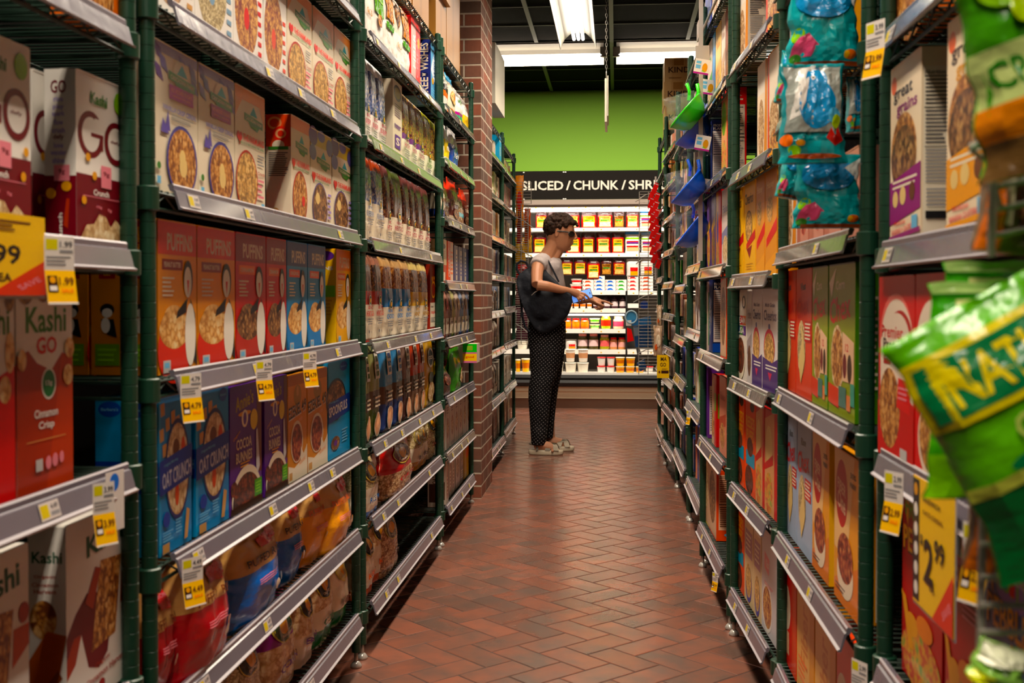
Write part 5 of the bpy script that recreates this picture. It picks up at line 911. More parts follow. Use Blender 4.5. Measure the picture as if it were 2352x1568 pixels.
b = MB(); b.box((.40, -.064, zb+.025), (.46, -.055, zb+.055), wht); art(b, lambda u, v, l: (.40+u, -.0645-l, zb+.025+v), [T('22', .03, .015, .03, .015, 'dgray')]); b.build('number_plate', case)
cbox('case_back', FX0, FX1, 11.56, 11.70, 0, 2.02, intr); 
b = MB(); b.box((FX0, 0, z3-.01), (FX1, .75, z3+.01), wht); b.box((FX0, -.006, z3), (FX1, .0, zy(855, 10.8)), wht); b.build('base_shelf', case)
SH = [(802, 813), (755, 765), (708, 718), (668, 677), (581, 590), (523, 531)]; YS = 11.02; xs = xx(1439, YS)
for i, (ya, yb) in enumerate(SH):
    zt, zb_ = zy(ya, YS), zy(yb, YS); 
    for (xa, xb) in ((FX0, xs-.01 if i < 4 else FX1), (xs+.01, FX1)) if i in (0, 1, 2, 3) else ((FX0, FX1),):
        if xa > 0 and i in (1, 2): continue
        b = MB(); b.box((xa, YS-10.8+.006, zt-.02), (xb, .76, zt-.012), wht); b.box((xa, YS-10.8, zb_), (xb, YS-10.8+.006, zt), wht)
        x = xa+.05
        while x < xb: b.box((x, YS-10.8-.002, zb_+.012), (x+.014, YS-10.8, zb_+.022), pm('#d8b85a')); x += .17
        b.build('case_shelf', case)
b = MB(); zt, zb_ = zy(697, YS), zy(707, YS); b.box((xs+.012, YS-10.8, zb_), (xs+.12, YS-10.8+.3, zt), wht); b.build('case_shelf', case)
b = MB(); b.box((xs-.008, .24, z3+.02), (xs+.006, .75, zy(668, YS)), BLACKM); b.build('case_divider', case)
za, zb_, zc = zy(480, 10.98), zy(470, 10.98), zy(458, 10.95)
b = MB(); b.box((FX0, .17, za), (FX1, .20, zb_), wht); x = FX0
while x < FX1: b.box((x, .168, za+.012), (x+.014, .17, za+.022), pm('#d8b85a')); x += .16
b.build('canopy_rail', case)
b = MB(); b.box((FX0, .14, zb_), (FX1, .9, zc), flat('#84766c', .4, key='canopy_grey')); b.build('canopy', case)
b = MB(); b.box((FX0, .45, za+.0), (FX1, .75, za+.004), wht); b.build('case_ceiling', case)
b = MB(); zs0, zs1 = zc+.003, zy(392, 10.95); b.box((FX0, .14, zs0), (FX1, .17, zs1), sgn)
Zl0, Zl1 = zy(436, 10.94), zy(414.5, 10.94)
for s_, xa, xb in (('SLICED', 1198, 1294), ('/', 1300, 1311), ('CHUNK', 1317, 1421), ('/', 1427, 1438), ('SHREDDED', 1444, 1602)):
    X0, X1 = xx(xa, 10.94, 425), xx(xb, 10.94, 425)
    art(b, lambda u, v, l: (u, .139-l, v), [T(s_, (X0+X1)/2, (Zl0+Zl1)/2, X1-X0, Zl1-Zl0, ltr)])
for px in (1203, 1294.5, 1299):
    b.lathe([(.003, 0), (.003, .001)], CHROME, 6) if False else None
    art(b, lambda u, v, l: (u, .139-l, v), [E(xx(px, 10.94, 395), zy(394.5, 10.94), .008, .004, 'white'), E(xx(px, 10.94, 455), zy(456, 10.94), .008, .004, 'white')])
b.build('header_sign', case)
def case_light(x, y, z, sx, sy, e, rx):
    ld = bpy.data.lights.new('case_light', 'AREA'); ld.shape = 'RECTANGLE'; ld.size = sx; ld.size_y = sy; ld.energy = e; ld.color = (1, .90, .76)
    o = bpy.data.objects.new('case_light', ld); COL.objects.link(o); o.parent = case; o.location = (x, y, z); o.rotation_euler = (rx, 0, 0); o.visible_camera = True
b = MB(); b.tube([(FX0, .235, za-.012), (FX1, .235, za-.012)], .01, tube_m, 6); b.build('case_tube', case)
case_light(-.1, .21, za-.004, 3.2, .05, 11, .35)
zt = zy(718, YS)-.02; b = MB(); b.tube([(-.5, .245, zt), (xs-.02, .245, zt)], .009, tube_m, 6); b.build('case_tube', case)
case_light(-.35, .25, zt-.012, 1.0, .03, 4.5, .3)
# goods in the case
def chz(key, fr, lab, cheese, desc): D(key, 'pouch', desc, desc+'s', 'cheese bag', .12, .16, .035, fr, [R(.12, .06, .88, .68, lab), R(.14, .08, .86, .34, cheese), R(.2, .4, .8, .48, '#3f7d33'), T('CHEESE', .5, .58, .6, .07, 'choc'), R(.3, .82, .7, .84, 'silver')], bands=[(0, fr), (.72, '#4a1a1c' if fr != '#c41a1a' else fr)], nu=10, nv=12, bot=.85, pu=4, wr=.004, crimp=.05, tp=.5, topw=1, seed=len(DS))
chz('ca', '#a81c1e', '#d8b060', '#e6d6a8', 'red bag of pale sliced cheese'); chz('cb', '#6a1418', '#caa23a', '#e4cd8e', 'dark red bag of yellow sliced cheese'); chz('cc', '#b5191c', '#dcae3c', '#e4dab4', 'bright red bag of white cheese'); chz('cd', '#3c1a16', '#8a5a22', '#c08a4a', 'dark bag of smoked cheese')
chz('ce', '#8a1a1c', '#d8902a', '#e8b070', 'maroon bag of orange cheese')
D('cmx', 'pouch', 'white and blue bag of shredded cheese', 'white and blue bags', 'cheese bag', .14, .17, .04, 'white', [R(.1, .5, .9, .56, 'red'), R(.1, .44, .9, .5, 'purple'), R(.1, .1, .9, .26, 'peach'), R(.1, .28, .9, .34, 'red')], bands=[(0, 'white'), (.62, 'lgreen'), (.72, 'white'), (.86, '#1f8ad0')], nu=8, nv=22, bot=.85, pu=5, wr=.003, crimp=.04, tp=.5, topw=1)
D('cwh', 'pouch', 'pale bag with red lettering', 'pale bags', 'cheese bag', .12, .14, .04, '#dcd6d0', [R(.3, .3, .9, .5, 'red'), R(.3, .05, .9, .28, 'gold')], nu=8, nv=10, bot=.85, pu=5, wr=.003, crimp=.04, tp=.5, topw=1)
for i, c in enumerate(('#2a5fc0', '#d8502a', '#3f9a3a', '#c83a3a')):
    nm = ['blue', 'orange', 'green', 'red'][i]
    D('crm%d' % i, 'box', 'white %s lettered cream cheese pack' % nm, 'white %s cream cheese packs' % nm, 'cheese pack', .12, .035, .05, '#f0ece4', [P([(.15, .2), (.5, .3), (.85, .2), (.6, .8), (.3, .75)], c), P([(.02, .4), (.12, .2), (.12, .8)], 'red')])
MESHC = {}
def tubm(key, r0, r1, h, body, lid, band, food=None):
    if key in MESHC: return MESHC[key]
    b = MB(); b.lathe([(r0*.9, 0), (r0, .004), (r0+(r1-r0)*.3, h*.3), (r0+(r1-r0)*.75, h*.7), (r1, h*.92)], None, 18, ms=[mat(body, True), mat(body, True), mat(band, True), mat(body, True)])
    b.lathe([(r1*1.06, h*.90), (r1*1.07, h*.97), (r1*1.0, h), (r1*.8, h)], mat(lid, True), 18)
    MESHC[key] = b.mesh(key, False); return MESHC[key]
def jarm(key, r, h, glass, lid, lab):
    if key in MESHC: return MESHC[key]
    b = MB(); b.lathe([(r*.85, 0), (r, .006), (r, h*.2), (r, h*.62), (r, h*.72), (r*.75, h*.84), (r*.75, h*.86)], None, 18, ms=[mat(glass, True)]*2+[mat(lab, True)]+[mat(glass, True)]*3)
    b.lathe([(r*.8, h*.85), (r*.8, h), (r*.7, h)], mat(lid, True), 18); MESHC[key] = b.mesh(key, False); return MESHC[key]
TUB = {}
def deft(key, kind, *a, desc, cat, h, r): TUB[key] = dict(kind=kind, a=a, desc=desc, cat=cat, h=h, r=r)
deft('tred', 't', 'white', 'white', 'red', desc='white and red round tub', cat='tub', h=.075, r=.055)
deft('tcup', 't', '#efe8dc', '#efe8dc', '#d9a27a', desc='tall white cup with flame coloured foot', cat='tub', h=.15, r=.05)
deft('tlow', 't', '#efe8d8', '#f2ece0', '#efe8d8', desc='wide cream tub', cat='tub', h=.11, r=.055)
deft('trs', 't', 'white', '#d8343a', 'white', desc='small white tub with red label', cat='tub', h=.085, r=.04)
deft('tyl', 't', '#f0b81a', '#f4ead0', '#c8702a', desc='small yellow tub with white lid', cat='tub', h=.085, r=.042)
deft('tgr', 't', '#d8d29a', '#cfd0a8', '#3f8a2a', desc='green and yellow pesto tub', cat='tub', h=.06, r=.052)
deft('tba', 't', 'white', 'navy', 'orange', desc='small navy lidded spread tub', cat='tub', h=.06, r=.035)
deft('jrd', 'j', '#c8502a', 'red', '#d86a3a', desc='orange dip jar with red lid', cat='jar', h=.10, r=.044)
deft('jol', 'j', '#7a8a1c', '#d86a5a', '#d83a2a', desc='green olive jar', cat='jar', h=.14, r=.048)
deft('jpk', 'j', '#d0a88a', '#d0a07a', '#d84a5a', desc='pale relish jar with pink label', cat='jar', h=.12, r=.055)
deft('jpi', 'j', '#4a3f1c', '#e8948a', '#e2c8c8', desc='dark pickle jar with pink lid', cat='jar', h=.15, r=.052)
deft('jgl', 'j', '#a8a01c', '#e8a89a', '#d86a6a', desc='yellow pickle jar with pink lid', cat='jar', h=.14, r=.05)
deft('jht', 'j', '#c88a5a', '#c82a2a', '#e2a8a0', desc='squat tan jar with red lid', cat='jar', h=.13, r=.05)
deft('jbt', 'j', '#3a1a22', '#2a1418', '#d8c8c8', desc='dark beet jar', cat='jar', h=.11, r=.04)
def goods(row, word, Y, yb, items):
    z = zy(yb, Y); lst = ROWS.setdefault(row, (word, []))[1]
    for it in items:
        x0, x1, key = it[:3]; dz = it[3] if len(it) > 3 else 0; yt = it[4] if len(it) > 4 else None
        X0, X1 = xx(x0, Y, yb), xx(x1, Y, yb); xc = (X0+X1)/2
        if key in DS:
            ds = DS[key]; o = link(ds.name, ds.mesh(), None, (xc, Y, z+dz)); o.scale.x = (X1-X0)/ds.w
            if yt: o.scale.z = (zy(yt, Y)-z-dz)/ds.h
            lst.append((xc, ds.desc, o, ds.cat, dz))
        else:
            t = TUB[key]; me = (tubm if t['kind'] == 't' else jarm)(key, t['r']*(.82 if t['kind'] == 't' else 1), *((t['r'], t['h'])+t['a'] if t['kind'] == 't' else (t['h'],)+t['a']))
            s = (X1-X0)/2/t['r']*.97; o = link(t['cat'] if t['cat'] != 'tub' else 'food_tub', me, None, (xc, Y+t['r'], z+dz)); o.scale = (s, s, (zy(yt, Y)-z-dz)/t['h'] if yt else 1)
            lst.append((xc, t['desc'], o, t['cat'], dz))
G1 = [(1230, 1256, 'ce'), (1258, 1292, 'cc'), (1296, 1331, 'ca'), (1335, 1370, 'cc'), (1372, 1407, 'ca'), (1409, 1435, 'cd'), (1438, 1467, 'ca'), (1470, 1500, 'cmx')]
goods('a', 'top row of the case', YS+.05, 523, [(a, c, k, 0, 484) for a, c, k in G1])
goods('b', 'second row of the case', YS+.05, 581, [(1224, 1254, 'cb', 0, 534), (1300, 1333, 'cc', 0, 534), (1336, 1366, 'cb', 0, 534), (1370, 1402, 'ca', 0, 534), (1405, 1433, 'cc', 0, 534), (1436, 1470, 'cmx', 0, 532), (1473, 1503, 'cmx', 0, 534)])
goods('c', 'third row of case', YS+.03, 632, [(1288, 1316, 'cb', 0, 592), (1318, 1347, 'cb', .005, 592), (1348, 1378, 'cc', -.035, 594), (1380, 1406, 'cd', .0, 594), (1408, 1436, 'ce', .0, 594), (1439, 1468, 'cwh', -.01, 594), (1471, 1500, 'cwh', 0, 594)])
b = MB(); [b.tube([(xx(x, YS), .3, zy(593, YS)), (xx(x, YS), .74, zy(593, YS)+.02)], .003, CHROME, 4) for x in (1302, 1333, 1363, 1393, 1422, 1453, 1485)]; b.build('peg_hook', case)
pk = lambda x0, x1, c, n: [(x0, x1, 'crm%d' % c, .0365*k) for k in range(n)]
goods('d', 'cream cheese row', YS+.04, 668, [(1309, 1338, 'tred', 0, 652), (1311, 1337, 'tred', .07, 640)]+pk(1338, 1363, 1, 3)+pk(1364, 1389, 0, 4)+pk(1390, 1414, 0, 3)+pk(1415, 1439, 2, 3)+pk(1441, 1466, 3, 4)+pk(1470, 1500, 1, 4))
goods('e', 'row behind the pointing hand', YS+.04, 708, [(1303, 1316, 'tba'), (1317, 1330, 'tba'), (1331, 1346, 'tba'), (1347, 1360, 'tba'), (1362, 1376, 'jbt'), (1386, 1402, 'jbt'), (1404, 1420, 'jbt'), (1422, 1439, 'jbt')])
goods('f', 'row under the lit shelf', YS+.04, 755, [(1296, 1312, 'jrd'), (1313, 1332, 'jrd'), (1333, 1353, 'jrd'), (1354, 1378, 'tgr', 0, 745), (1354, 1378, 'tgr', .058, 731), (1380, 1403, 'jol'), (1408, 1433, 'jpk')])
goods('g', 'pickle jar row', YS+.04, 802, [(1186, 1212, 'tlow', 0, 783), (1299, 1324, 'cwh', 0, 779), (1326, 1350, 'jpi'), (1351, 1375, 'jpi'), (1377, 1400, 'jgl'), (1400, 1418, 'jht', 0, 775), (1419, 1438, 'jht', 0, 775)])
Yb = 10.84
goods('h', 'bottom of the case', Yb, 856, [(1183, 1195, 'tyl', 0, 826), (1197, 1216, 'tyl', 0, 824), (1270, 1294, 'tlow', 0, 832), (1297, 1324, 'tlow', 0, 833), (1325, 1352, 'tlow', 0, 833), (1371, 1391, 'trs', 0, 841), (1393, 1412, 'trs', 0, 841), (1414, 1435, 'tyl', 0, 841), (1437, 1458, 'tyl', 0, 841), (1460, 1480, 'tyl', 0, 841), (1483, 1501, 'trs', 0, 841)])
goods('i', 'upper tier at case bottom', Yb+.01, 856, [(1298, 1321, 'tcup', .103, 802), (1327, 1351, 'tcup', .103, 802), (1372, 1391, 'trs', .066, 820), (1394, 1412, 'trs', .066, 820), (1414, 1435, 'tyl', .066, 820), (1438, 1459, 'tyl', .066, 820)])
for row, (word, lst) in ROWS.items():
    by = {}
    for t in sorted(lst, key=lambda q: (round(q[0], 1), q[4])): by.setdefault(t[1], []).append(t)
    for desc, l in by.items():
        for i, t in enumerate(l):
            if len(l) > 1 and len({round(q[0], 2) for q in l}) == 1: pre = ['bottom ', 'second lowest ', 'third lowest ', 'top '][i if i < len(l)-1 else 3]
            else: pre = '' if len(l) == 1 else ORD[i]+' '
            tag(t[2], '%s%s%s, %s%s' % (pre, desc, '' if len(l) == 1 or pre.startswith(('bott', 'second low', 'third low', 'top')) else ' from left', word, '' if not pre.startswith(('bott', 'second low', 'third low', 'top')) else ' stack'), t[3], '%ss, %s' % (desc, word) if len(l) > 1 else None)
# ------------------------------------------------------------------ shopper
YP = 7.75
def q(x, y, dy=0.0): return atY(x, y, YP) + Vector((0, dy, 0))
PXM = 1/ (F_PX/YP)
def loft(mb, rings, m, n=20, cap=True):      # rings: (centre, rx along X, ry along Y, tilt)
    vs = []
    for c, rx, ry in rings:
        for k in range(n): a = 2*math.pi*k/n; vs.append((c.x+rx*math.cos(a), c.y+ry*math.sin(a), c.z))
    fs = [(i*n+k, i*n+(k+1) % n, (i+1)*n+(k+1) % n, (i+1)*n+k) for i in range(len(rings)-1) for k in range(n)]
    if cap: fs += [tuple(range(n))[::-1], tuple((len(rings)-1)*n+k for k in range(n))]
    mb.add(vs, fs, m)
def ball(mb, c, r, m, sc=(1, 1, 1), n=10):
    pr = [(math.sin(math.pi*i/n), -math.cos(math.pi*i/n)) for i in range(1, n)]
    vs = []; N = 12
    for a, z in pr:
        for k in range(N): t = 2*math.pi*k/N; vs.append((c[0]+r*sc[0]*a*math.cos(t), c[1]+r*sc[1]*a*math.sin(t), c[2]+r*sc[2]*z))
    fs = [(i*N+k, i*N+(k+1) % N, (i+1)*N+(k+1) % N, (i+1)*N+k) for i in range(len(pr)-1) for k in range(N)]+[tuple(range(N))[::-1], tuple((len(pr)-1)*N+k for k in range(N))]
    mb.add(vs, fs, m)
def remeshed(name, mb, vox, smooth_it, parent, m, fac=.5, sub=None):
    me = mb.mesh('tmp'); o = bpy.data.objects.new('tmp', me); COL.objects.link(o)
    r = o.modifiers.new('r', 'REMESH'); r.mode = 'VOXEL'; r.voxel_size = vox; r.use_smooth_shade = True
    s = o.modifiers.new('s', 'SMOOTH'); s.factor = fac; s.iterations = smooth_it
    dg = bpy.context.evaluated_depsgraph_get(); me2 = bpy.data.meshes.new_from_object(o.evaluated_get(dg)); bpy.data.objects.remove(o)
    me2.materials.clear(); me2.materials.append(m); me2.polygons.foreach_set('use_smooth', [True]*len(me2.polygons)); me2.polygons.foreach_set('material_index', [0]*len(me2.polygons))
    o = link(name, me2, parent)
    if parent: o.location = -parent.location
    return o
skin = flat('#b97f5c', .5, 0, .4, key='skin', bmp=(70, .15, .002, 3))
skin.node_tree.nodes['Principled BSDF'].inputs['Subsurface Weight'].default_value = .06
skin.node_tree.nodes['Principled BSDF'].inputs['Subsurface Radius'].default_value = (.02, .008, .004)
def thing_root(name, loc, label, cat): o = empty(name, loc); tag(o, label, cat); return o
pr_ = empty('person', (q(1250, 1046).x, YP, 0)); tag(pr_, 'person in grey t-shirt and dotted black trousers pointing at the shelves', 'person')
b = MB(); S = None
px = PXM
head = [(497, 1284, 14, .035), (503, 1284, 25, .058), (512, 1285, 31, .070), (522, 1286, 33, .076), (530, 1286.5, 33, .076), (536, 1286, 32, .075), (543, 1287, 32, .072), (550, 1287, 30, .066), (557, 1288, 27, .060), (563, 1289, 24, .054), (569, 1290.5, 19, .046), (574, 1293, 13, .034), (577, 1295, 7, .018)]
loft(b, [(q(x, y), r*px, ry) for y, x, r, ry in head], S)
b.tube([q(1317, 530), q(1321, 539), q(1324.5, 546)], [.008, .009, .0095], S, 8); ball(b, q(1323, 547.5), .010, S); ball(b, q(1320, 548.5, -.009), .007, S); ball(b, q(1320, 548.5, .009), .007, S)
ball(b, q(1314.5, 556.5), .010, S, (1, 2.0, .55)); ball(b, q(1313.5, 560.5), .010, S, (1, 1.8, .6)); ball(b, q(1306.5, 571), .016, S, (1, 1.2, .9)); ball(b, q(1301, 549, -.042), .02, S, (1, .8, 1)); ball(b, q(1301, 549, .042), .02, S, (1, .8, 1))
ball(b, q(1315, 528), .012, S, (.8, 3.6, .6))
for sg_ in (-1, 1):
    b.tube([q(1281+8*.35*math.cos(t)+2*math.sin(t), 535-9*math.sin(t), sg_*(.077+.004*math.sin(t))) for t in [k*math.pi*2/12 for k in range(12)]], .006, S, 6, closed=True); ball(b, q(1282, 536, sg_*.074), .014, S, (.7, .4, 1.2))
b.tube([q(1276, 552), q(1268, 570), q(1259, 586), q(1252, 602)], [.055, .052, .055, .075], S, 14)
b.tube([q(1290, 566), q(1279, 584), q(1268, 598)], [.03, .034, .04], S, 10)
loft(b, [(q(1254, y), r*px, ry) for y, r, ry in ((597, 20, .10), (606, 28, .15), (640, 34, .14), (690, 34, .125), (735, 34, .13), (775, 36, .15))], S)
# legs inside the trousers, ankles and feet
for sx, Ya, ax, fy in ((-1, -.10, 1240, 1046), (1, .10, 1262, 1036)):
    hip = q(1256, 770, sx*.08); kn = q(1243 if sx < 0 else 1258, 890, sx*.095); an = Vector((q(ax, 1014).x, YP+Ya, .085))
    b.tube([hip, kn, an+Vector((0, 0, .04)), an], [.08, .045, .030, .034], S, 12)
    toe = an+Vector((.115, sx*.012, -.045)); heel = an+Vector((-.03, 0, -.035))
    b.tube([heel, an+Vector((.02, 0, -.02)), an+Vector((.07, sx*.005, -.032)), toe], [.030, .036, .034, .024], S, 10)
    for k in range(5):
        t0 = toe+Vector((-.012-.004*k, (k-2)*.017*(-sx)*-1, -.006)); b.tube([t0, t0+Vector((.034-.005*k, 0, -.006))], [.010 if k else .013, .008 if k else .011], S, 7)
# near arm
sh = q(1241, 604, -.165); el = q(1240, 655, -.305); wr = q(1311, 668, -.235)
b.tube([q(1248, 600, -.10), sh, q(1239, 630, -.24), el+Vector((0, 0, .0)), ], [.05, .047, .041, .036], S, 12)
b.tube([el, q(1262, 658, -.295), q(1290, 665, -.26), wr], [.036, .034, .027, .021], S, 12)
ph = q(1326, 674, -.215); b.tube([wr, q(1319, 670.5, -.225), ph, q(1335, 679, -.21)], [.021, .026, .029, .024], S, 10)
fing = lambda pts, r: b.tube([q(*p) for p in pts], [r, r*.97, r*.9, r*.78][:len(pts)], S, 8)
fing([(1336, 672, -.225), (1345, 675, -.235), (1352, 681, -.225), (1357, 689, -.215)], .0088)
fing([(1334, 676, -.225), (1342, 681, -.24), (1347, 688, -.23), (1349, 694, -.215)], .0088)
fing([(1331, 679, -.225), (1337, 685, -.24), (1340, 691, -.23), (1341, 696, -.215)], .0085)
fing([(1327, 680, -.22), (1331, 687, -.235), (1333, 692, -.225), (1333, 696, -.212)], .0075)
fing([(1322, 676, -.20), (1326, 686, -.17), (1334, 691, -.145), (1342, 690, -.135)], .0095)
# far arm
b.tube([q(1250, 602, .10), q(1246, 606, .165), q(1254, 640, .19), q(1262, 668, .19)], [.05, .046, .040, .035], S, 12)
b.tube([q(1262, 668, .19), q(1300, 684, .10), q(1335, 690, .0), q(1356, 688, -.06)], [.035, .032, .025, .021], S, 12)
b.tube([q(1354, 687, -.055), q(1364, 689, -.075), q(1375, 694, -.085), q(1381, 697, -.09)], [.022, .027, .028, .024], S, 10)
fing([(1380, 690, -.09), (1390, 692, -.10), (1399, 695.5, -.10), (1408, 700, -.10)], .0088)
fing([(1380, 698, -.11), (1387, 702, -.115), (1384, 708, -.11), (1378, 708, -.10)], .009)
fing([(1377, 700, -.11), (1382, 705, -.12), (1378, 710, -.11), (1372, 708, -.10)], .0088)
fing([(1373, 700, -.11), (1376, 706, -.12), (1372, 710, -.11), (1367, 706, -.10)], .008)
fing([(1366, 691, -.10), (1374, 696, -.125), (1381, 699, -.13), (1386, 703, -.125)], .0098)
remeshed('body', b, .0042, 3, pr_, skin)
# hair
hb = MB(); rd = random.Random(5); hc = q(1285, 520)
for i in range(420):
    th = rd.random()*2*math.pi; ph_ = math.acos(1-2*rd.random()); d = Vector((math.sin(ph_)*math.cos(th), math.sin(ph_)*math.sin(th), math.cos(ph_)))
    p = hc+Vector((d.x*34*px, d.y*.078, d.z*29*px)); X, Z = (p.x-hc.x)/px+1285, 520-(p.z-hc.z)/px
    if Z > 549-(.0 if X < 1270 else 0): continue
    if X > 1291 and Z > 517+max(0, (1312-X))*.55: continue
    if abs(d.y) > .75 and X > 1275 and Z > 527: continue
    if X > 1268 and Z > 540: continue
    ball(hb, p, .010+.009*rd.random(), S, (1, 1, .9), 6)
for x, y, dy in ((1321, 512, 0), (1325, 514, .01), (1326, 518, 0), (1322, 509, .02), (1316, 506, -.02), (1321, 512, -.025), (1319, 508, .0), (1262, 548, 0), (1266, 552, .02), (1266, 551, -.02), (1261, 543, .03), (1292, 491, 0), (1302, 493, .01), (1275, 491, 0), (1285, 489, .02)):
    ball(hb, q(x, y, dy), .011, S, (1, 1, 1), 6)
loft(hb, [(hc+Vector((0, 0, z*px)), 33*px*math.sqrt(max(.02, 1-((z)/29)**2)), .074*math.sqrt(max(.02, 1-(z/29)**2))) for z in (5, 12, 18, 23, 27)], S)
hm, nt, bs = newmat('hair_dark_brown', Base_Color=hexlin('#3a2619'), Roughness=.7, Specular_IOR_Level=.15); nz = bump(nt, bs, 140, .9, .006, 3)
cr = nt.nodes.new('ShaderNodeValToRGB'); cr.color_ramp.elements[0].color = hexlin('#140b06'); cr.color_ramp.elements[1].color = hexlin('#4a3020'); cr.color_ramp.elements[0].position = .4; cr.color_ramp.elements[1].position = .75; nt.links.new(nz.outputs['Fac'], cr.inputs[0]); nt.links.new(cr.outputs[0], bs.inputs['Base Color'])
remeshed('hair', hb, .0042, 1, pr_, hm)
# glasses
g_ = MB(); blkp = flat('#0b0908', .5, key='glasses_black')
for sg_ in (-1, 1):
    g_.tube([q(1281, 532, sg_*.082), q(1296, 533, sg_*.080), q(1307, 534.5, sg_*.072)], .0045, blkp, 6)
    pts = [q(1315-4*(.5-.5*math.cos(t)) if False else 1313.5+6.2*math.cos(t), 538-5.6*math.sin(t), sg_*(.044-.030*math.cos(t))) for t in [k*math.pi*2/16 for k in range(16)]]
    g_.tube(pts, .0036, blkp, 5, closed=True); g_.add([p for p in pts], [tuple(range(16))], blkp)
g_.tube([q(1318, 536, -.012), q(1320, 535, 0), q(1318, 536, .012)], .0025, blkp, 5)
o = g_.build('sunglasses', pr_); o.location = -pr_.location
# t-shirt
b = MB(); sh_c = [(594, 1252, 24, .085), (598, 1254, 30, .135), (604, 1256, 34, .172), (614, 1256, 36, .185), (632, 1257, 38, .175), (655, 1259, 40, .160), (685, 1261, 41, .150), (712, 1260, 43, .152), (737, 1258, 45, .165)]
loft(b, [(q(x, y), r*px, ry) for y, x, r, ry in sh_c], S, 28)
for sg_ in (-1, 1): b.tube([q(1250, 603, sg_*.10), q(1243, 607, sg_*.165), q(1239, 614, sg_*.200)], [.066, .062, .055], S, 16)
b.tube([q(1262, 594), q(1274, 601), q(1282, 610)], [.045, .045, .04], S, 12)
remeshed('t_shirt', b, .006, 6, pr_, flat('#aca19e', .85, 0, .2, key='tshirt_grey', bmp=(11, .7, .03, 3)))
# trousers
b = MB()
near = [(737, 1257, 42, .10, -.055), (765, 1256, 43, .105, -.07), (807, 1256, 38, .098, -.085), (859, 1251, 30, .085, -.09), (889, 1243, 27, .082, -.095), (915, 1242, 26, .080, -.10), (958, 1241, 22, .075, -.10), (1002, 1240, 18, .070, -.10), (1016, 1239, 16.5, .066, -.10)]
far = [(737, 1257, 42, .10, .055), (765, 1257, 42, .105, .07), (807, 1259, 37, .098, .085), (859, 1261, 28, .085, .09), (889, 1258, 24, .082, .095), (915, 1256, 22, .080, .10), (958, 1255, 18, .075, .10), (1000, 1256, 14, .070, .10), (1009, 1257, 13, .066, .10)]
for L_ in (near, far): loft(b, [(q(x, y, dy), r*px, ry) for y, x, r, ry, dy in L_], S, 24)
tm, nt, bs = newmat('dotted_black_cloth', Roughness=.85, Specular_IOR_Level=.2)
tc = nt.nodes.new('ShaderNodeTexCoord'); sx_ = nt.nodes.new('ShaderNodeSeparateXYZ'); cb = nt.nodes.new('ShaderNodeCombineXYZ'); nt.links.new(tc.outputs['Object'], sx_.inputs[0]); nt.links.new(sx_.outputs[0], cb.inputs[0]); nt.links.new(sx_.outputs[2], cb.inputs[1])
mp = nt.nodes.new('ShaderNodeMapping'); mp.inputs['Rotation'].default_value = (0, 0, math.pi/4+.1); nt.links.new(cb.outputs[0], mp.inputs[0])
vo = nt.nodes.new('ShaderNodeTexVoronoi'); vo.voronoi_dimensions = '2D'; vo.inputs['Randomness'].default_value = .12; vo.inputs['Scale'].default_value = 56; nt.links.new(mp.outputs[0], vo.inputs['Vector'])
lt = nt.nodes.new('ShaderNodeMath'); lt.operation = 'LESS_THAN'; lt.inputs[1].default_value = .19; nt.links.new(vo.outputs['Distance'], lt.inputs[0])
mx = nt.nodes.new('ShaderNodeMixRGB'); mx.inputs[1].default_value = hexlin('#0e0c0e'); mx.inputs[2].default_value = hexlin('#8d8886'); nt.links.new(lt.outputs[0], mx.inputs[0]); nt.links.new(mx.outputs[0], bs.inputs['Base Color'])
nz = nt.nodes.new('ShaderNodeTexNoise'); nz.inputs['Scale'].default_value = 9; bp = nt.nodes.new('ShaderNodeBump'); bp.inputs['Distance'].default_value = .04; bp.inputs['Strength'].default_value = .6; nt.links.new(tc.outputs['Object'], nz.inputs[0]); nt.links.new(nz.outputs[0], bp.inputs['Height']); nt.links.new(bp.outputs[0], bs.inputs['Normal'])
remeshed('trousers', b, .007, 4, pr_, tm)
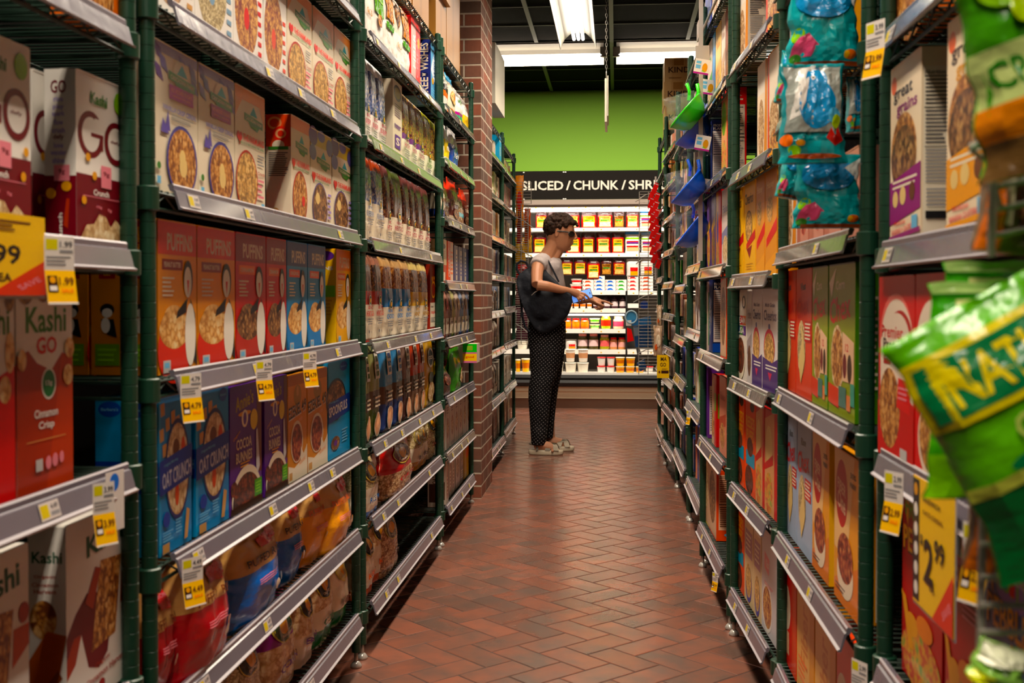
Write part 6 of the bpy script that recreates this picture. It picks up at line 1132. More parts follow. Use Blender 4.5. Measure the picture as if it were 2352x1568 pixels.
# sandals
sole = flat('#cdbfa4', .6, key='sandal_sole'); strap = flat('#6f6552', .5, key='sandal_strap'); bronze = flat('#5f5340', .3, .4, key='sandal_bronze')
for sx, ax in ((-1, 1240), (1, 1262)):
    c = Vector((q(ax, 1014).x, YP+sx*.10, 0)); b = MB(); n = 22
    out = []
    for k in range(n):
        t = 2*math.pi*k/n; ex = math.cos(t); ey = math.sin(t); out.append((c.x+.048+.118*ex, c.y+(.040+.006*ex)*ey*(1-.12*(ex < -.3))))
    vs = []
    for z, s in ((0, .95), (.008, 1), (.022, 1), (.034, .97)): vs += [(c.x+.048+(x-c.x-.048)*s, c.y+(y-c.y)*s, z) for x, y in out]
    b.add(vs, [(i*n+k, i*n+(k+1) % n, (i+1)*n+(k+1) % n, (i+1)*n+k) for i in range(3) for k in range(n)]+[tuple(range(n))[::-1], tuple(3*n+k for k in range(n))], sole)
    o = b.build('sandal_sole', pr_, True); o.location = -pr_.location
    b = MB()
    def band(p0, p1, top, w_, m_):
        pts = []; N = 8
        for k in range(N+1):
            u = k/N; a = math.pi*u; pts.append(Vector((p0[0]+(p1[0]-p0[0])*u, p0[1]+(p1[1]-p0[1])*u, .032+top*math.sin(a)**.6)))
        vs = []
        for p in pts: vs += [(p.x-w_/2, p.y, p.z), (p.x+w_/2, p.y, p.z), (p.x+w_/2, p.y, p.z+.003), (p.x-w_/2, p.y, p.z+.003)]
        b.add(vs, [(i*4+a, i*4+(a+1) % 4, i*4+4+(a+1) % 4, i*4+4+a) for i in range(N) for a in range(4)], m_)
    band((c.x+.06, c.y-.042), (c.x+.12, c.y+.042), .046, .035, strap if sx < 0 else bronze); band((c.x+.12, c.y-.042), (c.x+.06, c.y+.042), .046, .035, bronze)
    band((c.x-.01, c.y-.038), (c.x-.01, c.y+.038), .062, .016, strap); b.tube([(c.x-.01, c.y-.038, .07), (c.x-.05, c.y-.02, .072), (c.x-.062, c.y, .073), (c.x-.05, c.y+.02, .072), (c.x-.01, c.y+.038, .07)], .006, strap, 6)
    o = b.build('sandal_strap', pr_); o.location = -pr_.location
# backpack (hung from the shoulder: a thing of its own)
navy = flat('#12161f', .75, 0, .3, key='backpack_navy', bmp=(10, .8, .03, 3))
bpk = thing_root('backpack', q(1255, 745, -.25), 'dark navy backpack slung from the shopper\'s near shoulder', 'backpack')
b = MB(); poly = [(1222, 612), (1208, 622), (1195, 634), (1192, 648), (1197, 672), (1206, 700), (1219, 730), (1232, 752), (1248, 764), (1266, 760), (1288, 744), (1308, 722), (1316, 698), (1317, 676), (1303, 668), (1285, 650), (1262, 628), (1250, 608), (1236, 604)]
def fy(y): t = min(1, max(0, (y-604)/70)); u = min(1, max(0, (764-y)/60)); return -.175-.10*t*(.4+.6*u)
vs = [tuple(q(x, y, fy(y))) for x, y in poly]+[tuple(q(x, y, -.13)) for x, y in poly]; n = len(poly)
b.add(vs, [tuple(range(n))[::-1], tuple(n+k for k in range(n))]+[(k, (k+1) % n, n+(k+1) % n, n+k) for k in range(n)], S)
ball(b, q(1255, 700, -.225), .085, S, (1.55, .45, 1.15)); ball(b, q(1222, 655, -.22), .07, S, (1.0, .5, 1.2))
o = remeshed('pack', b, .007, 14, bpk, navy, .6)
b = MB(); b.tube([q(1200, 632, -.20), q(1193, 620, -.20), q(1193, 608, -.20), q(1202, 601, -.20), q(1213, 604, -.195), q(1219, 614, -.19)], .008, navy, 7); o = b.build('handle', bpk); o.location = -bpk.location
b = MB(); b.tube([q(1199, 665, -.20), q(1203, 700, -.20), q(1205, 725, -.20), q(1211, 748, -.20), q(1222, 760, -.22)], .008, navy, 6); b.box(tuple(q(1201, 727, -.215)-Vector((0, 0, .0))), tuple(q(1208, 716, -.195)), navy); o = b.build('strap', bpk); o.location = -bpk.location
b = MB(); b.tube([q(1224, 640, -.17), q(1221, 612, -.17), q(1229, 597, -.165), q(1242, 590, -.14), q(1251, 588, -.125), q(1261, 598, -.165), q(1273, 620, -.195), q(1287, 648, -.21)], .0065, navy, 6); o = b.build('strap', bpk); o.location = -bpk.location
b = MB(); b.tube([q(1228, 678, -.290), q(1236, 671, -.292), q(1245, 666, -.290)], .003, STEEL, 5); o = b.build('zip', bpk); o.location = -bpk.location
# phone
pc = q(1338, 679, -.20); ph = thing_root('mobile_phone', pc, 'mobile phone with lit blue screen held in the shopper\'s near hand', 'phone')
scr, nt, bs = newmat('phone_screen', Base_Color=hexlin('#5f8fe0')); bs.inputs['Emission Color'].default_value = hexlin('#5f93ea'); bs.inputs['Emission Strength'].default_value = .9
m = MB(); m.box((-.070, 0, -.034), (.070, .008, .034), flat('#1c2a38', .3, key='phone_case')); o = m.build('phone_body', ph); m = MB(); m.box((-.066, -.0012, -.031), (.066, -.0002, .031), scr); o2 = m.build('screen', ph)
m = MB(); m.box((.054, -.0018, -.008), (.060, -.0012, .008), BLACKM); o3 = m.build('camera_notch', ph)
ph.rotation_euler = (-.25, -.30, 0)
# ------------------------------------------------------------------ price tags on the rails
def pricetag(U, lvl, px, price, label, w_=.043, h=.075, bend=.18, up=.052, tall=None):
    z = U.levels[lvl]; t = (U.plane_hit(px, 700, -.035)-U.near).dot(U.u); p = U.near+U.u*t+U.out*.0375
    b = MB(); wt, ye = pm('#e9e2dc'), pm('#f2bf12')
    hh = tall or h; z0 = -.006; zm = -hh*up/.08
    def fn(u, v, l):            # v: 0 bottom .. 1 top; lower half leans outward
        zz = z0-hh*(1-v); out = max(0, (.5-v))*hh*bend
        return (-w_/2+w_*u, -out-l, zz)
    b.add([fn(0, 1, 0), fn(1, 1, 0), fn(1, .5, 0), fn(0, .5, 0), fn(1, 0, 0), fn(0, 0, 0)], [(3, 2, 1, 0)], wt); b.add([fn(0, .5, 0), fn(1, .5, 0), fn(1, 0, 0), fn(0, 0, 0)], [(3, 2, 1, 0)], ye)
    b.add([fn(0, 1, -.0006), fn(1, 1, -.0006), fn(1, .5, -.0006), fn(0, .5, -.0006), fn(0, 0, -.0006), fn(1, 0, -.0006)], [(0, 1, 2, 3), (3, 2, 5, 4)], wt)
    art(b, fn, [R(.04, .80, .44, .96, '#d9cf2a'), T(price, .72, .88, .42, .10, 'dgray'), R(.5, .76, .95, .80, 'gray'), lines(.05, .9, .56, .72, 3, 'gray', .3), R(.05, .18, .38, .42, 'choc'), E(.22, .36, .10, .05, 'gold'), R(.1, .2, .34, .27, '#e9e2dc'), T(price, .68, .34, .5, .12, 'brown'), T('SALE', .68, .2, .4, .06, 'orange'), R(.0, .0, 1, .03, '#e9e2dc')])
    o = b.build('price_tag', None, False, (p.x+U.out.x*.012, p.y, z), U.rz+(-.5 if U.side == 'L' else .5)); return tag(o, label, 'price tag', 'hanging yellow sale tags')
pricetag(LA, 3, 418, '4.79', 'yellow sale tag at near end of fourth shelf rail, second left rack', h=.08)
pricetag(LA, 3, 590, '4.79', 'yellow sale tag below the red bird boxes, second left rack', h=.08)
pricetag(LA, 3, 697, '4.79', 'yellow sale tag below the blue bird boxes, second left rack', h=.08)
pricetag(LA, 2, 420, '4.49', 'yellow sale tag under the blue oat boxes, second left rack', h=.08)
pricetag(L0, 3, 112, '1.99', 'white and yellow tag beside the big yellow sign, nearest left rack', h=.085, w_=.042)
pricetag(L0, 2, 212, '3.99', 'yellow sale tag with blue dot tag alongside, nearest left rack', h=.085, w_=.034)
pricetag(R0, 4, 2030, '3.99', 'yellow sale tag on the uppermost visible rail, nearest right rack', h=.085, w_=.04)
pricetag(R0, 2, 2080, '2.99', 'yellow sale tag left of the big price sign, nearest right rack', h=.085, w_=.036)
pricetag(R0, 2, 2278, '2.99', 'yellow sale tag behind the wire basket, nearest right rack', h=.085, w_=.036)
pricetag(R0, 1, 2000, '2.99', 'yellow sale tag at far end of lowest visible rail, nearest right rack', h=.085, w_=.036)
pricetag(R3, 0, 1655, '3.99', 'small yellow tag on bottom rail, fourth right rack', h=.06, w_=.03)
pricetag(R4, 1, 1590, '3.99', 'small yellow tag on second rail, fifth right rack', h=.06, w_=.03)
# blue dotted white tag
t = (L0.plane_hit(242, 700, -.02)-L0.near).dot(L0.u); p = L0.near+L0.u*t+L0.out*.032; b = MB(); b.box((-.022, -.001, -.085), (.022, 0, -.0), pm('#e9e2dc')); art(b, lambda u, v, l: (-.022+.044*u, -.001-l, -.085+.085*v), [E(.45, .82, .26, .15, '#1f6fd0'), R(.1, .15, .5, .2, 'gray')])
tag(b.build('shelf_tag', None, False, (p.x, p.y, L0.levels[2]-.002), L0.rz-.15), 'white tag with blue dot on rail above the swirl boxes', 'shelf tag')
def sign(U, lvl, pxa, pxb, label, els, dz, h, wtilt=0):
    ta = (U.plane_hit(pxa, 700, -.03)-U.near).dot(U.u); tb = (U.plane_hit(pxb, 700, -.03)-U.near).dot(U.u); w_ = abs(tb-ta); p = U.near+U.u*((ta+tb)/2)+U.out*.038
    b = MB(); b.box((-w_/2, 0, 0), (w_/2, .001, h), pm('#f4c70e')); b.box((-w_/2, .001, -.004), (w_/2, .003, h), RAILT); art(b, lambda u, v, l: (-w_/2+w_*u, -l, h*v), els)
    return tag(b.build('price_sign', None, False, (p.x, p.y, U.levels[lvl]+dz), U.rz), label, 'price sign')
sale = [P([(1, 0), (1, .45), (.52, 0)], '#d8452a'), T('SAVE', .86, .15, .22, .07, 'pink', rot=.6)]
sign(R0, 2, 2115, 2212, 'yellow 2.99 price sign with black bar, nearest right rack', [R(0, .02, .17, .98, 'black'), [E(.085, .12+.155*i, .05, .055, 'white') for i in range(5)], E(.085, .9, .05, .05, 'gold'), T('SANDWICH', .48, .86, .42, .04, 'choc'), T('OATS CEREAL', .52, .76, .5, .035, 'brown'), T('$', .24, .53, .07, .09, 'black'), T('2', .42, .40, .24, .34, 'black'), T('99', .68, .53, .24, .17, 'black'), T('EA', .52, .22, .12, .05, 'choc')]+sale, -.165, .165)
sign(L0, 3, -230, 90, 'large yellow 99 cent price sign at the left edge', [T('99', .68, .50, .22, .24, 'black'), T('5', .38, .42, .24, .55, 'black'), T('EA', .66, .22, .11, .10, 'choc'), lines(.2, .9, .78, .93, 3, 'brown', .3)]+sale, -.080, .096)
# coupon box on the rail beside the pillar
b = MB(); b.box((0, 0, 0), (.068, .12, .092), pm('#d8c8b8')); art(b, lambda u, v, l: (.068*u, -l, .092*v), [R(0, .55, 1, 1, '#2fbf1f'), R(.3, .66, .7, .9, '#8fb04a'), R(0, .48, 1, .56, '#c8709a'), R(0, .1, 1, .48, '#f2c410'), T('good', .5, .30, .6, .16, 'red'), R(0, 0, 1, .1, '#c8709a'), R(-.35, .0, 0, .85, '#b8b4b2')])
tag(b.build('coupon_dispenser', None, False, (atY(1063, 800, 5.45).x, 5.45, atY(1063, 833, 5.45).z)), 'green and yellow box sticking out from rail beside brick pillar', 'coupon dispenser')
# ------------------------------------------------------------------ hanging goods
clr, nt, bs = newmat('clear_bag', Base_Color=(1, 1, 1, 1), Roughness=.12, Specular_IOR_Level=.8, Alpha=.05)
bump(nt, bs, 30, .9, .01, 4)
def clearbag(name, parent, loc, w_, h, d, seed, rot=(0, 0, 0)):
    ds = Design('clear', 'bag', '', '', '', w_, h, d, 'white', [], [], nu=12, nv=14, bot=.6, wr=.006, seed=seed); me = ds.mesh(); me.materials.clear(); me.materials.append(clr); me.polygons.foreach_set('material_index', [0]*len(me.polygons))
    o = link(name, me, parent, loc); o.rotation_euler = rot; return o
Yb_ = 4.22
for i, (cx, cy, c, nm, tilt) in enumerate(((1578, 258, '#2fd61a', 'bright green', .86), (1592, 302, '#1450b4', 'blue', .75), (1580, 432, '#0f5ae0', 'blue', .86), (1588, 528, '#0f5ae0', 'blue', .90))):
    Yv = Yb_+.10*(i % 2); p = atY(cx, cy, Yv); root = empty('baby_bowl_pack', p)
    tag(root, ['bright green baby bowl in clear bag on clip strip', 'dark blue baby bowl in clear bag just under the green one', 'blue handled bowl in clear bag, third down the clip strip', 'blue handled bowl in clear bag, lowest on the clip strip'][i], 'baby bowl', 'bowls on the clip strip')
    col = flat(c, .25, 0, .5, key='bowl_'+c); b = MB()
    R_ = .078; prof = [(.030, -.052), (.042, -.050), (.062, -.030), (.074, -.006), (R_, .004), (R_+.004, .008), (R_+.003, .012), (R_-.003, .010), (R_-.006, .002), (.058, -.026), (.036, -.044), (.0, -.046)]
    b.lathe(prof, col, 28, cap=False); b.lathe([(.0, -.052), (.030, -.052)], col, 28, cap=False); o = b.build('bowl', root, True); o.rotation_euler = (0, -tilt, 0)
    b = MB(); b.tube([(.045, 0, .03), (.065, 0, .055), (.07, 0, .085)], .007, col, 8); b.tube([(.02, 0, .04), (.035, 0, .07), (.035, 0, .10)], .006, col, 8); o = b.build('spoon_handle', root, True); o.rotation_euler = (0, -.35, 0)
    clearbag('clear_bag', root, (.01, -.05, -.10), .13, .17, .10, i, (0, -.25, 0))
    b = MB(); b.box((0, 0, 0), (.055, .001, .055), pm('white')); art(b, lambda u, v, l: (.055*u, -l, .055*v), [R(0, 0, 1, .12, 'magenta'), R(.1, .35, .42, .6, 'sky'), R(.1, .68, .42, .85, 'sky'), E(.7, .45, .18, .3, 'gold'), P([(.5, .2), (.8, .16), (.6, .3)], 'lgreen')]); o = b.build('header_card', root); o.location = (.02, -.02, .14); o.rotation_euler = (0, .18, 0)
strip = empty('clip_strip', atY(1610, 130, Yb_+.02)); tag(strip, 'grey plastic clip strip holding the green and blue bowls', 'clip strip'); b = MB(); b.box((-.008, 0, -.75), (.008, .002, .30), flat('#b8b2ac', .2, key='strip_plastic')); b.build('strip', strip)
b = MB(); b.box((-.02, -.003, -.02), (.03, .0, .04), flat('#b8b2ac', .2, key='strip_plastic')); b.build('hook_plate', strip)
# red packets on a strip by the far right racks
redf = gm('#d0201c'); Yr = 7.9
for i, (x0, y0) in enumerate(((1505, 432), (1497, 448), (1508, 455), (1496, 466), (1506, 474), (1497, 484), (1508, 492), (1498, 501), (1508, 510), (1498, 519), (1508, 528), (1499, 538), (1510, 546), (1500, 555), (1510, 566), (1500, 574), (1511, 585), (1503, 592), (1513, 604))):
    p = atY(x0, y0, Yr+(.05 if i % 2 else 0)); b = MB(); b.box((-.016, 0, -.038), (.016, .012, .038), redf); b.box((-.016, -.001, .026), (.016, 0, .030), pm('silver'))
    o = b.build('snack_packet', None, False, p); o.rotation_euler = (.1, .35, 0)
    col_ = 'left' if x0 < 1504 else 'right'; k = i//2
    tag(o, '%s red packet from top in %s column of clip strip beside header sign' % (ORD[k], col_), 'snack packet', 'red packets on the clip strip')
b = MB(); p0 = atY(1506, 425, Yr+.08); b.box((-.006, 0, -.66), (.006, .002, .06), flat('#b8b2ac', .2, key='strip_plastic')); tag(b.build('clip_strip', None, False, p0), 'narrow plastic clip strip behind the red packets', 'clip strip')
# teal bags with sea creature print
def hang(key, x0, x1, y0, y1, Y, label, cat, ang=0.0, rz=0.0, group=None):
    ds = DS[key]; a, c = atY(x0, (y0+y1)/2, Y), atY(x1, (y0+y1)/2, Y); zt_, zb = atY((x0+x1)/2, y0, Y).z, atY((x0+x1)/2, y1, Y).z
    o = link(ds.name, ds.mesh(), None, ((a.x+c.x)/2, Y, zb), rz); o.scale = ((c.x-a.x)/ds.w, 1, (zt_-zb)/ds.h); o.rotation_euler = (0, ang, rz); return tag(o, label, cat, group)
D('sea', 'bag', 'teal', 'teal', 'bath toy bag', .13, .175, .05, '#0f8f98', [R(.06, .30, .94, .96, '#9aa09a'), P([(.10, .42), (.30, .95), (.55, .98), (.40, .5)], '#e4e2dc'), E(.55, .58, .30, .25, '#1488c0'), E(.55, .82, .17, .14, '#1488c0'), E(.82, .46, .1, .08, '#5fb0dc'), P([(.3, .8), (.44, .86), (.36, .6), (.28, .5)], '#e4e2dc'), E(.50, .85, .035, .025, 'white'), E(.50, .85, .02, .016, 'black'),
  P([(0, 0), (1, 0), (1, .22), (.85, .30), (.6, .25), (.3, .27), (0, .2)], '#0fa0a8'), E(.1, .22, .09, .06, 'orange'), E(.2, .12, .1, .05, 'lgreen'), P([(.68, .24), (.78, .34), (.82, .26), (.9, .35), (.95, .22), (.82, .16)], '#b8301c'), E(.85, .40, .07, .07, 'lime'), E(.3, .19, .07, .03, 'gold'), E(.5, .06, .4, .025, '#b85a2a')], bot=.5, wr=.006, seed=3, nu=24, nv=30, name='bath_toy_bag')
D('sea2', 'bag', 'teal', 'teal', 'bath toy bag', .13, .15, .05, '#0f9aa0', [E(.5, .72, .44, .22, '#1488c0'), P([(.75, .8), (1, .95), (1, .6)], '#d8d6d0'), P([(0, 0), (1, 0), (1, .45), (.5, .40), (0, .5)], '#0fa8ae'), E(.1, .32, .09, .08, 'lgreen'), P([(.02, .1), (.12, .3), (.25, .34), (.42, .22), (.3, .1)], '#d85a80'), E(.85, .12, .09, .05, 'orange'), E(.8, .12, .04, .04, 'yellow'), E(.1, .08, .08, .05, 'green'), R(.1, .0, .98, .05, '#7a3a20')], bot=.5, wr=.006, seed=8, nu=24, nv=26, name='bath_toy_bag')
hang('sea2', 1806, 1985, -70, 150, 1.955, 'teal sea print bath toy bag, topmost of the clip strip', 'bath toy bag', group='teal bath toy bags')
hang('sea', 1788, 1952, 140, 372, 1.90, 'teal bag with blue sea creature and white belly, middle of strip', 'bath toy bag', group='teal bath toy bags')
hang('sea2', 1822, 1990, 350, 522, 1.955, 'teal sea print bath toy bag, lowest and largest on strip', 'bath toy bag', group='teal bath toy bags')
hang('sea2', 1780, 1826, 110, 232, 2.02, 'small edge of teal bag left of the middle creature bag', 'bath toy bag', .15, group='teal bath toy bags'); hang('sea2', 1782, 1838, 330, 452, 2.0, 'teal bag peeking out left of the lowest bath toy bag', 'bath toy bag', .2, group='teal bath toy bags')
hang('sea', 1948, 1992, 170, 300, 2.01, 'teal bag sliver beside the green post right of creature bag', 'bath toy bag', group='teal bath toy bags')
# yellow card and foil pouch by far right racks
b = MB(); pa, pb = atY(1509, 868, 6.7), atY(1537, 815, 6.7); w_, h_ = pb.x-pa.x, pb.z-pa.z; b.box((0, 0, 0), (w_, .002, h_), pm('#e0b812')); art(b, lambda u, v, l: (w_*u, -l, h_*v), [T('MA', .55, .82, .5, .17, 'choc'), T('GO', .5, .58, .5, .17, 'choc'), R(.35, .2, .95, .33, 'choc'), lines(.4, .9, .36, .42, 2, 'brown', .3), E(.2, .26, .08, .06, 'brown')])
tag(b.build('display_card', None, False, pa), 'yellow card lettered MA GO hanging by the far right racks', 'display card')
D('tanb', 'bag', 'tan', 'tan', 'snack bag', .1, .16, .05, '#b59a80', [E(.5, .5, .3, .2, '#d8c8b0'), E(.3, .3, .15, .1, '#d8602a')], bot=.6, wr=.008, seed=3, name='snack_bag')
hang('tanb', 1500, 1523, 748, 818, 7.0, 'crumpled tan foil bag above the yellow card', 'snack bag'); hang('tanb', 1508, 1522, 700, 752, 7.2, 'small amber snack bag above the tan foil bag', 'snack bag')
# ------------------------------------------------------------------ wire racks closing the ends of the gondolas
def wirerack(x0, x1, y0, y1, Y, label, step=5.0, hooks=()):
    a, c = atY(x0, y1, Y), atY(x1, y0, Y); root = empty('wire_end_rack', (a.x, Y, a.z)); tag(root, label, 'wire rack', 'wire racks at the aisle end'); W_, H_ = c.x-a.x, c.z-a.z
    b = MB(); n = int((y1-y0)/step)
    for k in range(n+1): z = H_*k/n; b.tube([(0, 0, z), (W_, 0, z)], .0018, STEEL, 5, cap=False)
    b.build('grid', root); b = MB()
    for x in (0, W_*.5, W_): b.tube([(x, .004, 0), (x, .004, H_)], .003, STEEL, 5)
    b.build('frame', root)
    for (hx, hy, dx, dy) in hooks:
        p = atY(hx, hy, Y)-Vector(root.location); e = atY(hx+dx, hy+dy, Y-.12)-Vector(root.location); b = MB(); b.tube([p, p*.5+e*.5+Vector((0, 0, .01)), e], .0035, CHROME, 6); b.build('hook', root)
    b = MB(); b.tube([(W_*.5, .004, -.03), (W_*.5, .004, 0)], .003, STEEL, 5); return root
wirerack(1181, 1213, 470, 790, 8.83, 'tall wire grid rack hung at the end of the left gondola', 5.2, [(1182, 497, 42, 26), (1182, 572, 40, 18), (1182, 742, 30, 22)])
wirerack(1181, 1220, 418, 468, 8.82, 'short wire basket atop the left end rack', 6.5)
wirerack(1468, 1510, 440, 640, 8.20, 'wire grid rack hung at the end of the right gondola', 6.0, [(1500, 441, -40, 22), (1486, 592, -25, 14)])
wirerack(1467, 1510, 640, 860, 8.20, 'lower wire grid rack at the end of the right gondola', 7.5, [(1500, 674, -45, 20), (1503, 800, -38, 12)])
for i, (k, c, c2, x0, x1, y0, y1, lab) in enumerate((('h0', '#e8921a', '#b8301c', 1183, 1203, 402, 520, 'orange topped red packet in the left end rack'), ('h1', '#8a2018', '#5a1812', 1186, 1200, 440, 560, 'dark red hanging packet behind the left wire grid'), ('h2', '#a8482a', '#6a3018', 1203, 1220, 478, 560, 'rust coloured packet right of the left wire grid'),
    ('h3', '#c8981c', '#a07a14', 1182, 1208, 545, 605, 'yellow bag behind the left wire grid'), ('h4', '#b8201c', '#7a1812', 1184, 1212, 606, 640, 'red bag low behind the left wire grid'), ('h5', '#7a4848', '#54303a', 1182, 1210, 655, 700, 'plum bag behind the left wire grid'), ('h6', '#5a2838', '#3a1a24', 1184, 1214, 704, 782, 'dark plum bag lowest behind the left wire grid'),
    ('h7', '#d8a41c', '#b8861c', 1206, 1222, 540, 580, 'golden bag right of the left wire grid'))):
    D(k, 'bag', k, k, 'snack bag', .1, .2, .04, c, [E(.5, .5, .3, .2, c2)], bot=.6, wr=.006, seed=i, nu=10, nv=12, name='snack_bag'); hang(k, x0, x1, y0, y1, 8.85, lab, 'snack bag')
blu = flat('#1a6aa8', .3, 0, .6, key='blue_pack'); dbl = flat('#17406e', .25, 0, .6, key='dark_blue_pack')
def bluepack(name, cat, label, parts, Y):
    p = atY(*parts[0][:2], Y); root = empty(name, p); tag(root, label, cat)
    for nm, f in parts[1:]: b = MB(); f(b, p); b.build(nm, root)
def rct(x0, y0, x1, y1, m, d=.03, dy=0.0, Y=8.24):
    def f(b, p): a, c = atY(x0, y1, Y)-p, atY(x1, y0, Y)-p; b.box((a.x, dy, a.z), (c.x, dy+d, c.z), m)
    return f
def quad4(pts, m, Y=8.24, d=.03, dy=0.0):
    def f(b, p):
        P_ = [atY(x, y, Y)-p for x, y in pts]; vs = [(v.x, dy, v.z) for v in P_]+[(v.x, dy+d, v.z) for v in P_]; n = len(P_); b.add(vs, [tuple(range(n))[::-1], tuple(n+k for k in range(n))]+[(k, (k+1) % n, n+(k+1) % n, n+k) for k in range(n)], m)
    return f
bluepack('pacifier_pack', 'clip strip pack', 'blue and clear round lidded pack on right end rack', [(1450, 735), ('clear_lid', lambda b, p: b.tube([(atY(1450, 728, 8.24)-p)+Vector((.042*math.cos(t), 0, .045*math.sin(t))) for t in [k*math.pi/8 for k in range(16)]], .006, flat('#a8c8d8', .2, key='pale_blue_plastic'), 6, closed=True)), ('disc', lambda b, p: b.add([(atY(1450, 728, 8.24)-p)+Vector((.038*math.cos(t), .004, .04*math.sin(t))) for t in [k*math.pi/10 for k in range(20)]], [tuple(range(20))], flat('#3a8fc0', .3, key='disc_blue'))), ('box_blue', quad4([(1450, 735), (1494, 726), (1496, 744), (1452, 748)], blu)), ('box_white', quad4([(1437, 736), (1450, 735), (1450, 748), (1438, 748)], flat('#e8e4dc', .4, key='white_card')))], 8.24)
bluepack('hanging_pouch', 'hanging pouch', 'dark blue hanging pouch with red card on right end rack', [(1470, 790), ('pouch', quad4([(1455, 750), (1494, 745), (1498, 796), (1459, 797)], dbl)), ('clear_window', quad4([(1455, 752), (1466, 751), (1468, 770), (1457, 772)], flat('#6a7480', .2, key='grey_window'), dy=-.003)), ('red_card', quad4([(1440, 752), (1450, 756), (1456, 782), (1441, 786)], pm('#e03424'), d=.004))], 8.24)
bluepack('hanging_pouch', 'hanging pouch', 'tilted navy pouch hanging lowest on right end rack', [(1470, 840), ('pouch', quad4([(1463, 834), (1480, 824), (1486, 845), (1470, 853)], dbl)), ('strap_grey', quad4([(1461, 800), (1468, 798), (1477, 822), (1466, 830)], flat('#4a4848', .4, key='grey_strap')))], 8.24)
bluepack('toy_disc', 'toy', 'round blue disc behind the right wire grid', [(1478, 700), ('disc', lambda b, p: b.add([(atY(1480, 700, 8.22)-p)+Vector((.030*math.cos(t), 0, .030*math.sin(t))) for t in [k*math.pi/10 for k in range(20)]]+[(atY(1480, 700, 8.22)-p)+Vector((.030*math.cos(t), .01, .030*math.sin(t))) for t in [k*math.pi/10 for k in range(20)]], [tuple(range(20))[::-1]]+[(k, (k+1) % 20, 20+(k+1) % 20, 20+k) for k in range(20)], flat('#123f9a', .3, key='disc_navy')))], 8.22)
# ------------------------------------------------------------------ near right corner: wire basket tower with green granola bags
Yn = .86; root = empty('wire_basket_tower', atY(2300, 1568, Yn)); tag(root, 'chrome wire basket rack at the right edge of the picture', 'wire basket rack')
def wire(name, pts, r=.0028, Y=Yn):
    b = MB(); b.tube([atY(x, y, Y+dy)-Vector(root.location) for x, y, dy in pts], r, STEEL if name != 'basket_rim' else CHROME, 8); return b.build(name, root)
wire('basket_rim', [(2228, 340, 0), (2352, 298, 0), (2440, 270, .0)]); wire('basket_rim', [(2232, 337, 0), (2292, 298, .16)], .003); wire('basket_rim', [(2225, 1020, 0), (2352, 1092, 0), (2440, 1140, 0)]); wire('basket_rim', [(2226, 1022, 0), (2262, 1010, .16)], .003)
for x0, ya, yb_ in ((2282, 335, 590), (2256, 1130, 1600)): wire('upright', [(x0+2, ya, .02), (x0-6, yb_, .02)], .0032)
for y in (1188, 1250, 1325, 1388, 1450, 1512): wire('side_wire', [(2250, y, .01), (2352, y+3, .01), (2420, y+5, .01)], .0024)
for y in (372, 428, 480, 540): wire('side_wire', [(2268, y+6, .03), (2352, y-12, .03), (2400, y-18, .03)], .0022)
wire('side_wire', [(2232, 345, .0), (2266, 372, .03), (2300, 480, .03)], .0022); 
D('ngr', 'bag', 'green', 'green', 'granola bag', .20, .30, .06, '#6fbf2a', [P([(.0, .62), (1, .62), (1, .90), (0, .90)], '#e8d81c'), P([(.03, .65), (.97, .65), (.97, .87), (.03, .87)], '#1a7a48'), T('NATURE’S', .52, .76, .78, .16, '#f0dc1a'), T('GRANOLA', .58, .53, .62, .10, '#c8dc7a'), P([(0, .34), (1, .42), (1, .0), (0, 0)], '#0f6a34'), E(.5, .26, .16, .09, '#b8cc6a'), P([(.6, .1), (1, .2), (1, 0), (.6, 0)], '#f0a814'), P([(0, .38), (1, .46), (1, .42), (0, .33)], '#d8e070'), E(.3, .42, .12, .03, '#1a7a48')], bot=.7, wr=.004, seed=2, nu=24, nv=30, crimp=.03, name='granola_bag')
D('ngr2', 'bag', 'green', 'green', 'granola bag', .20, .24, .05, '#4fa81f', [R(.14, .62, .66, .92, '#e0dc9a'), R(.2, .7, .6, .8, '#3a6a1f'), T('NATURE', .4, .75, .36, .06, '#e0dc9a'), R(0, .95, 1, 1, '#b8d08a'), P([(0, 0), (1, .1), (1, .3), (0, .2)], '#8fcf3a')], bot=.8, wr=.006, seed=4, nu=20, nv=20, crimp=.03, name='granola_bag')
D('ncr', 'bag', 'green', 'green', 'granola bag', .20, .30, .06, '#4f9a14', [P([(0, .28), (1, .36), (1, .60), (0, .52)], '#c8d890'), T('CRUNCHY', .48, .44, .84, .12, '#2f7a1a', rot=.08), P([(0, .14), (1, .20), (1, .37), (0, .29)], '#e89018'), P([(0, 0), (1, 0), (1, .2), (0, .15)], '#6a5030'), E(.2, .8, .14, .12, '#8fc82a'), E(.6, .85, .2, .14, '#2f7a14'), E(.3, .66, .08, .06, '#b8d840')], bot=.8, wr=.007, seed=6, nu=20, nv=26, crimp=.03, name='granola_bag')
D('nbr', 'bag', 'brown', 'brown', 'granola bag', .16, .2, .05, '#7a6450', [P([(0, 0), (.3, 0), (.25, .5), (.05, .6)], '#d8761a'), P([(.3, .2), (.4, .2), (.38, 1), (.3, 1)], '#c8b8a0'), E(.7, .4, .25, .3, 'darkmix')], bot=.8, wr=.006, seed=7, nu=16, nv=20, name='granola_bag')
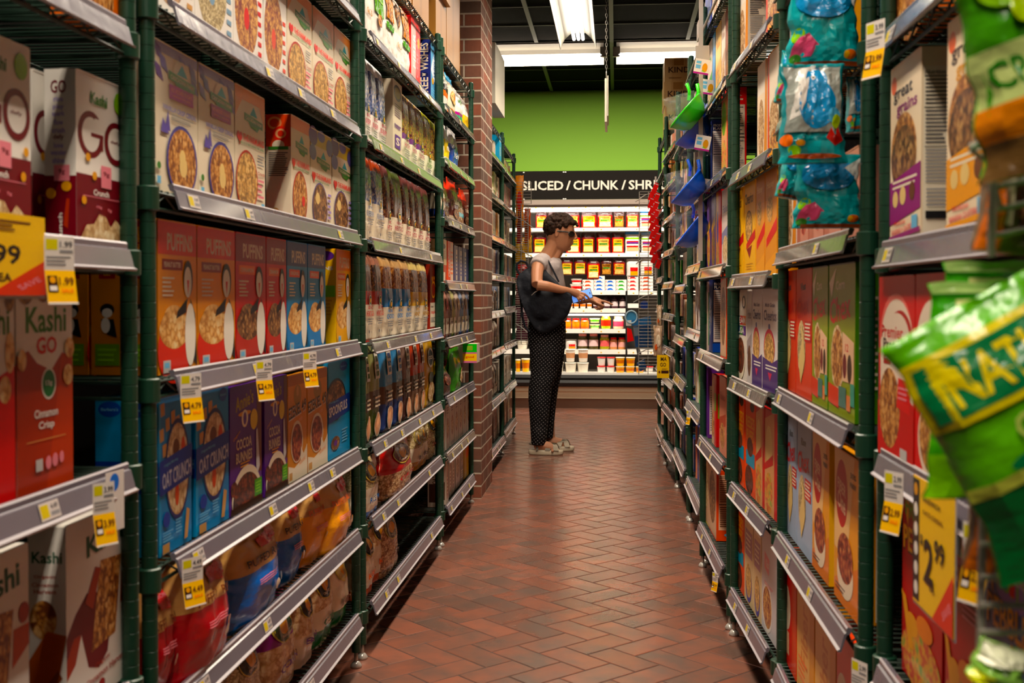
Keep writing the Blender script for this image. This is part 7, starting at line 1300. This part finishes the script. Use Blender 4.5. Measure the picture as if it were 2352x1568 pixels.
def corner(key, cx, cy, Y, w_, h, ang, label, yaw=0.0):
    ds = DS[key]; p = atY(cx, cy, Y); o = link(ds.name, ds.mesh(), None, p); o.scale = (w_/ds.w, 1, h/ds.h); o.rotation_euler = (0, ang, yaw)
    M = Matrix.Rotation(yaw, 4, 'Z') @ Matrix.Rotation(ang, 4, 'Y'); off = M @ Vector((0, 0, h/2)); o.location = p-off; return tag(o, label, 'granola bag', 'green granola bags in the wire baskets')
def cornerTL(key, x, y, Y, ang, label, s=1.0, yaw=0.0):      # hung by its upper left corner
    ds = DS[key]; p = atY(x, y, Y); o = link(ds.name, ds.mesh(), None, p); o.scale = (s, s, s); o.rotation_euler = (0, ang, yaw)
    M = Matrix.Rotation(yaw, 4, 'Z') @ Matrix.Rotation(ang, 4, 'Y'); o.location = p-(M @ Vector((-ds.w*s*.47, 0, ds.h*s))); return tag(o, label, 'granola bag', 'green granola bags in the wire baskets')
cornerTL('ngr', 2030, 815, .80, -.52, 'lime green granola bag pointing into the aisle, nearest and largest', .95)
bpy.data.objects['granola_bag'].scale.z = .62; _o = bpy.data.objects['granola_bag']; _o.location = atY(2030, 815, .80)-(Matrix.Rotation(-.52, 4, 'Y') @ Vector((-DS['ngr'].w*.95*.47, 0, DS['ngr'].h*.62)))
cornerTL('ngr2', 2135, 650, .90, -.03, 'lime green granola bag with cream label, behind the big one', .7); cornerTL('ngr2', 2170, 600, .96, .0, 'green granola bag topmost behind the two lime bags', .7)
corner('ncr', 2450, 85, .80, .13, .17, -.20, 'dark green crunchy granola bag with orange band, upper right corner')
corner('nbr', 2325, 1190, .90, .055, .09, .05, 'brown and orange granola bag in the middle basket'); corner('nbr', 2345, 430, .92, .05, .10, .1, 'brown granola bag in the upper basket')
D('nlast', 'bag', 'pale green', 'pale', 'granola bag', .1, .1, .04, '#8fc060', [P([(0, .5), (1, .7), (1, 1), (0, 1)], '#d8dcc0'), R(0, 0, .3, .3, '#d8e01c')], bot=.8, wr=.006, seed=9, nu=14, nv=14, name='granola_bag'); corner('nlast', 2315, 1545, .84, .04, .03, .3, 'pale green granola bag at the lower right corner')
# white crumpled clear film bag hanging on the wall side strips
